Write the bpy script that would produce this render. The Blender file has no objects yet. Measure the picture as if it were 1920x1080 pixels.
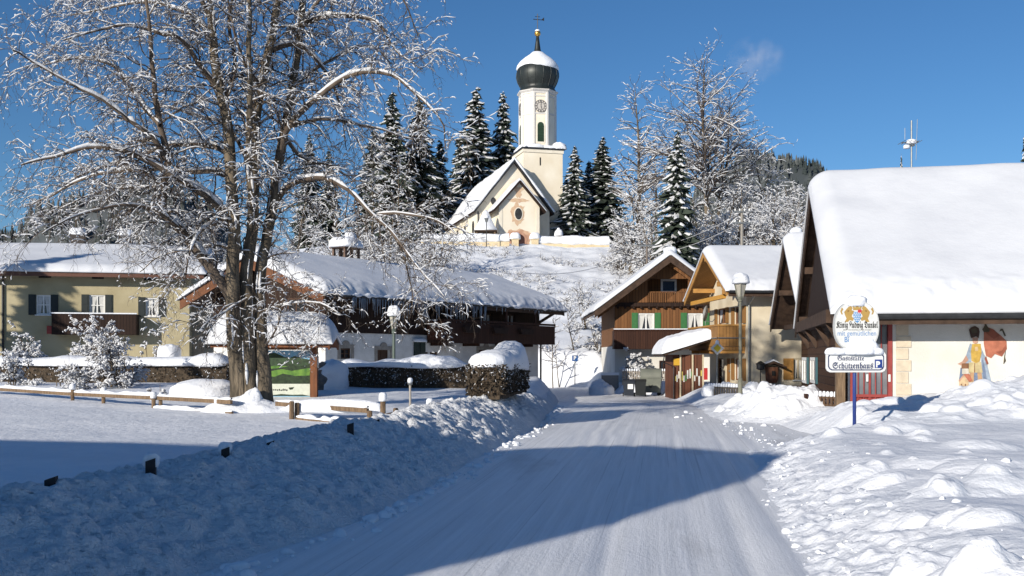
import bpy, math, random
import numpy as np
from mathutils import Vector, Matrix

SC = bpy.context.scene
COL = SC.collection
R = math.radians
FPX, HZ, ZC = 1900.0, 668.0, 1.7          # focal length and horizon row in photo pixels, eye height in metres


def P(px, py, Y):
    return Vector(((px - 960) * Y / FPX, Y, ZC + (HZ - py) * Y / FPX))


# ------------------------------------------------------------------ noise
def _hash(ix, iy, seed):
    n = (ix.astype(np.int64) * 374761393 + iy.astype(np.int64) * 668265263 + seed * 1442695041) & 0x7fffffff
    n = ((n ^ (n >> 13)) * 1274126177) & 0x7fffffff
    n = n ^ (n >> 16)
    return (n & 0xffff) / 65535.0


def vnoise(x, y, seed=0):
    x = np.asarray(x, float); y = np.asarray(y, float)
    ix = np.floor(x); iy = np.floor(y)
    fx = x - ix; fy = y - iy
    fx = fx * fx * (3 - 2 * fx); fy = fy * fy * (3 - 2 * fy)
    a = _hash(ix, iy, seed); b = _hash(ix + 1, iy, seed)
    c = _hash(ix, iy + 1, seed); d = _hash(ix + 1, iy + 1, seed)
    return (a * (1 - fx) + b * fx) * (1 - fy) + (c * (1 - fx) + d * fx) * fy * 1.0 - 0.5


def fbm(x, y, seed=0, oct=4, gain=0.5):
    v = 0; a = 1.0
    for k in range(oct):
        v = v + a * vnoise(x * 2 ** k + 13.7 * k, y * 2 ** k - 7.1 * k, seed + k)
        a *= gain
    return v


def sstep(a, b, x):
    t = np.clip((np.asarray(x, float) - a) / (b - a), 0, 1)
    return t * t * (3 - 2 * t)


# ------------------------------------------------------------------ materials
def mat(name, c1, c2=None, rough=0.7, scale=6.0, bump=0.0, bscale=None, stretch=(1, 1, 1), spec=0.3, metal=0.0, detail=6.0,
        ramp=(0.35, 0.65), sss=0.0, emit=None):
    m = bpy.data.materials.new(name); m.use_nodes = True
    nt = m.node_tree; b = nt.nodes['Principled BSDF']
    c2 = c2 or tuple(x * 0.8 for x in c1)
    tc = nt.nodes.new('ShaderNodeTexCoord'); mp = nt.nodes.new('ShaderNodeMapping')
    mp.inputs['Scale'].default_value = stretch
    nt.links.new(tc.outputs['Object'], mp.inputs[0])
    nz = nt.nodes.new('ShaderNodeTexNoise'); nz.inputs['Scale'].default_value = scale; nz.inputs['Detail'].default_value = detail
    nt.links.new(mp.outputs[0], nz.inputs['Vector'])
    cr = nt.nodes.new('ShaderNodeValToRGB')
    cr.color_ramp.elements[0].position = ramp[0]; cr.color_ramp.elements[1].position = ramp[1]
    cr.color_ramp.elements[0].color = (*c2, 1); cr.color_ramp.elements[1].color = (*c1, 1)
    nt.links.new(nz.outputs[0], cr.inputs[0]); nt.links.new(cr.outputs[0], b.inputs['Base Color'])
    b.inputs['Roughness'].default_value = rough; b.inputs['Metallic'].default_value = metal
    b.inputs['Specular IOR Level'].default_value = spec
    if bump:
        n2 = nt.nodes.new('ShaderNodeTexNoise'); n2.inputs['Scale'].default_value = bscale or scale * 3; n2.inputs['Detail'].default_value = 5
        nt.links.new(mp.outputs[0], n2.inputs['Vector'])
        bp = nt.nodes.new('ShaderNodeBump'); bp.inputs['Strength'].default_value = bump; bp.inputs['Distance'].default_value = 0.05
        nt.links.new(n2.outputs[0], bp.inputs['Height']); nt.links.new(bp.outputs[0], b.inputs['Normal'])
    return m


def planks(name, c1, c2, width=0.16, horiz=False, axis='X', rough=0.75):
    """boards: wave gaps + grain noise, running vertically (or horizontally)"""
    m = bpy.data.materials.new(name); m.use_nodes = True
    nt = m.node_tree; b = nt.nodes['Principled BSDF']
    tc = nt.nodes.new('ShaderNodeTexCoord'); sp = nt.nodes.new('ShaderNodeSeparateXYZ')
    nt.links.new(tc.outputs['Object'], sp.inputs[0])
    def mth(op, a, v=None, l=None):
        n = nt.nodes.new('ShaderNodeMath'); n.operation = op
        nt.links.new(a, n.inputs[0])
        if v is not None: n.inputs[1].default_value = v
        if l is not None: nt.links.new(l, n.inputs[1])
        return n.outputs[0]
    if horiz:
        co = sp.outputs['Z']
    else:
        co = mth('ADD', sp.outputs['X'], l=sp.outputs['Y'])
    q = mth('DIVIDE', co, width)
    fl = mth('FLOOR', q); fr = mth('FRACT', q)
    wn = nt.nodes.new('ShaderNodeTexWhiteNoise'); wn.noise_dimensions = '1D'; nt.links.new(fl, wn.inputs['W'])
    nz = nt.nodes.new('ShaderNodeTexNoise'); nz.inputs['Scale'].default_value = 3.0; nz.inputs['Detail'].default_value = 6
    mp = nt.nodes.new('ShaderNodeMapping'); mp.inputs['Scale'].default_value = (1, 1, 12) if horiz else (9, 9, 0.8)
    nt.links.new(tc.outputs['Object'], mp.inputs[0]); nt.links.new(mp.outputs[0], nz.inputs['Vector'])
    s1 = mth('MULTIPLY', wn.outputs['Value'], 0.5); s2 = mth('MULTIPLY', nz.outputs[0], 0.8)
    s = mth('ADD', s1, l=s2); s = mth('SUBTRACT', s, 0.15)
    mx = nt.nodes.new('ShaderNodeValToRGB')
    mx.color_ramp.elements[0].color = (*c2, 1); mx.color_ramp.elements[1].color = (*c1, 1)
    nt.links.new(s, mx.inputs[0])
    gap = mth('LESS_THAN', fr, 0.09)
    mk = nt.nodes.new('ShaderNodeMix'); mk.data_type = 'RGBA'
    nt.links.new(gap, mk.inputs[0]); nt.links.new(mx.outputs[0], mk.inputs[6]); mk.inputs[7].default_value = (c2[0] * .25, c2[1] * .25, c2[2] * .25, 1)
    nt.links.new(mk.outputs[2], b.inputs['Base Color'])
    b.inputs['Roughness'].default_value = rough; b.inputs['Specular IOR Level'].default_value = 0.2
    inv = mth('SUBTRACT', nz.outputs[0], l=gap)
    bp = nt.nodes.new('ShaderNodeBump'); bp.inputs['Strength'].default_value = 0.5; bp.inputs['Distance'].default_value = 0.02
    nt.links.new(inv, bp.inputs['Height']); nt.links.new(bp.outputs[0], b.inputs['Normal'])
    return m


def snowmat(name, c=(0.80, 0.82, 0.86), lo=(0.72, 0.75, 0.80), s1=1.2, s2=22.0, b1=0.35, b2=0.35, dirt=0.0, d1=0.12, d2=0.02):
    m = bpy.data.materials.new(name); m.use_nodes = True
    nt = m.node_tree; b = nt.nodes['Principled BSDF']
    tc = nt.nodes.new('ShaderNodeTexCoord')
    def nz(sc, det=6.0, ro=0.6):
        n = nt.nodes.new('ShaderNodeTexNoise'); n.inputs['Scale'].default_value = sc; n.inputs['Detail'].default_value = det
        n.inputs['Roughness'].default_value = ro
        nt.links.new(tc.outputs['Object'], n.inputs['Vector']); return n.outputs[0]
    a, f, g = nz(s1), nz(s2), nz(s1 * 5)
    cr = nt.nodes.new('ShaderNodeValToRGB')
    cr.color_ramp.elements[0].position = .35; cr.color_ramp.elements[1].position = .62
    cr.color_ramp.elements[0].color = (*lo, 1); cr.color_ramp.elements[1].color = (*c, 1)
    nt.links.new(a, cr.inputs[0]); out = cr.outputs[0]
    if dirt:
        c2 = nt.nodes.new('ShaderNodeValToRGB')
        c2.color_ramp.elements[0].position = .60; c2.color_ramp.elements[1].position = .74
        c2.color_ramp.elements[0].color = (0, 0, 0, 1); c2.color_ramp.elements[1].color = (dirt, dirt, dirt, 1)
        nt.links.new(nz(9.0, 8, .7), c2.inputs[0])
        mk = nt.nodes.new('ShaderNodeMix'); mk.data_type = 'RGBA'
        nt.links.new(c2.outputs[0], mk.inputs[0]); nt.links.new(out, mk.inputs[6]); mk.inputs[7].default_value = (.20, .18, .16, 1)
        out = mk.outputs[2]
    nt.links.new(out, b.inputs['Base Color'])
    b.inputs['Roughness'].default_value = 0.65; b.inputs['Specular IOR Level'].default_value = 0.25
    bp = nt.nodes.new('ShaderNodeBump'); bp.inputs['Strength'].default_value = b1; bp.inputs['Distance'].default_value = d1
    nt.links.new(g, bp.inputs['Height'])
    bq = nt.nodes.new('ShaderNodeBump'); bq.inputs['Strength'].default_value = b2; bq.inputs['Distance'].default_value = d2
    nt.links.new(f, bq.inputs['Height']); nt.links.new(bp.outputs[0], bq.inputs['Normal'])
    nt.links.new(bq.outputs[0], b.inputs['Normal'])
    return m


def flat(name, c, rough=0.6, metal=0.0, spec=0.3):
    return mat(name, c, tuple(x * 0.88 for x in c), rough=rough, metal=metal, spec=spec, scale=9.0)


# ------------------------------------------------------------------ mesh builder
class MB:
    def __init__(self, xf=None):
        self.V = []; self.F = []; self.M = []; self.xf = xf; self.m = 0

    def add(self, pts, faces, m=None):
        o = len(self.V)
        if self.xf is not None:
            pts = [self.xf @ Vector(p) for p in pts]
        self.V.extend([tuple(p) for p in pts])
        for f in faces:
            self.F.append(tuple(i + o for i in f)); self.M.append(self.m if m is None else m)
        return self

    def quad(self, a, b, c, d, m=None):
        return self.add([a, b, c, d], [(0, 1, 2, 3)], m)

    def box(self, x0, x1, y0, y1, z0, z1, m=None):
        p = [(x0, y0, z0), (x1, y0, z0), (x1, y1, z0), (x0, y1, z0), (x0, y0, z1), (x1, y0, z1), (x1, y1, z1), (x0, y1, z1)]
        return self.add(p, [(3, 2, 1, 0), (4, 5, 6, 7), (0, 1, 5, 4), (1, 2, 6, 5), (2, 3, 7, 6), (3, 0, 4, 7)], m)

    def beam(self, a, b, w, h, up=(0, 0, 1), m=None):
        a = Vector(a); b = Vector(b); t = (b - a).normalized(); u = Vector(up)
        s = t.cross(u)
        if s.length < 1e-5: s = t.cross(Vector((1, 0, 0)))
        s.normalize(); u = s.cross(t).normalized()
        s = s * w / 2; u = u * h / 2
        p = [a - s - u, a + s - u, a + s + u, a - s + u, b - s - u, b + s - u, b + s + u, b - s + u]
        return self.add(p, [(3, 2, 1, 0), (4, 5, 6, 7), (0, 1, 5, 4), (1, 2, 6, 5), (2, 3, 7, 6), (3, 0, 4, 7)], m)

    def prism(self, poly, axis, d0, d1, m=None):
        """extrude a 2D polygon: axis 'y' -> poly in (x,z); 'x' -> (y,z); 'z' -> (x,y)"""
        def mk(q, d):
            return {'y': (q[0], d, q[1]), 'x': (d, q[0], q[1]), 'z': (q[0], q[1], d)}[axis]
        n = len(poly)
        p = [mk(q, d0) for q in poly] + [mk(q, d1) for q in poly]
        f = [tuple(range(n)), tuple(range(2 * n - 1, n - 1, -1))]
        f += [(i, n + i, n + (i + 1) % n, (i + 1) % n) for i in range(n)]
        return self.add(p, f, m)

    def lathe(self, prof, n=16, c=(0, 0, 0), m=None, ph=0.0, sx=1, sy=1):
        p = []
        for (r, z) in prof:
            for k in range(n):
                a = 2 * math.pi * k / n + ph
                p.append((c[0] + r * math.cos(a) * sx, c[1] + r * math.sin(a) * sy, c[2] + z))
        f = []
        for j in range(len(prof) - 1):
            for k in range(n):
                f.append((j * n + k, j * n + (k + 1) % n, (j + 1) * n + (k + 1) % n, (j + 1) * n + k))
        f.append(tuple(reversed(range(n)))); f.append(tuple(range((len(prof) - 1) * n, len(prof) * n)))
        return self.add(p, f, m)

    def tube(self, pts, rad, n=6, m=None):
        T = Tubes(); T.add(np.array([tuple(p) for p in pts], float), np.array(rad if hasattr(rad, '__len__') else [rad] * len(pts), float), n)
        V = np.concatenate(T.V); F = T.F
        return self.add([Vector(v) for v in V], F, m)

    def build(self, name, mats, parent=None, smooth=False, loc=None, recalc=True):
        me = bpy.data.meshes.new(name)
        me.from_pydata(self.V, [], self.F)
        if not isinstance(mats, (list, tuple)): mats = [mats]
        for mm in mats: me.materials.append(mm)
        if len(mats) > 1: me.polygons.foreach_set('material_index', self.M)
        if smooth: me.polygons.foreach_set('use_smooth', [True] * len(self.F))
        me.update()
        if recalc and len(self.F) < 60000:
            import bmesh
            bm = bmesh.new(); bm.from_mesh(me); bmesh.ops.recalc_face_normals(bm, faces=bm.faces[:]); bm.to_mesh(me); bm.free()
        return link(name, me, parent, loc)


def link(name, me, parent=None, loc=None):
    o = bpy.data.objects.new(name, me); COL.objects.link(o)
    if parent is not None: o.parent = parent
    if loc is not None: o.location = loc
    return o


def npmesh(name, V, F, mats, parent=None, smooth=True, mi=None):
    """V (n,3) array, F list/array of quads or tris of constant width"""
    V = np.asarray(V, np.float32); F = np.asarray(F, np.int32)
    me = bpy.data.meshes.new(name)
    me.vertices.add(len(V)); me.vertices.foreach_set('co', V.ravel())
    k = F.shape[1]
    me.loops.add(F.size); me.loops.foreach_set('vertex_index', F.ravel())
    me.polygons.add(len(F)); me.polygons.foreach_set('loop_start', np.arange(0, F.size, k, dtype=np.int32))
    if not isinstance(mats, (list, tuple)): mats = [mats]
    for m in mats: me.materials.append(m)
    if mi is not None: me.polygons.foreach_set('material_index', np.asarray(mi, np.int32))
    me.polygons.foreach_set('use_smooth', np.full(len(F), smooth))
    me.update(calc_edges=True); me.validate()
    return link(name, me, parent)


def tag(o, label=None, cat=None, group=None, kind=None):
    if label: o['label'] = label
    if cat: o['category'] = cat
    if group: o['group'] = group
    if kind: o['kind'] = kind
    return o


def thing(name, label, cat, loc=(0, 0, 0), rz=0.0, group=None):
    o = bpy.data.objects.new(name, None); COL.objects.link(o)
    o.empty_display_size = 0.2
    o.location = loc; o.rotation_euler = (0, 0, rz)
    return tag(o, label, cat, group)


def copy_tree(o, parent=None):
    c = o.copy(); COL.objects.link(c)
    if parent is not None: c.parent = parent
    for ch in [x for x in COL.objects if x.parent == o]:
        copy_tree(ch, c)
    return c


# ------------------------------------------------------------------ tubes for branches
class Tubes:
    def __init__(self):
        self.V = []; self.F = []; self.n = 0

    def add(self, pts, rad, n=4, squash=1.0):
        k = len(pts)
        t = np.empty_like(pts); t[1:-1] = pts[2:] - pts[:-2]; t[0] = pts[1] - pts[0]; t[-1] = pts[-1] - pts[-2]
        t /= (np.linalg.norm(t, axis=1, keepdims=True) + 1e-9)
        mt = t.mean(0)
        ref = np.array([0, 0, 1.0]) if abs(mt[2]) < 0.85 * np.linalg.norm(mt) else np.array([1.0, 0, 0])
        s = np.cross(t, ref); s /= (np.linalg.norm(s, axis=1, keepdims=True) + 1e-9)
        u = np.cross(s, t)
        a = np.arange(n) * 2 * np.pi / n
        ring = pts[:, None, :] + rad[:, None, None] * (np.cos(a)[None, :, None] * s[:, None, :] + squash * np.sin(a)[None, :, None] * u[:, None, :])
        self.V.append(ring.reshape(-1, 3))
        o = self.n
        for j in range(k - 1):
            b0 = o + j * n; b1 = b0 + n
            for i in range(n):
                i2 = (i + 1) % n
                self.F.append((b0 + i, b0 + i2, b1 + i2, b1 + i))
        if n == 4:
            self.F.append((o + 3, o + 2, o + 1, o)); e = o + (k - 1) * n; self.F.append((e, e + 1, e + 2, e + 3))
        self.n += k * n

    def build(self, name, m, parent=None, smooth=True):
        if not self.V: return None
        return npmesh(name, np.concatenate(self.V), self.F, m, parent, smooth)


# ------------------------------------------------------------------ facade coordinates
class Fac:
    """vertical wall plane through O=(x,y) running at angle ang; turns photo pixels into (u, z)"""
    def __init__(self, O, ang, z0=0.0):
        self.O = O; self.d = (math.cos(ang), math.sin(ang)); self.z0 = z0

    def uz(self, px, py):
        k = (px - 960) / FPX
        u = (k * self.O[1] - self.O[0]) / (self.d[0] - k * self.d[1])
        Y = self.O[1] + u * self.d[1]
        return u, ZC + (HZ - py) * Y / FPX - self.z0

    def rect(self, x0, x1, y0, y1):
        u0, za = self.uz(x0, (y0 + y1) / 2); u1, zb = self.uz(x1, (y0 + y1) / 2)
        xm = (x0 + x1) / 2
        _, zt = self.uz(xm, y0); _, zl = self.uz(xm, y1)
        return (u0, u1, zl, zt)


class Wall:
    """local wall plane: point = o + r*u + n*d + z"""
    def __init__(self, o=(0, 0), r=(1, 0), n=(0, -1)):
        self.o = o; self.r = r; self.n = n

    def pt(self, u, z, d=0.0):
        return (self.o[0] + self.r[0] * u + self.n[0] * d, self.o[1] + self.r[1] * u + self.n[1] * d, z)

    def box(self, mb, u0, u1, z0, z1, d0, d1, m=None):
        p = [self.pt(u0, z0, d1), self.pt(u1, z0, d1), self.pt(u1, z0, d0), self.pt(u0, z0, d0),
             self.pt(u0, z1, d1), self.pt(u1, z1, d1), self.pt(u1, z1, d0), self.pt(u0, z1, d0)]
        mb.add(p, [(3, 2, 1, 0), (4, 5, 6, 7), (0, 1, 5, 4), (1, 2, 6, 5), (2, 3, 7, 6), (3, 0, 4, 7)], m)

    def holes(self, mb, u0, u1, z0, z1, rects, depth=0.16, m=None):
        us = sorted({u0, u1, *[min(max(v, u0), u1) for r in rects for v in r[:2]]})
        zs = sorted({z0, z1, *[min(max(v, z0), z1) for r in rects for v in r[2:]]})
        for a, b in zip(us, us[1:]):
            for c, d in zip(zs, zs[1:]):
                cu, cz = (a + b) / 2, (c + d) / 2
                if any(r[0] < cu < r[1] and r[2] < cz < r[3] for r in rects): continue
                mb.quad(self.pt(a, c), self.pt(b, c), self.pt(b, d), self.pt(a, d), m)
        for r in rects:
            a, b, c, d = r
            mb.quad(self.pt(a, c), self.pt(b, c), self.pt(b, c, -depth), self.pt(a, c, -depth), m)
            mb.quad(self.pt(a, d), self.pt(b, d), self.pt(b, d, -depth), self.pt(a, d, -depth), m)
            mb.quad(self.pt(a, c), self.pt(a, d), self.pt(a, d, -depth), self.pt(a, c, -depth), m)
            mb.quad(self.pt(b, c), self.pt(b, d), self.pt(b, d, -depth), self.pt(b, c, -depth), m)


def window(parent, W, rect, fm, name='window', t=0.06, mull=1, cross=0, curtain=None, pm=None, sill=None, depth=0.12, label=None):
    u0, u1, z0, z1 = rect
    mb = MB()
    a, b = -depth, -depth + 0.07
    W.box(mb, u0, u1, z1 - t, z1, a, b); W.box(mb, u0, u1, z0, z0 + t, a, b)
    W.box(mb, u0, u0 + t, z0 + t, z1 - t, a, b); W.box(mb, u1 - t, u1, z0 + t, z1 - t, a, b)
    for k in range(mull):
        c = u0 + (u1 - u0) * (k + 1) / (mull + 1); W.box(mb, c - t / 2, c + t / 2, z0 + t, z1 - t, a, b - .004)
    for k in range(cross):
        c = z0 + (z1 - z0) * (k + 1) / (cross + 1); W.box(mb, u0 + t, u1 - t, c - t / 3, c + t / 3, a, b - .008)
    w = mb.build(name, fm, parent)
    if label: w['label'] = label
    p = MB()
    W.box(p, u0 + t * .5, u1 - t * .5, z0 + t * .5, z1 - t * .5, a - .02, a + .012)
    if curtain:
        h = z1 - z0; wd = u1 - u0
        for s in (0, 1):
            x0 = u0 + t if s == 0 else u1 - t; k = 1 if s == 0 else -1
            for j in range(mull + 1):
                pass
            q = [W.pt(x0, z0 + t, a + .014), W.pt(x0 + k * wd * .17, z0 + t, a + .014), W.pt(x0 + k * wd * .36, z1 - t, a + .014), W.pt(x0, z1 - t, a + .014)]
            p.add(q, [(0, 1, 2, 3)], 1)
    p.build('pane', [pm or GLASS, curtain or GLASS], w)
    if sill:
        s = MB(); W.box(s, u0 - .06, u1 + .06, z0 - .06, z0, .0, .09); s.build('sill', sill, w)
    return w


def shutters(parent, W, rect, m, w=0.42, name='shutter'):
    u0, u1, z0, z1 = rect
    for s in (0, 1):
        a = u0 - w if s == 0 else u1
        mb = MB(); W.box(mb, a + .01, a + w - .01, z0 - .02, z1 + .02, .015, .05)
        for k in range(2):
            za = z0 + (z1 - z0) * (.06 + .48 * k); zb = za + (z1 - z0) * .40
            W.box(mb, a + .07, a + w - .07, za, zb, .05, .062)
        mb.build(name, m, parent)


# ------------------------------------------------------------------ snow shapes
def roof_snow(parent, xf, x0, x1, yc, df, db, zr, ze_f, ze_b, T, seed, name='snow', m=None, nx=120, ns=90, rnd=.45, lump=.05, over=.12, hip=0.0):
    """rounded snow blanket over a gable roof with its ridge along x"""
    def edge(n, w):
        t = np.linspace(-1, 1, n); return np.sign(t) * (1 - (1 - np.abs(t)) ** w)
    xs = (edge(nx, 1.7) + 1) / 2
    ss = edge(ns, 1.6)
    X, S = np.meshgrid(xs, ss, indexing='ij')
    L = x1 - x0
    Yl = np.where(S < 0, S * df, S * db)
    ze = np.where(S < 0, ze_f, ze_b)
    a = np.abs(S); aa = np.sqrt(a * a + .012) - .11 * np.exp(-a * 6)
    base = zr - (zr - ze) * a
    soft = zr - (zr - ze) * aa
    ex = np.minimum(X, 1 - X) * L
    sl = np.hypot(np.where(S < 0, df, db), zr - ze)
    es = (1 - a) * sl
    def rr(e, r):
        q = np.clip(e / r, 0, 1); return np.sqrt(np.maximum(0, 1 - (1 - q) ** 2))
    n1 = fbm(X * L * .3, S * sl * .3, seed, 3); n2 = fbm(X * L * 5, S * sl * 5, seed + 9, 2)
    th = T * (1 + .22 * n1) * rr(es, rnd) * rr(ex, rnd * .8)
    th = th + lump * n2 * np.exp(-es / .35) * (es > .02)
    wob = .10 * fbm(X * L * 1.6, S * 0 + seed, seed + 3, 3)
    Xl = x0 + X * L
    outx = np.where(X < .5, -1, 1) * np.exp(-ex / .15) * over
    outy = np.where(S < 0, -1, 1) * np.exp(-es / .2) * (over + wob)
    Z = np.where(th > .3 * T, np.maximum(soft, base), base) + th
    V = np.stack([Xl + outx, yc + Yl + outy, Z], -1)
    # skirt ring and underside
    idx = np.arange(nx * ns).reshape(nx, ns)
    V = V.reshape(-1, 3)
    F = [np.stack([idx[:-1, :-1], idx[1:, :-1], idx[1:, 1:], idx[:-1, 1:]], -1).reshape(-1, 4)]
    bot = np.stack([Xl + outx * .2, yc + Yl + outy * .2, base + .004], -1).reshape(-1, 3)
    o = nx * ns
    ring = np.concatenate([idx[:, 0], idx[-1, 1:], idx[-2::-1, -1], idx[0, -2:0:-1]])
    nxt = np.roll(ring, -1)
    F.append(np.stack([ring, ring + o, nxt + o, nxt], -1))
    F = np.concatenate(F)
    V = np.concatenate([V, bot])
    if xf is not None:
        Mx = np.array(xf); V = V @ Mx[:3, :3].T + Mx[:3, 3]
    return npmesh(name, V, F, m or SNOW_ROOF, parent, True)


def snow_dome(mb, c, rx, ry, h, seed=0, n=26, k=14, wob=.10, power=2.6, drop=.06, m=None, rz=0.0):
    """rounded cap of snow: superellipse plan, domed top, small under-lip"""
    seed = int(seed)
    pts = []; ca, sa = math.cos(rz), math.sin(rz)
    rows = [(1.0 - .06, -drop), (1.03, -drop * .3)]
    for j in range(k):
        a = (j + .6) / k * math.pi / 2
        rows.append((math.cos(a) ** .55, math.sin(a) ** .9))
    for (r, z) in rows:
        for i in range(n):
            t = 2 * math.pi * i / n
            cx = abs(math.cos(t)) ** (2 / power) * (1 if math.cos(t) > 0 else -1)
            sy = abs(math.sin(t)) ** (2 / power) * (1 if math.sin(t) > 0 else -1)
            w = 1 + wob * float(fbm(np.array([cx * 1.7 + seed * 3.1]), np.array([sy * 1.7 + z * 2.0]), seed, 3)[0]) * 1.6
            zz = z * h * (1 + wob * .8 * float(fbm(np.array([r * cx * 2.2]), np.array([r * sy * 2.2 + seed]), seed + 5, 3)[0]) * 2) if z > 0 else z
            x, y = r * rx * cx * w, r * ry * sy * w
            pts.append((c[0] + x * ca - y * sa, c[1] + x * sa + y * ca, c[2] + zz))
    nr = len(rows); f = []
    for j in range(nr - 1):
        for i in range(n):
            f.append((j * n + i, j * n + (i + 1) % n, (j + 1) * n + (i + 1) % n, (j + 1) * n + i))
    f.append(tuple(range((nr - 1) * n, nr * n))); f.append(tuple(reversed(range(n))))
    mb.add(pts, f, m)


def text_mb(mb, s, W, u, z, h, d, m=None, align='CENTER', width=None, bold=0.0, shear=0.0):
    cu = bpy.data.curves.new('text', 'FONT'); cu.body = s; cu.align_x = align; cu.size = 1.0; cu.offset = bold; cu.shear = shear
    cu.resolution_u = 3
    o = bpy.data.objects.new('text', cu); COL.objects.link(o)
    dg = bpy.context.evaluated_depsgraph_get(); dg.update()
    me = bpy.data.meshes.new_from_object(o.evaluated_get(dg))
    vs = [v.co.copy() for v in me.vertices]; fs = [tuple(p.vertices) for p in me.polygons]
    bpy.data.objects.remove(o); bpy.data.curves.remove(cu); bpy.data.meshes.remove(me)
    if not vs: return
    x0 = min(v.x for v in vs); x1 = max(v.x for v in vs); y1 = max(v.y for v in vs)
    sx = h if width is None else width / (x1 - x0)
    off = (x0 + x1) / 2 if align == 'CENTER' else x0
    mb.add([W.pt(u + (v.x - off) * sx, z + v.y * h, d) for v in vs], fs, m)


def clean(me_o):
    return me_o
# ================================================================== camera, light
SUN_AZ = (0.602, 0.799)                       # direction the light travels over the ground
EL = R(18.5)
cam = bpy.data.cameras.new('camera'); co = bpy.data.objects.new('camera', cam); COL.objects.link(co)
co.location = (0, 0, ZC); co.rotation_euler = (R(90), 0, 0)
cam.sensor_width = 36; cam.lens = 36 * FPX / 1920; cam.shift_y = (HZ - 540) / 1920
cam.clip_end = 5000; cam.clip_start = 0.05
SC.camera = co
SC.view_settings.view_transform = 'Standard'; SC.view_settings.look = 'None'
SC.view_settings.exposure = 0.30; SC.view_settings.gamma = 1.0
w = bpy.data.worlds.new('World'); SC.world = w; w.use_nodes = True
nt = w.node_tree
sky = nt.nodes.new('ShaderNodeTexSky'); sky.sky_type = 'NISHITA'; sky.sun_disc = False
sky.sun_elevation = EL; sky.sun_rotation = math.atan2(-SUN_AZ[0], -SUN_AZ[1]) % (2 * math.pi)
sky.altitude = 900; sky.air_density = 1.0; sky.dust_density = 0.25; sky.ozone_density = 5.0
hs = nt.nodes.new('ShaderNodeHueSaturation'); hs.inputs['Saturation'].default_value = 1.10; nt.links.new(sky.outputs[0], hs.inputs['Color'])
nt.links.new(hs.outputs[0], nt.nodes['Background'].inputs[0]); nt.nodes['Background'].inputs[1].default_value = 0.083
sl = bpy.data.lights.new('sun', 'SUN'); so = bpy.data.objects.new('sun', sl); COL.objects.link(so)
sl.energy = 4.5; sl.angle = R(0.55); sl.color = (1.0, 0.92, 0.80)
so.rotation_euler = Vector((SUN_AZ[0] * math.cos(EL), SUN_AZ[1] * math.cos(EL), -math.sin(EL))).to_track_quat('-Z', 'Y').to_euler()
so.location = (-20, -20, 30)

# ================================================================== materials
SNOW = snowmat('snow')
SNOW_ROAD = None
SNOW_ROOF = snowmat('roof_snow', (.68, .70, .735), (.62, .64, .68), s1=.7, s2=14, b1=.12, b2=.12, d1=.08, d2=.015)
SNOW_DIRTY = snowmat('snow_ploughed', (0.84, 0.85, 0.87), (0.74, 0.76, 0.79), s1=2.2, s2=17, b1=.8, b2=.9, dirt=.22, d1=.12, d2=.05)
SNOW_TREE = snowmat('snow_on_branches', (.70, .71, .73), (.60, .61, .63), s1=3, b1=.2, b2=.2)
GLASS = mat('window_glass', (.03, .035, .045), (.015, .018, .022), rough=.08, spec=.6, scale=1.5)
CURTAIN = mat('curtain_cloth', (.62, .62, .60), (.5, .5, .48), rough=.9, scale=14, stretch=(3, 3, .5))
BARK = mat('bark', (.185, .148, .105), (.060, .050, .037), rough=.95, scale=5, bump=.9, bscale=11, stretch=(1.6, 1.6, .35))
TWIG = mat('twig_bark', (.135, .105, .080), (.08, .06, .046), rough=.95, scale=4)
TWIG_FAR = mat('far_twig_bark', (.11, .085, .07), (.06, .048, .04), rough=.95, scale=2)
NEEDLE = mat('spruce_needles', (.048, .062, .046), (.020, .030, .022), rough=.9, scale=1.5)
WHITEWALL = mat('white_render', (.69, .68, .64), (.59, .57, .52), rough=.9, scale=.9, bump=.25, bscale=30)
GREYWALL = mat('rough_white_render', (.72, .71, .68), (.60, .59, .56), rough=.95, scale=2.2, bump=.4, bscale=14)
CREAM = mat('cream_render', (.66, .59, .45), (.52, .45, .33), rough=.9, scale=.8, bump=.2, bscale=24)
YELLOW = mat('yellow_render', (.45, .395, .255), (.36, .31, .19), rough=.9, scale=.7, bump=.2, bscale=24)
CHURCH = mat('church_render', (.80, .74, .62), (.71, .63, .49), rough=.9, scale=.35, bump=.15, bscale=8)
CHURCH_TRIM = mat('church_trim', (.76, .71, .60), (.68, .62, .51), rough=.9, scale=.8)
DARKWOOD = planks('dark_boards', (.040, .022, .015), (.018, .010, .008), .17)
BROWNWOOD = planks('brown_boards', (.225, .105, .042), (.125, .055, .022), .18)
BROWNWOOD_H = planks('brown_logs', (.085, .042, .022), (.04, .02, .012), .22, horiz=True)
BALCWOOD = planks('balcony_boards', (.060, .026, .016), (.03, .013, .009), .14)
GOLDWOOD = planks('golden_boards', (.36, .19, .065), (.22, .11, .035), .16)
SUNLITWOOD = planks('sunlit_boards', (.13, .052, .030), (.075, .028, .018), .15)
BEAM = mat('roof_timber', (.075, .045, .03), (.04, .024, .016), rough=.8, scale=4, bump=.3, stretch=(1, 1, 1))
GOLDBEAM = mat('golden_timber', (.42, .22, .06), (.32, .16, .045), rough=.7, scale=4)
POSTWOOD = mat('weathered_wood', (.22, .15, .09), (.12, .08, .05), rough=.9, scale=6, bump=.5, stretch=(4, 4, .6))
DARKMETAL = mat('dark_metal', (.04, .042, .045), (.025, .026, .028), rough=.5, metal=.4, spec=.5)
GREYMETAL = mat('grey_metal', (.25, .26, .26), (.18, .19, .19), rough=.45, metal=.6)
GREENPOLE = mat('green_grey_paint', (.11, .14, .12), (.08, .105, .09), rough=.5)
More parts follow.
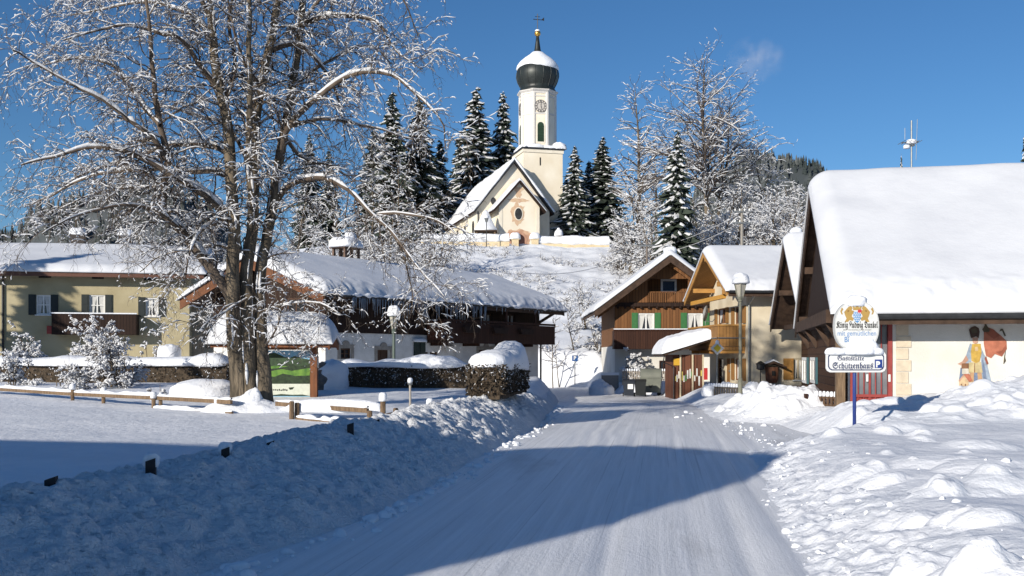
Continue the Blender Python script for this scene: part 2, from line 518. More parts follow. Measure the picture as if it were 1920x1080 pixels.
WHITEPAINT = flat('white_paint', (.78, .78, .76), .5)
BLACK = flat('black_paint', (.015, .015, .015), .6)


# ================================================================== ground heights
ROAD = [(-3.9, -3), (-3.2, 3), (-2.33, 8), (-1.5, 10.5), (-.95, 13.9), (-.2, 19.3), (.64, 24.5), (1.25, 31.7), (1.7, 38), (2.1, 45), (2.2, 52), (1.7, 56),
        (-1, 58.5), (-9, 59.5), (-9, 68), (0, 69.5), (5.0, 69), (5.3, 62), (5.8, 57.5), (8.0, 56), (8.3, 50.5), (7.5, 48), (7.1, 42), (6.3, 36),
        (5.5, 30), (5.3, 27), (6.2, 25.6), (8.2, 24.2), (8.2, 21.8), (6.4, 20.3), (4.9, 19.2), (4.0, 17.8), (2.9, 12.3), (2.15, 7.8), (1.5, 3), (1, -3)]


def poly_sd(x, y, poly):
    """signed distance, negative inside"""
    d2 = np.full(np.shape(x), 1e18); ins = np.zeros(np.shape(x), bool)
    n = len(poly)
    for i in range(n):
        ax, ay = poly[i]; bx, by = poly[(i + 1) % n]
        ex, ey = bx - ax, by - ay
        t = np.clip(((x - ax) * ex + (y - ay) * ey) / (ex * ex + ey * ey), 0, 1)
        d2 = np.minimum(d2, (x - ax - t * ex) ** 2 + (y - ay - t * ey) ** 2)
        c = ((ay > y) != (by > y)) & (x < (bx - ax) * (y - ay) / ((by - ay) if by != ay else 1e-9) + ax)
        ins ^= c
    d = np.sqrt(d2)
    return np.where(ins, -d, d)


def roadz(y):
    return -.42 * sstep(28, 54, y)


rng0 = random.Random(5)
BUMPS = []
for k in range(70):
    y = 6.5 + 13 * rng0.random() ** 1.2
    x = 2.2 + .15 * (y - 7.8) + rng0.uniform(.5, 6.5)
    rr_ = rng0.choice([.05, .06, .07, .09, .12, .16, .2]) * rng0.uniform(.8, 1.3)
    BUMPS.append((x, y, rr_ * rng0.uniform(.9, 1.7), rr_, rr_ * rng0.uniform(.35, .75), rng0.uniform(0, 3.1)))
for (px, py, s) in [(1795, 955, .17), (1717, 945, .15), (1660, 938, .14), (1850, 965, .2), (1725, 1000, .15), (1785, 1035, .22), (1832, 1040, .17), (1880, 1050, .26), (1650, 885, .2), (1760, 865, .5), (1850, 830, .45), (1690, 800, .35), (1860, 880, .45), (1905, 900, .4), (1820, 905, .32), (1600, 870, .3)]:
    Y = 1.25 * FPX / (py - HZ); BUMPS.append(((px - 960) * Y / FPX, Y, s * 1.6, s * 1.2, s * (.62 if s < .3 else .30), s))


HILL_Y = [60, 67, 70, 75, 120, 124, 129, 165, 220, 300, 420]
HILL_Z = [0, .25, 1.75, 2.95, 13.9, 15.05, 15.9, 16.6, 14, 4, 0]


def ground_z(x, y, detail=True):
    x = np.asarray(x, float); y = np.asarray(y, float)
    sd = poly_sd(x, y, ROAD)
    xc = .5 + .15 * y
    left = x < np.where(y < 58, xc, 99)
    rz = roadz(y)
    fl = .40 + .32 * sstep(26, 37, y) - .55 * sstep(48, 62, y)
    fr = .40 - .15 * sstep(24, 40, y)
    field = np.where(left, fl, fr)
    up = np.where(left & (y < 34), sstep(.9, 3.0, sd), sstep(-.15, 1, sd / np.where(left, 1.0, 1.7)))
    z = rz - .09 + up * (field - rz + .09)
    sh = np.where(x > 5.6, 6.0 * sstep(5.6, 9, x), 0)
    hz = np.interp(y - sh * (1 - sstep(75, 100, y)), HILL_Y, HILL_Z)
    A = 1 - .62 * sstep(18, 75, -x) - .35 * sstep(35, 90, x)
    hs = np.hypot(x, y)
    z = z + hz * A * sstep(-.3, 1.5, sd)
    # snow relief
    far = sstep(60, 90, y)
    rel = .05 * fbm(x * .5, y * .5, 3, 4) + .5 * far * fbm(x * .12, y * .12, 8, 5) + .35 * far * fbm(x * .7, y * .7, 21, 3)
    right = (~left) & (y < 40)
    rel = rel + np.where(right, .11 * fbm(x * .55, y * .55, 31, 3) * sstep(.2, 1.5, sd) + .016 * np.abs(fbm(x * 2.6, y * 2.6, 37, 3)) + .018 * fbm(x * 1.6, y * 1.6, 39, 3), 0)
    rel = rel + np.where(right, (.05 * np.clip(vnoise(x * 9, y * 9, 44) * 2, 0, 1) + .05 * np.clip(vnoise(x * 5, y * 5, 46) * 2, 0, 1) + .03 * np.clip(vnoise(x * 17, y * 17, 48) * 2, 0, 1)) * sstep(-.1, .3, sd) * (1 - .9 * sstep(.5, 1.8, sd)), 0)
    z = z + rel * sstep(-.4, .6, sd)
    if detail:
        for (bx, by, ra, rb, h, an) in BUMPS:
            mk = np.abs(x - bx) < ra * 2
            mk &= np.abs(y - by) < ra * 2
            if not mk.any(): continue
            c, s = math.cos(an), math.sin(an)
            u = ((x[mk] - bx) * c + (y[mk] - by) * s) / ra; v = (-(x[mk] - bx) * s + (y[mk] - by) * c) / rb
            q = u * u + v * v
            z[mk] = z[mk] + h * np.clip(1 - q, 0, 1) ** .8 * .9
    return z


def gz(x, y):
    return float(ground_z(np.array([x]), np.array([y]))[0])


def build_ground():
    az = np.concatenate([np.linspace(-39, 39, 430), np.linspace(41, 319, 92)]) * math.pi / 180
    r = np.concatenate([[.4, .9, 1.5, 2.2, 2.9], np.geomspace(3.4, 30, 520), np.geomspace(30.3, 190, 330), np.geomspace(195, 3500, 40)])
    A, RR = np.meshgrid(az, r, indexing='ij')
    X = RR * np.sin(A); Y = RR * np.cos(A)
    Z = ground_z(X.ravel(), Y.ravel()).reshape(X.shape)
    V = np.stack([X, Y, Z], -1).reshape(-1, 3)
    na, nr = X.shape
    idx = np.arange(na * nr).reshape(na, nr); nx = np.roll(idx, -1, axis=0)
    F = np.stack([idx[:, :-1], idx[:, 1:], nx[:, 1:], nx[:, :-1]], -1).reshape(-1, 4)
    # centre disc
    V = np.concatenate([V, [[0, 0, gz(0, 0)]]]); c = len(V) - 1
    F2 = np.stack([idx[:, 0], nx[:, 0], np.full(na, c), np.full(na, c)], -1)
    o = npmesh('snow_ground', V, F, SNOW)
    return tag(o, 'deep white snow over the field, garden and church hill', 'snow', kind='structure')


ground = build_ground()


# ------------------------------------------------------------------ road
def road_material():
    m = bpy.data.materials.new('packed_snow_road'); m.use_nodes = True
    nt = m.node_tree; b = nt.nodes['Principled BSDF']
    tc = nt.nodes.new('ShaderNodeTexCoord')
    rot = nt.nodes.new('ShaderNodeMapping'); rot.inputs['Rotation'].default_value = (0, 0, R(8.4))
    nt.links.new(tc.outputs['Object'], rot.inputs[0])
    def nz(scale, st, det=6, ro=.6):
        mp = nt.nodes.new('ShaderNodeMapping'); mp.inputs['Scale'].default_value = st
        nt.links.new(rot.outputs[0], mp.inputs[0])
        n = nt.nodes.new('ShaderNodeTexNoise'); n.inputs['Scale'].default_value = scale; n.inputs['Detail'].default_value = det; n.inputs['Roughness'].default_value = ro
        nt.links.new(mp.outputs[0], n.inputs['Vector']); return n.outputs[0]
    def ramp(i, a, b_, c0, c1):
        r = nt.nodes.new('ShaderNodeValToRGB'); r.color_ramp.elements[0].position = a; r.color_ramp.elements[1].position = b_
        r.color_ramp.elements[0].color = (*c0, 1); r.color_ramp.elements[1].color = (*c1, 1)
        nt.links.new(i, r.inputs[0]); return r.outputs[0]
    streak = nz(5.0, (2.2, .035, 1), 9, .75)
    patch = nz(.55, (1.0, .28, 1), 5, .55)
    fine = nz(26, (1, .5, 1), 6, .7)
    c1 = ramp(streak, .36, .62, (.70, .715, .735), (.85, .86, .88))
    pm = ramp(patch, .57, .70, (0, 0, 0), (.55, .55, .55))
    mk = nt.nodes.new('ShaderNodeMix'); mk.data_type = 'RGBA'
    nt.links.new(pm, mk.inputs[0]); nt.links.new(c1, mk.inputs[6]); mk.inputs[7].default_value = (.30, .30, .305, 1)
    track = nz(7.0, (3.2, .012, 1), 5, .6); tm = ramp(track, .60, .66, (0, 0, 0), (.55, .55, .55))
    mk3 = nt.nodes.new('ShaderNodeMix'); mk3.data_type = 'RGBA'
    nt.links.new(tm, mk3.inputs[0]); nt.links.new(mk.outputs[2], mk3.inputs[6]); mk3.inputs[7].default_value = (.46, .47, .49, 1); mk = mk3
    fm = ramp(fine, .62, .78, (0, 0, 0), (.35, .35, .35))
    mk2 = nt.nodes.new('ShaderNodeMix'); mk2.data_type = 'RGBA'
    nt.links.new(fm, mk2.inputs[0]); nt.links.new(mk.outputs[2], mk2.inputs[6]); mk2.inputs[7].default_value = (.38, .37, .36, 1)
    nt.links.new(mk2.outputs[2], b.inputs['Base Color'])
    b.inputs['Roughness'].default_value = .48; b.inputs['Specular IOR Level'].default_value = .35
    bp = nt.nodes.new('ShaderNodeBump'); bp.inputs['Strength'].default_value = .35; bp.inputs['Distance'].default_value = .018
    nt.links.new(streak, bp.inputs['Height'])
    b2 = nt.nodes.new('ShaderNodeBump'); b2.inputs['Strength'].default_value = .5; b2.inputs['Distance'].default_value = .02
    nt.links.new(fine, b2.inputs['Height']); nt.links.new(bp.outputs[0], b2.inputs['Normal'])
    nt.links.new(b2.outputs[0], b.inputs['Normal'])
    return m


def build_road():
    # rows follow the road direction, fine across for the tyre ruts
    ys = np.concatenate([np.arange(-3, 30, .09), np.arange(30, 70, .16)])
    us = np.arange(-13, 9.5, .055)
    U, Y = np.meshgrid(us, ys, indexing='ij')
    X = U + .146 * np.minimum(Y, 40)
    sd = poly_sd(X.ravel(), Y.ravel(), ROAD).reshape(X.shape)
    ruts = .010 * fbm(U * 4.0, Y * .10, 51, 3) + .008 * np.sin(U * 18 + fbm(U * .3, Y * .25, 5, 2) * 9) * sstep(-.1, .3, vnoise(U * .8, Y * .05, 3))
    for c in (-.95, -.25, .75, 1.35, .3):
        cc = c + .5 + .25 * fbm(Y * .05, Y * 0 + c * 7, 61, 2)
        ruts -= .022 * np.exp(-((U - cc) / .09) ** 2) * sstep(-.25, .1, vnoise(Y * .12, Y * 0 + c * 3, 71))
    Z = roadz(Y) + ruts + .02 * fbm(U * 1.2, Y * .5, 81, 3)
    keep = sd < .45
    na, nb = X.shape
    idx = np.arange(na * nb).reshape(na, nb)
    F = np.stack([idx[:-1, :-1], idx[1:, :-1], idx[1:, 1:], idx[:-1, 1:]], -1).reshape(-1, 4)
    kf = keep.ravel()[F].all(1)
    F = F[kf]
    used = np.unique(F); mp = np.full(na * nb, -1); mp[used] = np.arange(len(used))
    V = np.stack([X, Y, Z], -1).reshape(-1, 3)[used]
    o = npmesh('road', V, mp[F], road_material())
    tag(o, 'snow-packed village road with tyre ruts curving left past the farmhouse', 'road', kind='structure')


build_road()


# ------------------------------------------------------------------ ploughed banks and heaps
def patch_mesh(name, X, Y, Z, m):
    na, nb = X.shape
    idx = np.arange(na * nb).reshape(na, nb)
    F = np.stack([idx[:-1, :-1], idx[1:, :-1], idx[1:, 1:], idx[:-1, 1:]], -1).reshape(-1, 4)
    return npmesh(name, np.stack([X, Y, Z], -1).reshape(-1, 3), F, m)


def clumps(x, y, n, seed, x0, x1, y0, y1, r0, r1, amp=.8):
    """bumpy clods pressed into a heap: max of many small domes"""
    rg = random.Random(seed); h = np.zeros_like(x)
    for k in range(n):
        cx, cy = rg.uniform(x0, x1), rg.uniform(y0, y1); r_ = r0 + (r1 - r0) * rg.random() ** 2.5
        mk = (np.abs(x - cx) < r_) & (np.abs(y - cy) < r_)
        if not mk.any(): continue
        q = ((x[mk] - cx) ** 2 + (y[mk] - cy) ** 2) / r_ ** 2
        h[mk] = np.maximum(h[mk], r_ * amp * np.sqrt(np.clip(1 - q, 0, 1)))
    return h


def left_foot(y):
    ys = [p[1] for p in ROAD[:12]]; xs = [p[0] for p in ROAD[:12]]
    return np.interp(y, ys, xs)


def build_left_bank():
    s = np.concatenate([np.arange(2.0, 36, .05), np.arange(36, 54, .12)]); wv = np.linspace(-.35, 4.3, 105)
    S, W_ = np.meshgrid(s, wv, indexing='ij')
    crest = np.interp(S, [2, 8, 14, 20, 24, 27, 31, 35, 44, 54], [.55, .58, .63, .70, .75, .68, .52, .46, .46, .52]) + .10 * fbm(S * .5, S * 0, 91, 3)
    wid = np.interp(S, [2, 10, 18, 24, 31, 40], [1.9, 1.75, 1.4, 1.15, .9, .8])
    base = roadz(S)
    q = W_ / wid
    prof = np.where(q < 1, np.clip(q, -.3, 1) * (1.25 - .25 * np.clip(q, 0, 1)), 1 - .42 * sstep(1.0, 2.3, q))
    Z = base - .02 + (crest - base) * prof
    X = left_foot(S) - W_
    rough = sstep(-.05, .25, q) * (1 - .8 * sstep(1.2, 2.1, q))
    Z += rough * (.08 * fbm(X * 1.1, S * 1.1, 95, 4) + .10 * np.abs(fbm(X * 3.2, S * 3.2, 97, 3)) + .09 * np.abs(fbm(X * 8, S * 8, 98, 2)))
    Z += rough * clumps(X, S, 9000, 7, -6, 2.5, 3, 34, .025, .11, .62)
    Z = np.where(q > 2.2, Z - (q - 2.2) * .8, Z)
    o = patch_mesh('snowbank', X, S, Z, SNOW_DIRTY)
    tag(o, 'long lumpy ploughed snowbank along the left roadside', 'snowbank', kind='structure')


build_left_bank()


def build_heap(name, label, cx, cy, rx, ry, h, seed, res=.045, top=None, mt=None, n=420):
    x = np.arange(cx - rx * 1.2, cx + rx * 1.2, res); y = np.arange(cy - ry * 1.2, cy + ry * 1.2, res)
    X, Y = np.meshgrid(x, y, indexing='ij')
    q = np.sqrt(((X - cx) / rx) ** 2 + ((Y - cy) / ry) ** 2 + .35 * fbm(X * .6, Y * .6, seed, 3))
    H = (1 - sstep(0.05, 1.0, q)) * h
    amp = sstep(0, .25 * h, H)
    Z = -.25 + H + .15 + amp * (.26 * fbm(X * .9, Y * .9, seed + 2, 4) + .12 * np.abs(fbm(X * 2.6, Y * 2.6, seed + 4, 3)))
    Z += amp * clumps(X, Y, n, seed, x[0], x[-1], y[0], y[-1], .05, .20, .65)
    g = gz(cx, cy - ry)
    Z = np.where(H < .02, Z - .6, Z)
    o = patch_mesh(name, X, Y, Z, mt or SNOW)
    return tag(o, label, 'snow heap')


tag(build_heap('snow_heap', 'big crumbly heap of ploughed snow below the cream house wall', 7.5, 28.2, 2.25, 3.0, .98, 11))
tag(build_heap('snow_heap', 'small snow heap beside the grey concrete wall near the bins', 5.0, 56.6, .85, 1.0, .36, 15, n=60))


def build_right_pile():
    x = np.arange(5.6, 16.5, .045); y = np.arange(18.2, 25.2, .045)
    X, Y = np.meshgrid(x, y, indexing='ij')
    top = np.interp(X, [5.9, 6.6, 7.3, 8.2, 9.2, 10.0, 10.8, 12, 14, 16], [.1, .45, .50, .54, .68, .90, 1.02, 1.36, 1.65, 1.75])
    yc = 22.0
    prof = np.where(Y < yc, sstep(18.6, yc, Y), 1 - .5 * sstep(yc + .4, 25.0, Y))
    G0 = ground_z(X.ravel(), Y.ravel(), False).reshape(X.shape) - .05
    am = sstep(0, .5, prof) * sstep(6.2, 7.8, X)
    Z = G0 + np.maximum(0, top + .06 - G0) * prof * sstep(6.0, 7.6, X)
    Z += am * (.20 * fbm(X * .6, Y * .6, 131, 4) + .07 * np.abs(fbm(X * 2.2, Y * 2.2, 133, 3)))
    Z += am * clumps(X, Y, 260, 137, 6.5, 16, 19.2, 24.6, .07, .32, .46)
    Z = np.where((prof < .01) | (X < 5.8), Z - .5, Z)
    Z = np.where(X > 16.2, -.2, Z)
    o = patch_mesh('snow_heap', X, Y, Z, SNOW)
    tag(o, 'long lumpy snow heap in front of the white guesthouse wall', 'snow heap')


build_right_pile()


def build_clods():
    import bmesh
    bm = bmesh.new(); bmesh.ops.create_icosphere(bm, subdivisions=2, radius=1.0)
    bv = np.array([v.co[:] for v in bm.verts]); bf = np.array([[v.index for v in f.verts] for f in bm.faces]); bm.free()
    rg = random.Random(3); pos = []
    for k in range(300):   # crumbled edge on the right of the road
        y = 5.5 + 22 * rg.random() ** 1.4
        x = float(np.interp(y, [3, 7.8, 12.3, 17.8, 19.2, 28], [1.5, 2.15, 2.9, 4.0, 4.7, 5.3])) + abs(rg.gauss(0, .55)) + .05
        pos.append((x, y, .008 + .034 * rg.random() ** 3))
    for k in range(420):   # foot of the left bank
        y = 6 + 30 * rg.random() ** 1.1
        x = float(left_foot(np.array([y]))[0]) + rg.gauss(.06, .16)
        pos.append((x, y, .015 + .055 * rg.random() ** 3))
    for k in range(26):   # around the heap
        a = rg.uniform(2.4, 6.6); q = rg.uniform(.85, 1.25)
        pos.append((7.5 + 2.5 * q * math.cos(a), 28.2 + 3.2 * q * math.sin(a), .015 + .06 * rg.random() ** 2))
    for k in range(40):
        y = rg.uniform(6.5, 14); pos.append((2.6 + .15 * (y - 7.8) + rg.uniform(.6, 6), y, .012 + .03 * rg.random() ** 2))
    X = np.array([p[0] for p in pos]); Y = np.array([p[1] for p in pos])
    gzv = ground_z(X, Y); sd = poly_sd(X, Y, ROAD)
    zz = np.where(sd < 0, np.maximum(gzv, roadz(Y)), gzv)
    Vs, Fs = [], []
    for i, (x, y, r_) in enumerate(pos):
        n = fbm(bv[:, 0] * 1.2 + i * 3.3, bv[:, 1] * 1.2 + bv[:, 2] * 1.7 + i, 5, 3)
        v = bv * (1 + .75 * n)[:, None] * r_ * np.array([rg.uniform(.8, 1.5), rg.uniform(.8, 1.4), rg.uniform(.6, 1.0)])
        Fs.append(bf + len(bv) * i); Vs.append(v + np.array([x, y, zz[i] + r_ * .15]))
    o = npmesh('snow_clods', np.concatenate(Vs), np.concatenate(Fs), SNOW)
    tag(o, 'loose snow clods scattered along both road edges', 'snow clods', kind='stuff')


build_clods()
# ================================================================== buildings
Z0 = -0.7
FRONT = Wall()


def gable_roof(parent, xf, x0, x1, yf, yr, yb, ze, zr, t=.2, m=None, name='roof'):
    mb = MB(xf)
    mb.prism([(yf, ze), (yr, zr), (yb, ze), (yb, ze - t), (yr, zr - t * 1.1), (yf, ze - t)], 'x', x0, x1)
    return mb.build(name, m or BEAM, parent)


def barge(parent, xf, x, yf, yr, yb, ze, zr, w=.05, h=.30, m=None, name='bargeboard', drop=.06):
    mb = MB(xf)
    mb.prism([(yf, ze + .02), (yr, zr + .02), (yb, ze + .02), (yb, ze - h), (yr, zr - h * 1.15), (yf, ze - h)], 'x', x - w, x)
    return mb.build(name, m or BEAM, parent)


def purlins(parent, xf, x0, x1, pts, m, w=.16, h=.22, name='purlin'):
    for (y, z) in pts:
        mb = MB(xf); mb.beam((x0, y, z), (x1, y, z), w, h); mb.build(name, m, parent)


def gable_poly(y0, y1, zlo, zw, yr, zr):
    return [(y0, zlo), (y1, zlo), (y1, zw), (yr, zr), (y0, zw)]


# ------------------------------------------------------------------ guesthouse (right)
def guesthouse():
    O = (8.45, 25.5); rz = R(-11.7)
    G = thing('guesthouse', 'white guesthouse with painted wall and red door under a thick snow roof', 'guesthouse', (O[0], O[1], 0), rz)
    F = Fac(O, rz)
    L, D = 16.0, 11.0; yr, zr, ze = 5.5, 6.85, 2.72
    ur0 = F.uz(1594, 700)[0]; ur1 = F.uz(1673, 700)[0]
    ztop = F.uz(1630, 598)[1]
    mb = MB(); FRONT.holes(mb, 0, L, Z0, 3.14, [(ur0, ur1, -.3, ztop)], .35)
    mb.quad((0, D, Z0), (L, D, Z0), (L, D, 3.14), (0, D, 3.14))
    mb.add([(L, 0, Z0), (L, D, Z0), (L, D, 3.14), (L, yr, 6.5), (L, 0, 3.14)], [(0, 1, 2, 3, 4)])
    mb.build('wall', WHITEWALL, G)
    mb = MB(); mb.prism(gable_poly(.03, D - .03, Z0, 3.1, yr, 6.6), 'x', -.10, .0)
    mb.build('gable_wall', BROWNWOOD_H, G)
    gable_roof(G, None, -.42, L + .8, -1.0, yr, D + 1.0, ze, zr, .2)
    barge(G, None, -.42, -1.02, yr, D + 1.02, ze, zr, .05, .34)
    purlins(G, None, -.40, .0, [(yr, 6.35), (2.6, 4.55), (8.4, 4.55), (.1, 3.0), (10.9, 3.0)], BEAM)
    # boarded gable loft sticking out under the ridge
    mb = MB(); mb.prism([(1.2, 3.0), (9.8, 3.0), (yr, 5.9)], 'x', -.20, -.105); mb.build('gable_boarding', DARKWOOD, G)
    mb = MB(); mb.beam((-.36, .2, 2.72), (-.36, 10.8, 2.72), .3, .34); mb.build('carved_beam', BEAM, G)
    for y in (.6, 3.6, 7.4, 10.4):
        mb = MB(); mb.beam((-.08, y, 2.0), (-.42, y, 2.56), .14, .16, up=(0, 1, 0)); mb.build('bracket', BEAM, G)
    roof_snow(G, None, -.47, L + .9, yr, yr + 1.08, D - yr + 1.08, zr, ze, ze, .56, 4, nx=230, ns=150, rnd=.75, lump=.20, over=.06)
    mb = MB(); mb.box(-.42, L + .8, -1.06, -1.003, ze - .26, ze + .05); mb.build('fascia', BEAM, G)
    mb = MB(); mb.tube([(-.42, -1.12, ze - .07), (L + .8, -1.12, ze - .07)], .075, 8); mb.build('gutter', DARKMETAL, G)
    # quoins
    qm = mat('quoin_stone', (.60, .52, .40), (.50, .43, .33), rough=.9, scale=5, bump=.2)
    u0 = F.uz(1680, 700)[0]; ua = F.uz(1708, 700)[0]; ub = F.uz(1703, 700)[0]
    for k in range(9):
        za = 2.50 - .295 * (k + 1)
        mb = MB(); FRONT.box(mb, u0, ua if k % 2 else ub, za + .012, za + .283, .0, .03); mb.build('quoin', qm, G)
    # red entrance
    red = mat('red_paint', (.30, .055, .05), (.23, .04, .035), rough=.5, scale=5)
    redb = planks('red_door_boards', (.34, .07, .06), (.24, .04, .035), .13)
    d = MB(); FRONT.box(d, ur1 - .10, ur1, -.2, ztop, -.2, .03); FRONT.box(d, ur0, ur0 + .07, -.2, ztop, -.2, .02)
    FRONT.box(d, ur0, ur1, ztop - .08, ztop, -.19, .01)
    zm = F.uz(1630, 742)[1]
    FRONT.box(d, ur0 + .07, ur1 - .1, zm - .04, zm + .03, -.19, -.11)
    for k in range(1, 6):
        c = ur0 + .07 + (ur1 - ur0 - .17) * k / 6; FRONT.box(d, c - (.025 if k == 3 else .012), c + (.025 if k == 3 else .012), -.2, ztop - .08, -.19, -.125)
    dd = d.build('entrance_door', red, G)
    p = MB(); FRONT.box(p, ur0 + .05, ur1 - .08, zm, ztop - .05, -.22, -.17)
    p.build('pane', mat('grey_glass', (.20, .215, .23), (.12, .13, .15), rough=.15, spec=.5, scale=2), dd)
    p = MB(); FRONT.box(p, ur0 + .05, ur1 - .08, -.25, zm - .03, -.22, -.165); p.build('lower_panel', redb, dd)
    h = MB()
    for px in (1627, 1667):
        u, z = F.uz(px, 708); FRONT.box(h, u - .025, u + .025, z - .10, z + .08, .032 if px > 1660 else -.12, .06 if px > 1660 else -.08)
    h.build('door_handle', WHITEPAINT, dd)
    # mural of a robed man with a red banner, painted on the wall
    cols = {'b': (.30, .37, .46), 'B': (.17, .22, .32), 'g': (.52, .34, .08), 'c': (.52, .43, .24), 't': (.48, .30, .17), 's': (.50, .30, .22), 'h': (.085, .055, .045),
            'r': (.44, .16, .10), 'R': (.30, .10, .065), 'k': (.10, .085, .06), 'w': (.62, .58, .50), 'o': (.56, .42, .26), 'n': (.22, .11, .06)}
    keys = list(cols); mats = [mat('mural_paint', cols[k], tuple(v * .72 for v in cols[k]), rough=.95, scale=9) for k in keys]
    S = [('B', [(545, 590), (560, 600), (640, 600), (600, 700), (560, 722), (528, 722)]), ('b', [(640, 345), (605, 455), (585, 545), (650, 575), (668, 355)]),
         ('b', [(738, 352), (795, 480), (856, 722), (800, 732), (700, 732), (700, 640), (762, 630)]), ('B', [(765, 480), (795, 600), (812, 728), (780, 730), (765, 640)]), ('B', [(680, 640), (715, 640), (725, 732), (680, 732)]),
         ('c', [(630, 538), (752, 533), (768, 640), (623, 642)]), ('n', [(684, 545), (692, 545), (692, 640), (682, 640)]), ('g', [(662, 350), (748, 348), (758, 440), (738, 528), (700, 545), (655, 522), (648, 430)]),
         ('o', [(690, 380), (720, 380), (722, 420), (690, 420)]), ('t', [(640, 640), (682, 640), (676, 737), (636, 737)]), ('t', [(714, 640), (756, 640), (770, 738), (722, 740)]),
         ('s', [(600, 465), (625, 512), (562, 572), (513, 552), (562, 528)]), ('s', [(662, 285), (722, 285), (717, 338), (693, 352), (668, 336)]),
         ('h', [(628, 205), (655, 180), (692, 168), (728, 190), (738, 225), (728, 292), (700, 275), (650, 292)]), ('k', [(650, 205), (700, 190), (715, 235), (660, 245)]),
         ('r', [(780, 165), (870, 200), (955, 268), (1008, 320), (1012, 400), (962, 478), (890, 452), (852, 494), (800, 470), (778, 350)]),
         ('R', [(790, 170), (880, 205), (945, 265), (880, 300), (800, 240)]), ('R', [(890, 430), (960, 420), (1000, 360), (1005, 400), (960, 474)]), ('R', [(800, 470), (826, 548), (808, 560), (786, 500)]),
         ('k', [(792, 120), (812, 168), (842, 205), (830, 230), (778, 232), (762, 205), (785, 170)]), ('k', [(935, 225), (948, 196), (972, 198), (1003, 268), (988, 275), (962, 216)]), ('k', [(1002, 400), (992, 480), (1002, 520), (975, 556), (984, 470)]),
         ('n', [(555, 548), (625, 545), (625, 600), (550, 600)]), ('w', [(558, 600), (622, 600), (628, 652), (558, 655)]), ('o', [(575, 662), (622, 730), (622, 792), (528, 792), (528, 732)]),
         ('r', [(572, 655), (632, 655), (662, 718), (628, 737)]), ('s', [(520, 725), (575, 655), (582, 668), (535, 735)]), ('n', [(545, 755), (558, 755), (558, 785), (545, 785)]), ('n', [(585, 755), (598, 755), (598, 785), (585, 785)]), ('o', [(405, 828), (520, 790), (530, 800), (430, 838)])]
    mb = MB()
    for i, (c, poly) in enumerate(S):
        q = [F.uz(1700 + x / 5.4, 580 + y / 5.4) for x, y in poly]
        mb.add([FRONT.pt(u, z, .004 + .0012 * i) for u, z in q], [tuple(range(len(q)))], keys.index(c))
    m_ = mb.build('mural', mats, G); m_['label'] = 'painted robed man with helmet and waving red banner'
    # gable windows
    WL = Wall((-.10, 0), (0, 1), (-1, 0)); FL = Fac((O[0], O[1]), rz + R(90))
    teal = flat('teal_paint', (.05, .13, .15))
    for (a, b) in ((1520, 1511), (1537, 1527)):
        u0, u1, z0, z1 = FL.rect(a, b, 670, 718)
        f = MB(); t = .10
        WL.box(f, u0, u0 + t, z0, z1, 0, .05); WL.box(f, u1 - t, u1, z0, z1, 0, .05); WL.box(f, u0 + t, u1 - t, z1 - t, z1, 0, .05); WL.box(f, u0 + t, u1 - t, z0, z0 + t, 0, .05)
        WL.box(f, (u0 + u1) / 2 - .04, (u0 + u1) / 2 + .04, z0 + t, z1 - t, 0, .045)
        w_ = f.build('window', WHITEPAINT, G)
        p = MB(); WL.box(p, u0 + t, u1 - t, z0 + t, z1 - t, .004, .02); p.build('pane', GLASS, w_)
        s = MB(); WL.box(s, u0 - .5, u0 - .02, z0, z1, .01, .05); s.build('shutter', teal, w_)
    # lean dark wooden terrace wall at the foot of the gable
    mb = MB(); mb.box(-1.0, -.9, .8, 9.5, -.5, .72); mb.build('terrace_wall', BALCWOOD, G)
    mb = MB(); mb.box(-.32, -.10, -.35, -.1, -.6, 2.6); mb.build('corner_post', POSTWOOD, G)
    return G


GH = guesthouse()


# ------------------------------------------------------------------ dark gabled house behind the guesthouse
def dark_house():
    O = (12.5, 40); rz = R(-6)
    G = thing('gabled_house', 'dark wooden gabled house half hidden behind the guesthouse roof', 'house', (O[0], O[1], 0), rz)
    L, D, yr, zr, ze = 8, 6, 3.0, 6.65, 3.15
    mb = MB(); mb.prism(gable_poly(0, D, Z0, 3.55, yr, 6.4), 'x', 0, L); mb.build('wall', BROWNWOOD_H, G)
    gable_roof(G, None, -1.2, L + .8, -.9, yr, D + .9, ze, zr)
    barge(G, None, -1.2, -.92, yr, D + .92, ze, zr, .06, .32)
    purlins(G, None, -1.18, 0, [(yr, 6.15), (1.2, 4.5), (4.8, 4.5)], BEAM)
    mb = MB(); mb.box(-.75, -.6, -.2, D + .2, 2.9, 3.1); mb.build('tie_beam', BEAM, G)
    roof_snow(G, None, -1.26, L + .8, yr, yr + .96, yr + .96, zr, ze, ze, .42, 14, nx=110, ns=90, rnd=.5, lump=.09, over=.06)


dark_house()


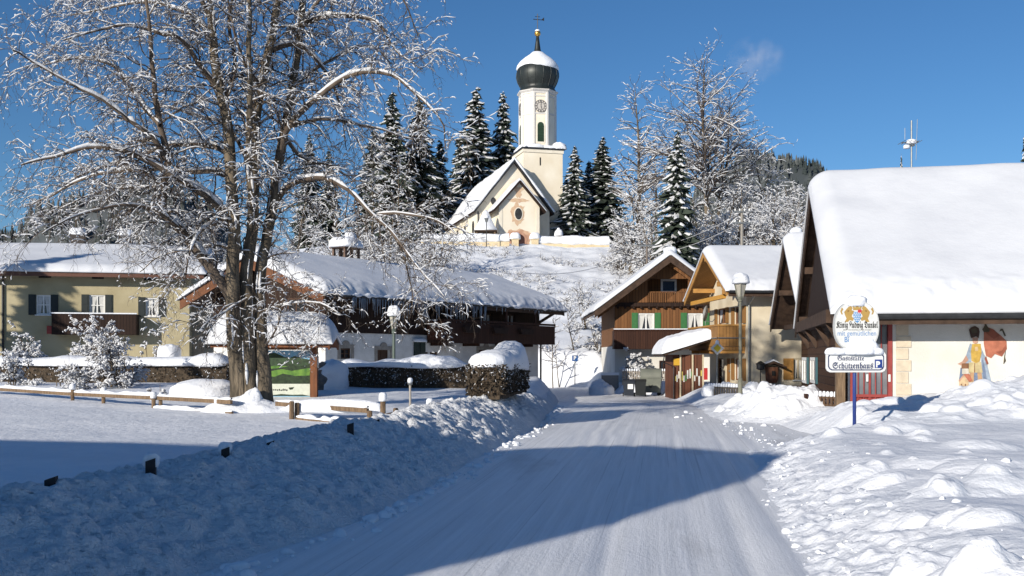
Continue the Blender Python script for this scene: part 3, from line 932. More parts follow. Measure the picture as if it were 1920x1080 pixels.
# ------------------------------------------------------------------ cream house with golden balcony
def cream_house():
    O = (11.1, 48); rz = R(3)
    G = thing('cream_house', 'cream rendered house with golden wooden balcony and golden gable overhang', 'house', (O[0], O[1], 0), rz)
    F = Fac(O, rz); FL = Fac(O, rz + R(90)); WL = Wall((0, 0), (0, 1), (-1, 0))
    L, D, yr, zr, ze = 9, 7, 3.5, 7.0, 4.72
    win = F.rect(1488, 1506, 672, 712)
    lw = [FL.rect(b, a, y0, y1) for (a, b, y0, y1) in ((1346, 1362, 578, 607), (1378, 1394, 575, 607), (1346, 1356, 672, 724), (1361, 1369, 672, 726), (1378, 1394, 672, 713))]
    mb = MB(); FRONT.holes(mb, 0, L, Z0, 5.1, [win], .2)
    WL.holes(mb, 0, D, Z0, 4.9, lw, .2)
    mb.prism([(0, 4.9), (D, 4.9), (yr, 6.8)], 'x', 0, .25)
    mb.quad((0, D, Z0), (L, D, Z0), (L, D, 5.1), (0, D, 5.1)); mb.add([(L, 0, Z0), (L, D, Z0), (L, D, 5.0), (L, yr, 6.8), (L, 0, 5.0)], [(0, 1, 2, 3, 4)])
    mb.build('wall', CREAM, G)
    gable_roof(G, None, -1.15, L + .5, -.9, yr, D + .9, ze, zr, .16, GOLDWOOD)
    barge(G, None, -1.15, -.92, yr, D + .92, ze, zr, .05, .24, GOLDBEAM)
    purlins(G, None, -1.14, 0, [(yr, 6.62), (1.0, 5.18), (6.0, 5.18), (.05, 4.75)], GOLDBEAM)
    mb = MB(); mb.beam((-1.0, .2, 4.55), (-1.0, 6.9, 4.55), .16, .2); mb.build('tie_beam', flat('honey_timber', (.55, .28, .05)), G)
    mb = MB(); mb.box(-1.1, L + .4, -.97, -.90, ze - .24, ze + .03); mb.build('fascia', BEAM, G)
    mb = MB(); mb.tube([(-1.1, -1.04, ze - .03), (L + .4, -1.04, ze - .03)], .07, 8); mb.build('gutter', DARKMETAL, G)
    roof_snow(G, None, -1.2, L + .5, yr, yr + .95, yr + .95, zr, ze, ze, .40, 24, nx=140, ns=100, rnd=.5, lump=.10, over=.06)
    window(G, FRONT, win, flat('pale_frame', (.55, .47, .33)), mull=1, curtain=CURTAIN, sill=WHITEPAINT)
    w_ = win; mb = MB(); FRONT.box(mb, w_[0] - .50, w_[0] - .02, w_[2], w_[3], .02, .06); s = mb.build('shutter', GOLDBEAM, G); s['label'] = 'orange wooden shutter folded open'
    brn = flat('brown_paint', (.20, .09, .04))
    for i in (0, 1, 4):
        window(G, WL, lw[i], brn, mull=1, curtain=CURTAIN if i != 1 else None)
        for k in (0, 1):
            a = lw[i][0] - .5 if k == 0 else lw[i][1]
            mb = MB(); WL.box(mb, a + .02, a + .48, lw[i][2], lw[i][3], .02, .07); mb.build('shutter', GOLDWOOD, G)
    window(G, WL, lw[2], brn, name='glazed_door', mull=0, cross=2)
    mb = MB(); WL.box(mb, lw[3][0], lw[3][1], -.5, lw[3][3], -.12, -.05); d = mb.build('door', GOLDWOOD, G)
    mb = MB(); WL.box(mb, lw[3][0] + .1, lw[3][0] + .2, .9, 1.0, -.05, .02); mb.build('handle', GREYMETAL, d)
    # balcony wraps the gable side
    zb0, zb1 = 2.02, 3.22
    mb = MB(); mb.box(-1.3, -.004, .15, 6.3, zb0 - .02, zb0 + .14); b = mb.build('balcony', GOLDWOOD, G)
    mb = MB(); mb.box(-1.32, -1.25, .13, 6.3, zb0 + .16, zb1 - .08); mb.box(-1.25, -.01, .13, .20, zb0 + .16, zb1 - .08); mb.box(-1.25, -.01, 6.23, 6.30, zb0 + .16, zb1 - .08)
    mb.build('railing', GOLDWOOD, b)
    mb = MB(); mb.box(-1.36, -1.2, .08, 6.36, zb1 - .08, zb1); mb.box(-1.2, -.01, .08, .24, zb1 - .08, zb1); mb.build('handrail', GOLDBEAM, b)
    for y in (.3, 2.3, 4.3, 6.1):
        mb = MB(); mb.beam((-1.2, y, zb0 - .1), (-.0, y, zb0 - .1), .14, .16); mb.build('joist', GOLDBEAM, b)
    mb = MB(); mb.tube([(-1.34, .18, zb0 + .55), (-1.34, 6.2, zb0 + .55)], .03, 6); mb.tube([(-1.34, .10, zb0 + .55), (-.02, .10, zb0 + .55)], .03, 6); mb.build('rail_trim', GREYMETAL, b)
    mb = MB(); mb.tube([(.10, -.95, ze - .2), (.10, -.1, ze - .6), (.10, -.07, -.4)], .05, 8); mb.build('downpipe', GREYMETAL, G)
    mb = MB(); mb.box(3.2, 3.6, 2.8, 3.2, 6.6, 7.9); c = mb.build('chimney', GREYWALL, G)
    mb = MB(); snow_dome(mb, (3.4, 3.0, 7.9), .3, .3, .3, 3); mb.build('snow', SNOW, c, True)


cream_house()


# ------------------------------------------------------------------ brown chalet
def chalet():
    O = (6.09, 60.0)
    G = thing('wooden_chalet', 'brown wooden chalet with green shutters and dark balcony below the hill', 'chalet', (O[0], O[1], 0))
    F = Fac(O, 0); Wd, D = 6.4, 9.0; xr = 3.13; zr, ze = 7.62, 4.32
    xf = Matrix.Rotation(R(90), 4, 'Z')     # ridge x' -> local y, y' -> -x
    r1 = F.rect(1196, 1227, 587, 620); r2 = F.rect(1288, 1318, 587, 620)
    lo = F.rect(1214, 1290, 523, 572)
    zt = 4.66
    mb = MB(); FRONT.holes(mb, 0, Wd, 2.3, zt, [r1, r2], .14)
    mb.quad((0, 0, 2.3), (0, D, 2.3), (0, D, 4.8), (0, 0, 4.8)); mb.quad((Wd, 0, 2.3), (Wd, D, 2.3), (Wd, D, 4.8), (Wd, 0, 4.8))
    mb.build('upper_wall', BROWNWOOD, G)
    mb = MB(); FRONT.box(mb, 0, Wd, Z0, 2.3, -D, 0); mb.build('lower_wall', WHITEWALL, G)
    # gable: boarded left part, loggia to the right
    up = MB(); k = (zr - ze) / (xr + 1.25)
    def roofz(x): return zr - .22 - abs(x - xr) * k
    xl, xr2 = lo[0], min(lo[1], 2 * xr - .5); z0g, z1g = 4.88, lo[3]
    up.prism([(.02, z0g), (xl, z0g), (xl, roofz(xl)), (.02, roofz(.02))], 'y', -.12, .1)
    up.prism([(xl, z1g), (xr2, z1g), (xr2, max(z1g + .02, roofz(xr2))), (xr, roofz(xr)), (xl, roofz(xl))], 'y', -.12, .1)
    up.prism([(xr2, z0g), (Wd - .02, z0g), (Wd - .02, roofz(Wd)), (xr2, roofz(xr2))], 'y', -.12, .1)
    up.build('gable_boarding', BROWNWOOD, G)
    mb = MB(); mb.prism([(0.02, z0g), (Wd - .02, z0g), (Wd - .02, roofz(Wd)), (xr, roofz(xr)), (.02, roofz(.02))], 'y', 1.1, 1.2); mb.build('loggia_wall', BROWNWOOD, G)
    wr = F.rect(1244, 1274, 521, 547); WLo = Wall((0, 1.1), (1, 0), (0, -1))
    f = MB(); t = .12
    for (a, b, c, d) in ((wr[0], wr[0] + t, wr[2], wr[3]), (wr[1] - t, wr[1], wr[2], wr[3]), (wr[0] + t, wr[1] - t, wr[3] - t, wr[3]), (wr[0] + t, wr[1] - t, wr[2], wr[2] + t)):
        WLo.box(f, a, b, c, d, .0, .06)
    w_ = f.build('loggia_window', WHITEPAINT, G); p = MB(); WLo.box(p, wr[0] + t, wr[1] - t, wr[2] + t, wr[3] - t, .003, .03); p.build('pane', GLASS, w_)
    zb = F.uz(1240, 547)[1]
    rl = MB()
    n = 22
    for i in range(n):
        a = xl + (xr2 - xl) * i / n; FRONT.box(rl, a + .02, a + (xr2 - xl) / n - .025, z0g, zb - .06, .14, .17)
    FRONT.box(rl, xl, xr2, zb - .06, zb, .12, .20); rl.build('loggia_railing', BROWNWOOD, G)
    mb = MB(); FRONT.box(mb, -.1, Wd + .1, 4.64, 4.86, -.05, .22)
    for i in range(14): FRONT.box(mb, .1 + i * .46, .22 + i * .46, 4.52, 4.64, .02, .2)
    mb.build('cornice_beam', DARKWOOD, G)
    gf = flat('green_paint', (.045, .16, .055), .55)
    for r in (r1, r2):
        window(G, FRONT, r, WHITEPAINT, t=.09, mull=1, curtain=CURTAIN, sill=WHITEPAINT)
        shutters(G, FRONT, r, gf, .38)
    # balcony
    zt2, zb2 = 3.24, 2.12
    mb = MB(); FRONT.box(mb, -.15, Wd + .15, zb2, zb2 + .15, 0, 1.1); b = mb.build('balcony', BALCWOOD, G)
    mb = MB(); FRONT.box(mb, -.15, Wd + .15, zb2 + .15, zt2 - .05, 1.05, 1.1); FRONT.box(mb, -.15, -.10, zb2 + .15, zt2 - .05, 0, 1.05); mb.build('railing', BALCWOOD, b)
    mb = MB(); FRONT.box(mb, -.2, Wd + .2, zt2 - .05, zt2 + .02, 1.0, 1.16); mb.build('handrail', BALCWOOD, b)
    mb = MB(); FRONT.box(mb, -.18, Wd + .18, zt2 + .02, zt2 + .07, 1.01, 1.15); mb.build('snow', SNOW, b)
    ye = -(xr + 4.40)
    gable_roof(G, xf, -1.05, D + .6, -(xr + 4.4), -xr, -(xr - 4.4), ze, zr, .2)
    barge(G, xf, -1.05, -(xr + 4.42), -xr, -(xr - 4.42), ze, zr, .06, .40)
    barge(G, xf, -.55, -(xr + 4.2), -xr, -(xr - 4.2), ze - .1, zr - .22, .06, .32, BROWNWOOD, 'inner_bargeboard')
    purlins(G, xf, -1.0, .1, [(-xr, zr - .36), (-xr - 2, zr - .4 - 2 * k), (-xr + 2, zr - .4 - 2 * k), (-xr - 3.4, zr - .4 - 3.4 * k)], BEAM)
    roof_snow(G, xf, -1.12, D + .6, -xr, 4.45, 4.45, zr, ze, ze, .34, 34, nx=110, ns=110, rnd=.4, lump=.06, over=.05)
    mb = MB(); mb.box(3.7, 4.3, 4.5, 5.1, 6.8, 8.35); c = mb.build('chimney', GREYWALL, G)
    mb = MB(); snow_dome(mb, (4.0, 4.8, 8.35), .42, .42, .35, 5); mb.build('snow', SNOW, c, True)
    # ground floor windows and flower tub
    lw = F.rect(1236, 1252, 676, 700)
    window(G, FRONT, (lw[0], lw[1], lw[2], lw[3]), BALCWOOD, mull=1, depth=-.03)


chalet()


# ------------------------------------------------------------------ notice shed
def notice_shed():
    Y = 50.0; x0, x1 = 302 * Y / FPX, 9.45; zb = -.55
    G = thing('notice_shed', 'low dark wooden shed with pinned notices and snow roof beside cream house', 'shed', (x0, Y, 0))
    w = x1 - x0; F = Fac((x0, Y), 0)
    mb = MB(); mb.box(0, w, .03, 2.6, zb, 1.78); mb.build('wall', planks('shed_boards', (.15, .06, .035), (.085, .035, .022), .3), G)
    pm = flat('pale_post', (.55, .47, .33))
    for px in (1275.5, 1298.5, 1318):
        u, _ = F.uz(px, 700); mb = MB(); FRONT.box(mb, u - .035, u + .035, zb, 1.78, -.02, .06); mb.build('post', pm, G)
    cols = [flat('paper', (.72, .71, .66)), flat('paper_pale', (.6, .62, .6)), flat('paper_yellow', (.6, .5, .12)), flat('paper_green', (.1, .3, .12))]
    rg = random.Random(8)
    for (a, b) in ((1266, 1274), (1278, 1297), (1301, 1316)):
        x = a
        while x < b:
            wpx = rg.uniform(1.6, 3.2); yy = rg.uniform(688, 706); hp = rg.uniform(7, 20)
            u0, u1, z0, z1 = F.rect(x, min(x + wpx, b), yy, yy + hp)
            mb = MB(); FRONT.box(mb, u0, u1, z0, z1, -.025, -.012); mb.build('notice', cols[rg.choice([0, 0, 0, 1, 1, 2, 3])], G)
            x += wpx + rg.uniform(.6, 2.2)
    u0, u1, z0, z1 = F.rect(1263, 1275, 672, 685)
    mb = MB(); FRONT.box(mb, u0, u1, z0, z1, .0, .03); mb.build('yellow_board', flat('yellow_board', (.55, .32, .03)), G)
    u0, u1, z0, z1 = F.rect(1319.5, 1326, 690, 712)
    mb = MB(); FRONT.box(mb, u0, u1, z0, z1, -.1, .12); mb.build('red_box', flat('red_box', (.45, .03, .03)), G)
    a = -.55
    mb = MB(); mb.prism([(a, 1.72), (w + .2, 2.45), (w + .2, 2.57), (a, 1.84)], 'y', -.6, 2.9); mb.build('roof', BEAM, G)
    # snow on a mono-pitch: grid blanket
    nx, ny = 70, 60
    X, Yg = np.meshgrid(np.linspace(0, 1, nx), np.linspace(0, 1, ny), indexing='ij')
    Lx = w + .2 - a
    e = np.minimum(np.minimum(X * Lx, (1 - X) * Lx + .15), np.minimum(Yg, 1 - Yg) * 3.6)
    q = np.clip(e / .5, 0, 1); th = .72 * np.sqrt(1 - (1 - q) ** 2) * (1 + .3 * fbm(X * 3, Yg * 3, 4, 3)) * (1 - .25 * X)
    xx = a - .1 + X * (Lx + .15); yy = -.7 + Yg * 3.7; zz = 1.83 + X * .74 + th - .02 * (th < .01) + .03 * fbm(X * 14, Yg * 14, 6, 2) * (th > .02)
    idx = np.arange(nx * ny).reshape(nx, ny)
    Fq = np.stack([idx[:-1, :-1], idx[1:, :-1], idx[1:, 1:], idx[:-1, 1:]], -1).reshape(-1, 4)
    npmesh('snow', np.stack([xx, yy, zz], -1).reshape(-1, 3), Fq, SNOW, G)
    mb = MB(); mb.tube([(a + .02, -.66, 1.74), (a + .02, -.3, 1.4), (.02, -.1, 1.2), (.02, -.06, zb)], .03, 6); mb.build('downpipe', DARKMETAL, G)


notice_shed()


# ------------------------------------------------------------------ farmhouse
def farmhouse():
    O = (-7.37, 40.0); rz = math.atan2(.83, .556)
    G = thing('farmhouse', 'long old farmhouse with dark boarded upper floor, icicles and snow roof', 'farmhouse', (O[0], O[1], 0), rz)
    F = Fac(O, rz); n = (math.sin(rz), -math.cos(rz))
    L, D, yr, zr, ze, zm = 15.7, 6.6, 3.3, 5.72, 4.08, 2.65
    ow = [F.rect(638, 658, 653, 673), F.rect(707, 731, 656, 704), F.rect(794, 803, 660, 672), F.rect(806, 821, 660, 672), F.rect(897, 925, 656, 700), F.rect(960, 982, 664, 690)]
    uw = [F.rect(809, 818, 582, 602), F.rect(860, 876, 584, 628), F.rect(904, 920, 588, 630), F.rect(949, 964, 590, 632)]
    mb = MB(); FRONT.holes(mb, 0, L, Z0, zm, ow, .22)
    mb.quad((L, 0, Z0), (L, D, Z0), (L, D, zm), (L, 0, zm)); mb.quad((0, 0, Z0), (0, D, Z0), (0, D, zm), (0, 0, zm)); mb.quad((0, D, Z0), (L, D, Z0), (L, D, zm), (0, D, zm))
    mb.build('lower_wall', GREYWALL, G)
    mb = MB(); W2 = Wall((0, -.05), (1, 0), (0, -1)); W2.holes(mb, -.05, L + .05, zm, 4.45, uw, .14)
    mb.quad((-.05, -.05, zm), (L + .05, -.05, zm), (L + .05, D, zm), (-.05, D, zm))
    mb.add([(L + .05, -.05, zm), (L + .05, D, zm), (L + .05, D, 4.4), (L + .05, yr, 5.5), (L + .05, -.05, 4.4)], [(0, 1, 2, 3, 4)])
    mb.quad((0, D, zm), (L, D, zm), (L, D, 4.4), (0, D, 4.4))
    mb.build('upper_wall', DARKWOOD, G)
    mb = MB(); mb.add([(-.05, -.05, zm), (-.05, D, zm), (-.05, D, 4.4), (-.05, yr, 5.5), (-.05, -.05, 4.4)], [(0, 1, 2, 3, 4)])
    mb.build('gable_wall', DARKWOOD, G)
    gable_roof(G, None, -1.0, L + 1.1, -.9, yr, D + .9, ze, zr, .16)
    barge(G, None, -1.0, -.92, yr, D + .92, ze, zr, .05, .38, mat('orange_brown_boards', (.17, .07, .032), (.11, .045, .02), scale=4))
    barge(G, None, L + 1.15, -.92, yr, D + .92, ze, zr, .05, .26)
    purlins(G, None, -1.0, 0, [(yr, 5.42), (1.4, 4.75), (5.2, 4.75), (-.05, 4.2)], BEAM)
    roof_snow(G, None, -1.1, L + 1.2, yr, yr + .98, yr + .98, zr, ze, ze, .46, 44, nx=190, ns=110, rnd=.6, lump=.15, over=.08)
    mb = MB(); mb.box(-1.0, L + 1.1, -.95, -.89, ze - .22, ze + .02); mb.build('fascia', BEAM, G)
    mb = MB(); mb.tube([(-1.05, -1.03, ze - .02), (L + 1.1, -1.03, ze - .02)], .06, 8); mb.build('gutter', DARKMETAL, G)
    # snow rim lying in the gutter
    Ts = Tubes(); xs = np.linspace(-1.05, L + 1.1, 160)
    Ts.add(np.stack([xs, -1.02 + 0 * xs, ze + .05 + .03 * fbm(xs * 2, xs * 0, 3, 3)], -1), .085 + .07 * fbm(xs * 3, xs * 0, 7, 3), 7)
    Ts.build('gutter_snow', SNOW, G)
    ice = bpy.data.materials.new('ice'); ice.use_nodes = True; b_ = ice.node_tree.nodes['Principled BSDF']
    b_.inputs['Base Color'].default_value = (.55, .60, .66, 1); b_.inputs['Roughness'].default_value = .12; b_.inputs['Transmission Weight'].default_value = .55; b_.inputs['IOR'].default_value = 1.31
    rg = random.Random(2); mb = MB()
    for i in range(120):
        x = rg.uniform(.3, 9.5) if i < 105 else rg.uniform(9.5, 16); l = rg.uniform(.15, .95) * (1 if x < 9.5 else .35)
        mb.lathe([(.004, -l), (.016, -l * .5), (.034, 0)], 5, (x, -1.03 + rg.uniform(-.03, .03), ze - .05))
    o = mb.build('icicles', ice, G, True); o['kind'] = 'stuff'
    stone = mat('stone_surround', (.34, .31, .27), (.25, .23, .2), rough=.9, scale=6, bump=.3)
    brn = flat('dark_brown_frame', (.07, .035, .02))
    for i, r in enumerate(ow):
        if i in (1, 4):
            mb = MB(); FRONT.box(mb, r[0], r[1], r[2], r[3], -.2, -.13)
            c = (r[0] + r[1]) / 2; FRONT.box(mb, c - .03, c + .03, r[2], r[3], -.13, -.11)
            d = mb.build('door', brn, G); h = MB(); FRONT.box(h, c + .08, c + .14, 1.0, 1.12, -.13, -.08); h.build('handle', GREYMETAL, d)
        else:
            window(G, FRONT, r, brn, mull=1, cross=1 if i == 0 else 0, curtain=CURTAIN if i == 5 else None)
        if i in (0, 1, 4, 5):
            s = MB(); t = .16
            FRONT.box(s, r[0] - t, r[0], r[2], r[3], 0, .03); FRONT.box(s, r[1], r[1] + t, r[2], r[3], 0, .03); FRONT.box(s, r[0] - t, r[1] + t, r[3], r[3] + t, 0, .035)
            c = (r[0] + r[1]) / 2
            s.prism([(c + .22 * math.cos(a), r[3] + t + .16 * math.sin(a)) for a in np.linspace(0, math.pi, 9)], 'y', -.03, 0)
            s.build('stone_surround', stone, G)
    dg = flat('dark_green_shutter', (.02, .035, .03))
    r = F.rect(775, 795, 640, 673); mb = MB(); FRONT.box(mb, r[0], (r[0] + r[1]) / 2 - .02, r[2], r[3], .03, .09); FRONT.box(mb, (r[0] + r[1]) / 2 + .02, r[1], r[2], r[3], .03, .09)
    s = mb.build('shutter', dg, G); mb = MB(); snow_dome(mb, ((r[0] + r[1]) / 2, -.1, r[3] - .01), (r[1] - r[0]) / 2 + .08, .13, .16, 4, n=20, k=6, drop=.02); mb.build('snow', SNOW, s, True)
    for i, r in enumerate(uw):
        window(G, W2, r, brn, mull=1, curtain=CURTAIN if i else None, depth=.1)
    # balcony
    bo = (O[0] + n[0] * 1.0, O[1] + n[1] * 1.0); FB = Fac(bo, rz)
    b0 = FB.uz(832, 630)[0]; b1 = L + .05
    zt, zb = 3.36, 2.36
    mb = MB(); mb.box(b0, b1, -1.0, -.06, zb - .06, zb + .08); b = mb.build('balcony', BALCWOOD, G)
    mb = MB(); mb.box(b0, b1, -1.0, -.95, zb + .08, zt - .12); mb.build('railing', BALCWOOD, b)
    mb = MB(); mb.box(b0, b0 + .05, -.95, -.06, zb + .08, zt - .12); mb.build('end_panel', SUNLITWOOD, b)  # end face takes brighter boards: its sunlight is put into the colour
    mb = MB(); mb.box(b0 - .02, b1, -1.04, -.92, zt - .10, zt); mb.box(b0 - .02, b0 + .08, -.92, -.06, zt - .10, zt); mb.build('handrail', BALCWOOD, b)
    for px in (847, 905, 951, 1005):
        u = min(FB.uz(px, 620)[0], b1 - .09); mb = MB(); mb.box(u - .07, u + .07, -.98, -.90, zb + .08, ze - .1); mb.build('balcony_post', BALCWOOD, b)
    for i in range(3):
        u = b0 + 1.3 + i * 2.3; mb = MB(); mb.prism([(u, zt - .32), (u + 1.3, zt - .32), (u + 1.15, zt - .58), (u + .15, zt - .58)], 'y', -1.18, -1.0); mb.build('flower_box', DARKWOOD, b)
    for px in (840, 900, 960, 1000):
        u = min(FB.uz(px, 640)[0], b1 - .1); mb = MB(); mb.beam((u, -.05, zb - .12), (u, -.95, zb - .12), .12, .14); mb.build('joist', BALCWOOD, b)
    mb = MB(); mb.beam((L + .06, .1, 3.4), (L + 1.0, -.6, 4.1), .12, .14); mb.build('eave_brace', BEAM, G)
    mb = MB(); mb.tube([(L + .1, -.1, 2.6), (L + .1, -.1, -.4)], .05, 8); mb.build('downpipe', DARKMETAL, G)
    r = F.rect(835, 848, 649, 659); mb = MB(); FRONT.box(mb, r[0], r[1], r[2], r[3], .0, .2); mb.build('white_wall_box', WHITEPAINT, G)
    # big ridge chimney under a snow dome
    mb = MB(); mb.box(4.75, 5.75, yr + .1, yr + .9, 5.2, 6.2)
    mb.box(4.65, 5.85, yr, yr + 1.0, 6.62, 6.72)
    for x in (4.75, 5.2, 5.65):
        for y in (yr + .1, yr + .8): mb.box(x, x + .1, y, y + .1, 6.2, 6.62)
    c = mb.build('chimney', mat('brick_chimney', (.16, .10, .07), (.10, .065, .05), scale=8), G)
    mb = MB(); snow_dome(mb, (5.25, yr + .5, 6.72), .8, .7, .45, 9, n=30); snow_dome(mb, (5.5, yr + .5, 7.1), .3, .3, .3, 3, n=16, k=7); mb.build('snow', SNOW, c, True)
    # gable window and small red balcony on the left end
    WG = Wall((-.05, 0), (0, 1), (-1, 0))
    for (y0, z0) in ((1.0, 3.0), (3.6, 3.0)):
        mb = MB(); WG.box(mb, y0, y0 + 1.0, z0, z0 + 1.05, 0, .05); w_ = mb.build('gable_window', brn, G)
        mb = MB(); WG.box(mb, y0 + .08, y0 + .46, z0 + .08, z0 + .97, .052, .06); WG.box(mb, y0 + .54, y0 + .92, z0 + .08, z0 + .97, .052, .06); mb.build('pane', GLASS, w_)


farmhouse()


# ------------------------------------------------------------------ yellow house (left)
def yellow_house():
    Y0 = 56.2; rz = R(12); O = (-38.0 * 1, Y0)
    F = Fac(O, rz)
    G = thing('yellow_house', 'pale yellow two-storey house with dark shutters behind the snowy bushes', 'house', (O[0], O[1], 0), rz)
    L = F.uz(355, 580)[0]; D = 9; yr = 4.5; ze, zr = 6.5, 8.3
    W_ = [F.rect(a, b, c, d) for (a, b, c, d) in ((68, 95, 553, 590), (167, 197, 553, 592), (273, 297, 558, 593))]
    at = [F.rect(a, b, c, d) for (a, b, c, d) in ((72, 96, 510, 521), (172, 195, 512, 523), (270, 290, 515, 526))]
    mb = MB(); FRONT.holes(mb, 0, L, Z0, 6.75, W_ + at, .16)
    mb.add([(L, 0, Z0), (L, D, Z0), (L, D, 6.7), (L, yr, 8.0), (L, 0, 6.7)], [(0, 1, 2, 3, 4)]); mb.add([(0, 0, Z0), (0, D, Z0), (0, D, 6.7), (0, yr, 8.0), (0, 0, 6.7)], [(0, 1, 2, 3, 4)])
    mb.quad((0, D, Z0), (L, D, Z0), (L, D, 6.7), (0, D, 6.7)); mb.build('wall', YELLOW, G)
    gable_roof(G, None, -.5, L + .9, -.9, yr, D + .9, ze, zr)
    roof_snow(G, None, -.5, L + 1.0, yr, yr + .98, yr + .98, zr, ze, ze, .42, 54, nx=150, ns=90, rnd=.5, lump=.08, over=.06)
    mb = MB(); mb.box(-.5, L + .9, -.96, -.89, ze - .24, ze + .02); mb.build('fascia', flat('brown_fascia', (.13, .06, .04)), G)
    dk = flat('dark_shutter', (.025, .032, .032))
    for r in W_:
        window(G, FRONT, r, WHITEPAINT, t=.08, mull=1, cross=1, curtain=CURTAIN, sill=WHITEPAINT); shutters(G, FRONT, r, dk, .42)
    for r in at: window(G, FRONT, r, dk, name='attic_window', mull=1)
    r = F.rect(105, 261, 590, 628)
    mb = MB(); FRONT.box(mb, r[0], r[1], r[2], r[2] + .12, 0, 1.1); b = mb.build('balcony', DARKWOOD, G)
    mb = MB(); FRONT.box(mb, r[0], r[1], r[2] + .12, r[3], 1.04, 1.1); FRONT.box(mb, r[0], r[0] + .05, r[2] + .12, r[3], 0, 1.04); FRONT.box(mb, r[1] - .05, r[1], r[2] + .12, r[3], 0, 1.04); mb.build('railing', DARKWOOD, b)
    mb = MB(); FRONT.box(mb, r[0] - .03, r[1] + .03, r[3], r[3] + .07, .98, 1.16); mb.build('snow', SNOW, b)
    r = F.rect(88, 100, 611, 626); mb = MB(); FRONT.box(mb, r[0], r[1], r[2], r[3], 0, .06); mb.build('red_sign', flat('dull_red', (.34, .06, .05)), G)
    u = F.uz(6, 580)[0]; mb = MB(); mb.tube([(u, -.08, 6.3), (u, -.08, -.4)], .06, 8); mb.build('downpipe', DARKMETAL, G)
    # annex with a rounded snow roof
    mb = MB(); mb.box(L + .004, L + 2.6, 1.5, D - .5, Z0, 4.7); a = mb.build('annex', mat('grey_annex_render', (.34, .30, .22), (.28, .25, .19), scale=2), G)
    mb = MB(); mb.box(L - .2, L + 3.0, 1.0, D, 4.72, 4.85); mb.build('annex_roof', BEAM, a)
    mb = MB(); snow_dome(mb, (L + 1.45, 4.8, 4.86), 1.75, 4.1, .95, 7, n=34); mb.build('annex_snow', SNOW, a, True)
    mb = MB(); mb.box(L + .8, L + 1.6, 1.44, 1.50, 2.2, 3.3); mb.build('annex_window', GLASS, a)
    for (px, dy) in ((143, .4), (233, .4)):
        u = F.uz(px, 460)[0] * 1.0
        # shift for the ridge lying further back
        k = (px - 960) / FPX; th = rz
        ux = (k * (O[1] + yr * math.cos(th)) - (O[0] - yr * math.sin(th))) / (math.cos(th) - k * math.sin(th))
        mb = MB(); mb.box(ux - .42, ux + .42, yr + .1, yr + .8, 8.0, 9.35); c = mb.build('chimney', mat('dark_chimney', (.06, .05, .045), scale=6), G)
        mb = MB(); snow_dome(mb, (ux, yr + .45, 9.35), .5, .42, .42, int(px)); mb.build('snow', SNOW, c, True)


yellow_house()


# ------------------------------------------------------------------ neighbouring house behind the photographer on the left: casts the big shadow
def neighbour():
    n = (SUN_AZ[1], -SUN_AZ[0]); a0 = -10.3
    org = (SUN_AZ[0] * a0 + n[0] * -9, SUN_AZ[1] * a0 + n[1] * -9)
    rz = math.atan2(n[1], n[0])
    G = thing('farm_barn', 'barn with a rounded snow roof behind the viewer on the left', 'barn', (org[0], org[1], 0), rz)
    q = [(-5.3, 5.6), (-5.45, 6.4), (-5.65, 7.2), (-6.2, 8.6), (-6.9, 8.85), (-7.8, 8.93), (-9.5, 9.0), (-10.3, 8.75), (-11.1, 8.25), (-11.87, 6.9)]
    poly = [(u + 9, h) for u, h in q]
    mb = MB(); mb.prism([(-2.8, Z0), (3.5, Z0), (3.5, 5.9), (2.9, 8.0), (-1.3, 8.2), (-2.8, 6.5)], 'y', -8, 0); mb.build('wall', BROWNWOOD, G)
    mb = MB(); mb.prism(poly, 'y', -8.6, .5); mb.build('snow_roof', SNOW, G)
    mb = MB(); mb.prism([(-14, Z0), (-2.87, Z0), (-2.87, 6.5), (-14, 4.6)], 'y', -7, -.3); mb.build('wing_wall', WHITEWALL, G)
    mb = MB(); mb.prism([(-14.4, 4.6), (-2.87, 6.55), (-2.87, 6.95), (-14.4, 5.2)], 'y', -7.5, .2); mb.build('wing_roof', SNOW, G)
    for x in (-2.4, .6):
        mb = MB(); mb.box(x, x + 1.0, .005, .06, 1.2, 2.4); w_ = mb.build('window', WHITEPAINT, G); mb = MB(); mb.box(x + .1, x + .9, .062, .07, 1.3, 2.3); mb.build('pane', GLASS, w_)


neighbour()
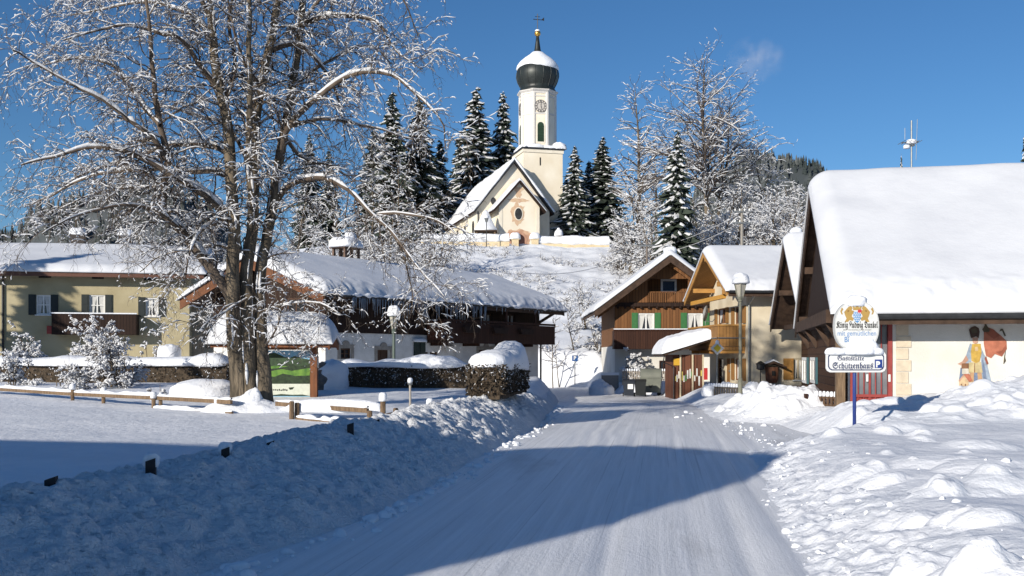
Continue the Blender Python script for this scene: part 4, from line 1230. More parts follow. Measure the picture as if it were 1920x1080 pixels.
# ================================================================== church on the hill
def church():
    O = (.2, 135.0); rz = R(14.7); z0 = 15.9
    G = thing('church', 'cream baroque church with onion-domed clock tower on the snowy hill', 'church', (O[0], O[1], z0), rz)
    c_, s_ = math.cos(rz), math.sin(rz)
    def loc(px, py, yl):
        """photo pixel on the local plane y=yl -> (x, z)"""
        k = (px - 960) / FPX; ox, oy = O[0] - s_ * yl, O[1] + c_ * yl
        x = (k * oy - ox) / (c_ - k * s_); Y = oy + x * s_
        return x, ZC + (HZ - py) * Y / FPX - z0
    ze, zr = 5.0, 11.9
    mb = MB()
    mb.box(-5, 5, 0, 25, -3, 5.35)
    mb.prism([(-5, 5.35), (5, 5.35), (0, 11.6)], 'y', 0, .5)
    mb.prism([(-5, 25), (5, 25), (3, 31), (-3, 31)], 'z', -3, 5.2)
    mb.build('nave_wall', CHURCH, G)
    tr = MB(); tr.box(-5.06, -4.4, -.07, 0, -3, 5.3); tr.box(-5.07, 5.07, -.05, 0, -3, -.4)
    for y in (5, 10, 15, 20): tr.box(-5.12, -5.0, y - .35, y + .35, -3, 5.2)
    tr.build('pilaster', CHURCH_TRIM, G)
    WL = Wall((-5, 0), (0, 1), (-1, 0)); dk = mat('church_window_glass', (.05, .05, .05), (.03, .03, .03), rough=.2, scale=2)
    for y in (2.2, 7.5, 12.5, 17.5, 22.3):
        mb = MB(); mb.prism([(y - .55, 1.0), (y + .55, 1.0), (y + .55, 3.4)] + [(y + .55 * math.cos(a), 3.4 + .55 * math.sin(a)) for a in np.linspace(.3, math.pi - .3, 6)] + [(y - .55, 3.4)], 'x', -5.05, -5.004); mb.build('nave_window', dk, G)
    def hip(dz, ex, top):
        e = 5.4 + ex; zz = ze + dz
        zr_ = zr + dz * top
        return [(-e, -.55 - ex, zz), (0, -.55 - ex, zr_), (e, -.55 - ex, zz), (-e, 25, zz), (0, 24.5, zr_), (e, 25, zz), (-3.3 - ex, 31.6 + ex, zz), (3.3 + ex, 31.6 + ex, zz)]
    FC = [(0, 1, 4, 3), (1, 2, 5, 4), (3, 4, 6), (4, 5, 7), (4, 7, 6)]
    mb = MB(); a = hip(0, 0, 1); b = hip(-.28, 0, 1.2)
    mb.add(a + b, FC + [tuple(i + 8 for i in reversed(f)) for f in FC] + [(0, 8, 9, 1), (1, 9, 10, 2), (2, 10, 13, 5), (5, 13, 15, 7), (7, 15, 14, 6), (6, 14, 11, 3), (3, 11, 8, 0)]); roof = mb.build('nave_roof', DARKWOOD, G)
    # snow blanket, gridded for relief, one sheet per slope
    Vs, Fs = [], []; o = 0
    def sheet(p00, p10, p11, p01, nu, nv, th, seed):
        nonlocal o
        U, V_ = np.meshgrid(np.linspace(0, 1, nu), np.linspace(0, 1, nv), indexing='ij')
        p = [np.array(q, float) for q in (p00, p10, p11, p01)]
        X = (p[0] * ((1 - U) * (1 - V_))[..., None] + p[1] * (U * (1 - V_))[..., None] + p[2] * (U * V_)[..., None] + p[3] * ((1 - U) * V_)[..., None])
        e = np.clip(np.minimum(U, 1 - U) * 40, 0, 1); e2 = np.clip(V_ * 25, 0, 1)
        t = th * np.sqrt(np.minimum(e, e2)) * (1 + .5 * fbm(U * 12, V_ * 6, seed, 4))
        X[..., 2] += t + .006
        idx = o + np.arange(nu * nv).reshape(nu, nv); o += nu * nv
        Vs.append(X.reshape(-1, 3)); Fs.append(np.stack([idx[:-1, :-1], idx[1:, :-1], idx[1:, 1:], idx[:-1, 1:]], -1).reshape(-1, 4))
    sheet(a[0], a[3], a[4], a[1], 90, 30, .32, 3); sheet(a[5], a[2], a[1], a[4], 60, 24, .32, 5); sheet(a[3], a[6], a[4], a[4], 20, 20, .3, 6); sheet(a[6], a[7], a[4], a[4], 16, 16, .3, 7); sheet(a[7], a[5], a[4], a[4], 16, 16, .3, 8)
    npmesh('snow', np.concatenate(Vs), np.concatenate(Fs), SNOW, roof)
    mb = MB(); mb.prism([(-5.5, ze + .0), (0, zr + .02), (5.5, ze + .0), (5.5, ze - .34), (0, zr - .42), (-5.5, ze - .34)], 'y', -.63, -.57); mb.build('verge', DARKMETAL, G)
    # snow roll along the front verge
    T_ = Tubes()
    for sgn in (-1, 1):
        t = np.linspace(0, 1, 40); T_.add(np.stack([sgn * 5.5 * (1 - t), -.5 + 0 * t, ze + .16 + (zr - ze + .05) * t], -1), .20 + .07 * fbm(t * 8, t * 0 + sgn, 3, 3), 7)
    T_.build('verge_snow', SNOW, roof)
    # oval window on the facade
    ox, oz = loc(925, 377, 0)
    def oval(mb, x, z, rx, rz_, y0, y1, n=18): mb.prism([(x + rx * math.cos(t), z + rz_ * math.sin(t)) for t in np.linspace(0, 2 * math.pi, n, endpoint=False)], 'y', y0, y1)
    mb = MB(); oval(mb, ox, oz, .34, .48, -.05, -.004); mb.build('oval_window', dk, G)
    mb = MB(); mb.tube([(-4.85, -.12, 4.9), (-4.85, -.12, -1)], .08, 6); mb.build('downpipe', DARKMETAL, G)
    # ---------------- porch
    yp = -4.0; xl, _ = loc(936, 420, yp); xr_, _ = loc(1011, 420, yp); xc = (xl + xr_) / 2; hw = (xr_ - xl) / 2
    _, zpe = loc(1028, 397, yp); _, zpa = loc(974, 338, yp)
    k = (zpa - zpe) / (hw + .75)
    mb = MB(); mb.box(xl, xr_, yp, 0, -3, zpe + .75 * k - .25); mb.prism([(xl, zpe + .75 * k - .25), (xr_, zpe + .75 * k - .25), (xc, zpa - .3)], 'y', yp, yp + .4); pw = mb.build('porch', CHURCH, G)
    mb = MB(); mb.box(xl - .03, xl + .42, yp - .05, yp, -3, zpe + .5); mb.box(xr_ - .42, xr_ + .03, yp - .05, yp, -3, zpe + .5); mb.build('porch_trim', CHURCH_TRIM, pw)
    mb = MB(); mb.prism([(xl - .75, zpe), (xc, zpa), (xr_ + .75, zpe), (xr_ + .75, zpe - .26), (xc, zpa - .34), (xl - .75, zpe - .26)], 'y', yp - .5, .0); mb.build('porch_roof', DARKWOOD, pw)
    xf = Matrix.Rotation(R(90), 4, 'Z')
    roof_snow(pw, xf, yp - .5, -.2, -xc, hw + .8, hw + .8, zpa, zpe, zpe, .28, 77, name='porch_snow', nx=40, ns=60, rnd=.35, lump=.03, over=.03)
    # fresco, window and door on the porch
    fr = mat('faded_fresco', (.60, .40, .27), (.46, .27, .18), rough=.95, scale=1.6, detail=9, ramp=(.4, .6))
    fr2 = mat('pale_fresco', (.62, .47, .31), (.55, .36, .25), rough=.95, scale=2.5, detail=9)
    wx, wz = loc(972, 401, yp); dx, dz = loc(971, 437, yp); _, db = loc(971, 466, yp)
    mb = MB(); rg = random.Random(4)
    def blot(x, z, rx, rz_, d, n=26, w=.28):
        mb.prism([(x + rx * math.cos(t) * (1 + rg.uniform(-w, w)), z + rz_ * math.sin(t) * (1 + rg.uniform(-w, w))) for t in np.linspace(0, 2 * math.pi, n, endpoint=False)], 'y', yp - d, yp - .002)
    blot(wx, wz, .92, 1.35, .012); blot(wx, wz + 1.75, 1.25, .28, .016); blot(wx, wz + 2.7, .42, .6, .014); blot(wx, wz + 3.2, .6, .3, .018, w=.5)
    mb.build('fresco', fr2, pw)
    mb = MB()
    blot(dx, dz - .15, 1.75, .62, .014); blot(dx - 1.2, dz - 1.2, .35, 1.1, .018); blot(dx + 1.2, dz - 1.2, .35, 1.1, .02)
    mb.build('door_fresco', fr, pw)
    mb = MB(); oval(mb, wx, wz, .60, .86, yp - .06, yp - .02); w_ = mb.build('porch_window', CHURCH_TRIM, pw); mb = MB(); oval(mb, wx, wz, .48, .74, yp - .08, yp - .062)
    mb.build('porch_pane', dk, pw)
    def arch(mb, x, zb, zt, r, y0, y1): mb.prism([(x - r, zb), (x + r, zb)] + [(x + r * math.cos(t), zt - r * .75 + r * .75 * math.sin(t)) for t in np.linspace(0, math.pi, 12)], 'y', y0, y1)
    mb = MB(); arch(mb, dx, -1.5, dz + .22, 1.18, yp - .08, yp - .022); mb.build('door_arch', mat('pink_stone', (.50, .29, .20), (.40, .22, .15), scale=3), pw)
    mb = MB(); arch(mb, dx, -1.5, dz - .10, .88, yp - .10, yp - .082); mb.build('door', mat('dark_red_door', (.05, .02, .018), (.03, .014, .012), scale=4), pw)
    # ---------------- tower
    tx, ty, hb = 4.75, 4.9, 2.78; zt1 = 14.0
    mb = MB(); mb.box(tx - hb, tx + hb, ty - hb, ty + hb, -3, zt1); t = mb.build('tower', CHURCH, G)
    mb = MB(); mb.box(tx - hb - .25, tx + hb + .25, ty - hb - .25, ty + hb + .25, zt1 + .003, zt1 + .22); mb.build('tower_cornice', DARKMETAL, t)
    mb = MB(); mb.box(tx - hb - .12, tx + hb + .12, ty - hb - .12, ty + hb + .12, zt1 - .45, zt1 - .005); mb.build('tower_frieze', CHURCH_TRIM, t)
    mb = MB(); sx, sz = loc(1013, 302, ty - hb); mb.box(sx - .09, sx + .09, ty - hb - .02, ty - hb - .003, sz - .6, sz + .5); mb.build('slit_window', BLACK, t)
    ap = 2.36; Ro = ap / math.cos(math.pi / 8); zt2 = 22.25
    mb = MB(); mb.lathe([(Ro, zt1 + .2), (Ro, zt2)], 8, (tx, ty, 0), ph=math.pi / 8 - .10); oc = mb.build('belfry', CHURCH, G)
    mb = MB()
    for z, h, d in ((zt1 + .22, .5, .14), (zt1 + 4.95, .22, .07), (zt1 + 7.35, .2, .06), (zt2 - .42, .2, .10)):
        mb.lathe([(Ro + d, z), (Ro + d, z + h)], 8, (tx, ty, 0), ph=math.pi / 8 - .10)
    for i in range(8):
        a = math.pi / 8 - .10 + i * math.pi / 4; x, y = tx + Ro * math.cos(a), ty + Ro * math.sin(a)
        mb.lathe([(.30, zt1 + .25), (.30, zt2 - .35)], 8, (x - .16 * math.cos(a), y - .16 * math.sin(a), 0), ph=math.pi / 8)
    mb.lathe([(Ro + .12, zt2 - .22), (Ro + .38, zt2), (Ro + .38, zt2 + .10)], 8, (tx, ty, 0), ph=math.pi / 8 - .10)
    mb.build('belfry_trim', flat('belfry_trim_paint', (.62, .60, .57), .8), oc)
    # lumpy snow on the ledge
    mb = MB(); rg = random.Random(6)
    for i in range(22):
        s = i / 22 * 8; side = int(s) % 4; f = (s - int(s)) * 2 - 1
    for (x, y, rx, ry, h) in ((tx - 1.2, ty - hb + .1, 1.5, .34, .55), (tx + 1.0, ty - hb + .12, 1.0, .34, .40), (tx + 2.45, ty - hb + .2, 1.0, .62, .85), (tx + hb - .2, ty - .5, .5, 2.4, .8), (tx - hb + .1, ty - .3, .35, 2.6, .5), (tx, ty + hb - .2, 2.8, .4, .5)):
        snow_dome(mb, (x, y, zt1 + .22), rx, ry, h, int(x * 10) + 3, n=22, k=8, wob=.25)
    mb.build('ledge_snow', SNOW, t, True)
    # clock faces and louvred windows on the belfry faces
    stone = flat('clock_face', (.50, .47, .43), .8); hands = flat('clock_hands', (.06, .055, .06), .6); lou = mat('green_louvre', (.025, .055, .03), (.012, .03, .018), rough=.7, scale=1, stretch=(1, 1, 14))
    gold = mat('gilt', (.75, .45, .10), (.6, .34, .07), rough=.3, metal=.9, scale=4)
    for fa in (0, -2, 2):
        an = -math.pi / 2 - .10 + fa * math.pi / 4; nx, ny = math.cos(an), math.sin(an)
        WF = Wall((tx + ap * nx, ty + ap * ny), (-ny, nx), (nx, ny))
        zc = zt1 + 6.02
        def disc(mb, r0, r1, d0, d1, n=28):
            for i in range(n):
                a0, a1 = 2 * math.pi * i / n, 2 * math.pi * (i + 1) / n
                q = [WF.pt(r * math.cos(a_), zc + r * math.sin(a_), d) for d in (d0, d1) for (r, a_) in ((r0, a0), (r1, a0), (r1, a1), (r0, a1))]
                mb.add(q, [(4, 5, 6, 7), (1, 2, 6, 5), (0, 4, 7, 3)])
        if fa <= 0:
            mb = MB(); disc(mb, 0, .84, .06, .10); ck = mb.build('clock', stone, oc)
            mb = MB(); disc(mb, .80, .86, .10, .13); disc(mb, .48, .52, .10, .12)
            for h in range(12):
                a = h * math.pi / 6
                for off in ((-.035, .035) if h % 3 else (-.07, 0, .07)):
                    p0 = WF.pt(.55 * math.sin(a) + off * math.cos(a), zc + .55 * math.cos(a) - off * math.sin(a), .112); p1 = WF.pt(.77 * math.sin(a) + off * math.cos(a), zc + .77 * math.cos(a) - off * math.sin(a), .112)
                    mb.beam(p0, p1, .04, .03)
            mb.beam(WF.pt(0, zc, .14), WF.pt(.02, zc + .62, .14), .07, .03); mb.beam(WF.pt(0, zc, .14), WF.pt(.10, zc - .36, .14), .11, .03)
            mb.build('clock_hands', hands, oc)
        if True:
            u0 = 0; zb, zt = zt1 + 1.15, zt1 + 3.9
            mb = MB(); q = [(u0 - .62, zb - .18), (u0 + .62, zb - .18)] + [(u0 + .62 * math.cos(a_), zt - .5 + .62 * math.sin(a_)) for a_ in np.linspace(0, math.pi, 10)]
            n_ = len(q); mb.add([WF.pt(u, z, .01) for u, z in q] + [WF.pt(u, z, .07) for u, z in q], [tuple(range(n_, 2 * n_))] + [(i, (i + 1) % n_, n_ + (i + 1) % n_, n_ + i) for i in range(n_)]); lw = mb.build('louvre_window', CHURCH_TRIM, oc)
            mb = MB(); q = [(u0 - .45, zb), (u0 + .45, zb)] + [(u0 + .45 * math.cos(a_), zt - .5 + .45 * math.sin(a_)) for a_ in np.linspace(0, math.pi, 10)]
            mb.add([WF.pt(u, z, .074) for u, z in q], [tuple(range(len(q)))])
            for j in range(11): WF.box(mb, u0 - .44, u0 + .44, zb + .05 + j * .2, zb + .17 + j * .2, .076, .12)
            mb.build('louvres', lou, oc)
    # ---------------- onion dome
    cop = mat('dark_copper', (.030, .038, .036), (.018, .022, .022), rough=.45, scale=1.2, spec=.5, stretch=(1, 1, .25), metal=.3)
    zd = zt2 + .08
    prof = [(2.72, 0), (2.55, .30), (2.34, .62), (2.48, .95), (2.80, 1.55), (2.98, 2.25), (2.96, 2.75), (2.78, 3.35), (2.42, 3.9), (1.85, 4.45), (1.25, 4.9), (.80, 5.3), (.52, 5.75), (.42, 6.2), (.30, 7.1), (.16, 8.2)]
    mb = MB(); mb.lathe(prof, 32, (tx, ty, zd)); d = mb.build('onion_dome', cop, G, True)
    mb = MB()
    for i in range(16):
        a = 2 * math.pi * i / 16; mb.tube([(tx + r * math.cos(a), ty + r * math.sin(a), zd + z) for r, z in prof[2:12]], .05, 4)
    mb.build('dome_seam', cop, d)
    n = 48; pts = []; rows = [(.0, .02), (.05, .16), (.18, .24), (.35, .26), (.55, .26), (.75, .22), (.92, .16), (1.0, .02)]
    pz = [p[1] for p in prof]; pr = [p[0] for p in prof]
    for (t_, off) in rows:
        for i in range(n):
            a = 2 * math.pi * i / n
            lowz = 3.55 + .45 * math.sin(a * 2 + 1.0) * .6 + .5 * float(fbm(np.array([a * 1.6]), np.array([1.5]), 5, 3)[0]) - .55 * max(0, math.cos(a - 2.9)) - .5 * max(0, math.cos(a + .2))
            z = lowz + (5.75 - lowz) * t_; r = np.interp(z, pz, pr) + off
            pts.append((tx + r * math.cos(a), ty + r * math.sin(a), zd + z + off * .8))
    mb = MB(); mb.add(pts, [(j * n + i, j * n + (i + 1) % n, (j + 1) * n + (i + 1) % n, (j + 1) * n + i) for j in range(len(rows) - 1) for i in range(n)]); mb.build('dome_snow', SNOW, d, True)
    mb = MB(); zb = zd + 8.35; mb.lathe([(.06, -.45), (.22, -.38), (.40, -.18), (.44, .02), (.38, .25), (.2, .42), (.05, .46)], 16, (tx, ty, zb)); bl = mb.build('gilt_ball', gold, G, True)
    mb = MB(); snow_dome(mb, (tx, ty, zb + .30), .34, .34, .26, 2, n=14, k=6, power=2); mb.build('snow', SNOW, bl, True)
    mb = MB(); mb.tube([(tx, ty, zb + .4), (tx, ty, zb + 2.75)], .055, 6); mb.tube([(tx - .62, ty, zb + 1.95), (tx + .62, ty, zb + 1.95)], .05, 6)
    mb.tube([(tx - .35, ty, zb + 2.35), (tx + .35, ty, zb + 2.35)], .04, 6)
    mb.prism([(tx + .5, zb + 1.95), (tx + .95, zb + 1.85), (tx + .95, zb + 2.35), (tx + .72, zb + 2.12)], 'y', ty - .03, ty + .03)
    mb.build('cross', DARKMETAL, G)
    return G


church()


def church_yard():
    zt, Y = 16.2, 125.0
    wm = mat('yard_wall_render', (.60, .50, .33), (.50, .41, .27), rough=.95, scale=1.0)
    for (a, b, za, zb, lab) in ((790, 955, 16.15, 16.15, 'cream churchyard wall with snow cap left of the church gate'), (1003, 1142, 15.95, 15.75, 'low snow-capped churchyard wall right of the church gate')):
        x0, x1 = (a - 960) * Y / FPX, (b - 960) * Y / FPX
        G = thing('churchyard_wall', lab, 'wall', ((x0 + x1) / 2, Y, 14), 0, 'walls around the church'); w = x1 - x0; h = za - 14
        mb = MB(); mb.prism([(-w / 2, -1.5), (w / 2, -1.5), (w / 2, zb - 14 - .35), (-w / 2, h - .35)], 'y', -.3, .3); mb.build('wall', wm, G)
        T_ = Tubes(); t = np.linspace(0, 1, 60)
        T_.add(np.stack([-w / 2 + w * t, 0 * t, h + .12 + (zb - za) * t + .08 * fbm(t * 14, t * 0, 3, 3)], -1), .58 + .16 * fbm(t * 9, t * 0 + a, 5, 3), 10); T_.build('snow', SNOW, G)
    for (px, lab) in ((966, 'snow-capped gate pillar left of the church door'), (1003, 'snow-capped gate pillar right of the church door')):
        x = (px - 960) * 124.6 / FPX
        G = thing('gate_pillar', lab, 'pillar', (x, 124.6, 14), 0, 'churchyard gate pillars')
        mb = MB(); mb.box(-.42, .42, -.4, .4, -1, 2.0); mb.box(-.5, .5, -.48, .48, 2.003, 2.16); mb.build('pillar', wm, G)
        mb = MB(); snow_dome(mb, (0, 0, 2.16), .66, .6, .75, px); mb.build('snow', SNOW, G, True)
    # wayside shrine
    x = (1047.5 - 960) * 127 / FPX
    G = thing('wayside_shrine', 'small stone shrine pillar with tall snow cap right of the church', 'shrine', (x, 127, 15.4))
    mb = MB(); mb.prism([(-.34, -1), (.34, -1), (.46, 1.4), (-.46, 1.4)], 'y', -.4, .4); mb.build('pillar', CHURCH, G)
    mb = MB(); snow_dome(mb, (0, 0, 1.4), .56, .56, .75, 3); snow_dome(mb, (0, 0, 2.0), .22, .22, .4, 4, n=14, k=6); mb.build('snow', SNOW, G, True)
    mb = MB(); mb.prism([(-.16, .35), (.16, .35), (.16, .9), (0, 1.1), (-.16, .9)], 'y', -.43, -.405); mb.build('niche', BEAM, G)
    # grave shelter with pyramid roof
    x = (911 - 960) * 129.5 / FPX
    G = thing('grave_shelter', 'small open wooden shelter with pyramid snow roof beside the church porch', 'shelter', (x, 129.5, 15.9))
    for sx in (-1.15, 1.15):
        for sy in (-.9, .9):
            mb = MB(); mb.box(sx - .09, sx + .09, sy - .09, sy + .09, -1, 1.65); mb.build('post', POSTWOOD, G)
    mb = MB(); mb.box(-1.1, 1.1, .84, .9, -1, 1.6); mb.build('back_panel', POSTWOOD, G)
    mb = MB(); mb.box(-1.45, 1.45, -1.2, 1.2, 1.65, 1.78); r_ = mb.build('roof', BEAM, G)
    mb = MB(); mb.lathe([(2.0, 0), (2.02, .14), (1.7, .5), (1.1, 1.4), (.5, 2.4), (.05, 2.75)], 4, (0, 0, 1.78), ph=math.pi / 4, sy=.82); mb.build('snow', SNOW, r_, True)


church_yard()
# ================================================================== vegetation
def unit(v):
    return v / (np.linalg.norm(v) + 1e-9)


def resample(pts, step):
    """Catmull-Rom through the control points"""
    p = np.array(pts, float); q = np.vstack([2 * p[0] - p[1], p, 2 * p[-1] - p[-2]]); out = []
    for i in range(len(p) - 1):
        a, b, c, d = q[i:i + 4]; n = max(2, int(np.linalg.norm(c - b) / step))
        for t in np.linspace(0, 1, n, endpoint=False):
            out.append(.5 * ((2 * b) + (c - a) * t + (2 * a - 5 * b + 4 * c - d) * t * t + (-a + 3 * b - 3 * c + d) * t ** 3))
    out.append(p[-1]); return np.array(out)


class Tree:
    def __init__(self, seed, snowiness=.75, rs=1.0, smin=.014):
        self.rg = np.random.default_rng(seed); self.b = Tubes(); self.s = Tubes(); self.t = Tubes()
        self.snowy = snowiness; self.rs = rs; self.smin = smin

    def branch(self, pts, r0, r1, n, trunk=False, snow=True):
        k = len(pts); rad = r0 + (r1 - r0) * np.linspace(0, 1, k) ** .9
        (self.t if trunk else self.b).add(pts, rad, n)
        if snow: self.snow(pts, rad)
        return rad

    def snow(self, pts, rad):
        rg = self.rg; k = len(pts)
        seg = pts[1:] - pts[:-1]; ln = np.linalg.norm(seg, axis=1) + 1e-9
        flat = 1 - np.abs(seg[:, 2]) / ln
        thin = rad[0] < self.smin * 1.6
        i = 0
        while i < k - 1:
            pr = self.snowy * (.50 + .6 * flat[i]) * (.52 if thin else 1.0)
            if flat[i] < .22 or rg.random() > pr:
                i += 1; continue
            j = i; mx = 4 if thin else 9
            while j < k - 1 and flat[j] > .2 and (j - i) < mx and rg.random() < .86: j += 1
            j = max(j, i + 1)
            q = pts[i:j + 1]; r = rad[i:j + 1]
            if len(q) == 2: q = np.array([q[0], (q[0] + q[1]) / 2, q[1]]); r = np.array([r[0], (r[0] + r[1]) / 2, r[1]])
            w = rg.uniform(.65, 1.5) if thin else rg.uniform(.8, 1.4)
            sr = np.maximum(self.smin, r * .85 + self.smin * .5) * self.rs * w * rg.uniform(.75, 1.3, len(q))
            sr[0] *= .4; sr[-1] *= .35
            qq = q.copy(); qq[:, 2] += r * .75 + sr * .5
            self.s.add(qq, sr, 4 if r[0] < .02 else 6, .85)
            i = j + (1 if rg.random() < .4 else 0)

    def grow(self, p, d, L, r, lev, maxlev, droop, wander, nseg, kids, n=3, kr=.42, ang=(30, 70), shrink=(.3, .6)):
        rg = self.rg; pts = [p]; d = unit(d); st = L / nseg
        for k in range(nseg):
            d = unit(d + rg.normal(0, wander, 3) + np.array([0, 0, -droop * (k + 1) / nseg])); pts.append(pts[-1] + d * st)
        pts = np.array(pts); self.branch(pts, r, r * .35, n)
        if lev < maxlev: self.kids(pts, L, r, lev, maxlev, droop, wander, kids, kr, ang, shrink)

    def kids(self, pts, L, r, lev, maxlev, droop, wander, kids, kr, ang, shrink, t0=.15):
        rg = self.rg; cnt = kids[lev] if isinstance(kids, (list, tuple)) else kids
        cnt = max(2, int(L * cnt))
        for i in range(cnt):
            t = t0 + (1 - t0) * (i + rg.random()) / cnt; f = t * (len(pts) - 1); a = min(int(f), len(pts) - 2); p = pts[a] + (pts[a + 1] - pts[a]) * (f - a)
            tg = unit(pts[a + 1] - pts[a]); v = rg.normal(0, 1, 3); v -= tg * v.dot(tg); v = unit(v); an = R(rg.uniform(*ang))
            d = tg * math.cos(an) + v * math.sin(an)
            LL = L * rg.uniform(*shrink) * (1.05 - .45 * t)
            self.grow(p, d, LL, max(.004, r * kr * (1.1 - .5 * t)), lev + 1, maxlev, droop * 1.15, wander * 1.1, max(4, 6 - lev), kids, 3, kr, ang, shrink)

    def meshes(self, bark, twig, sn, parent):
        o = []
        if self.t.V: o.append(self.t.build('trunk', bark, parent))
        c = self.b.build('crown', twig, parent); o.append(c)
        if self.s.V: self.s.build('snow', sn, c)
        return o


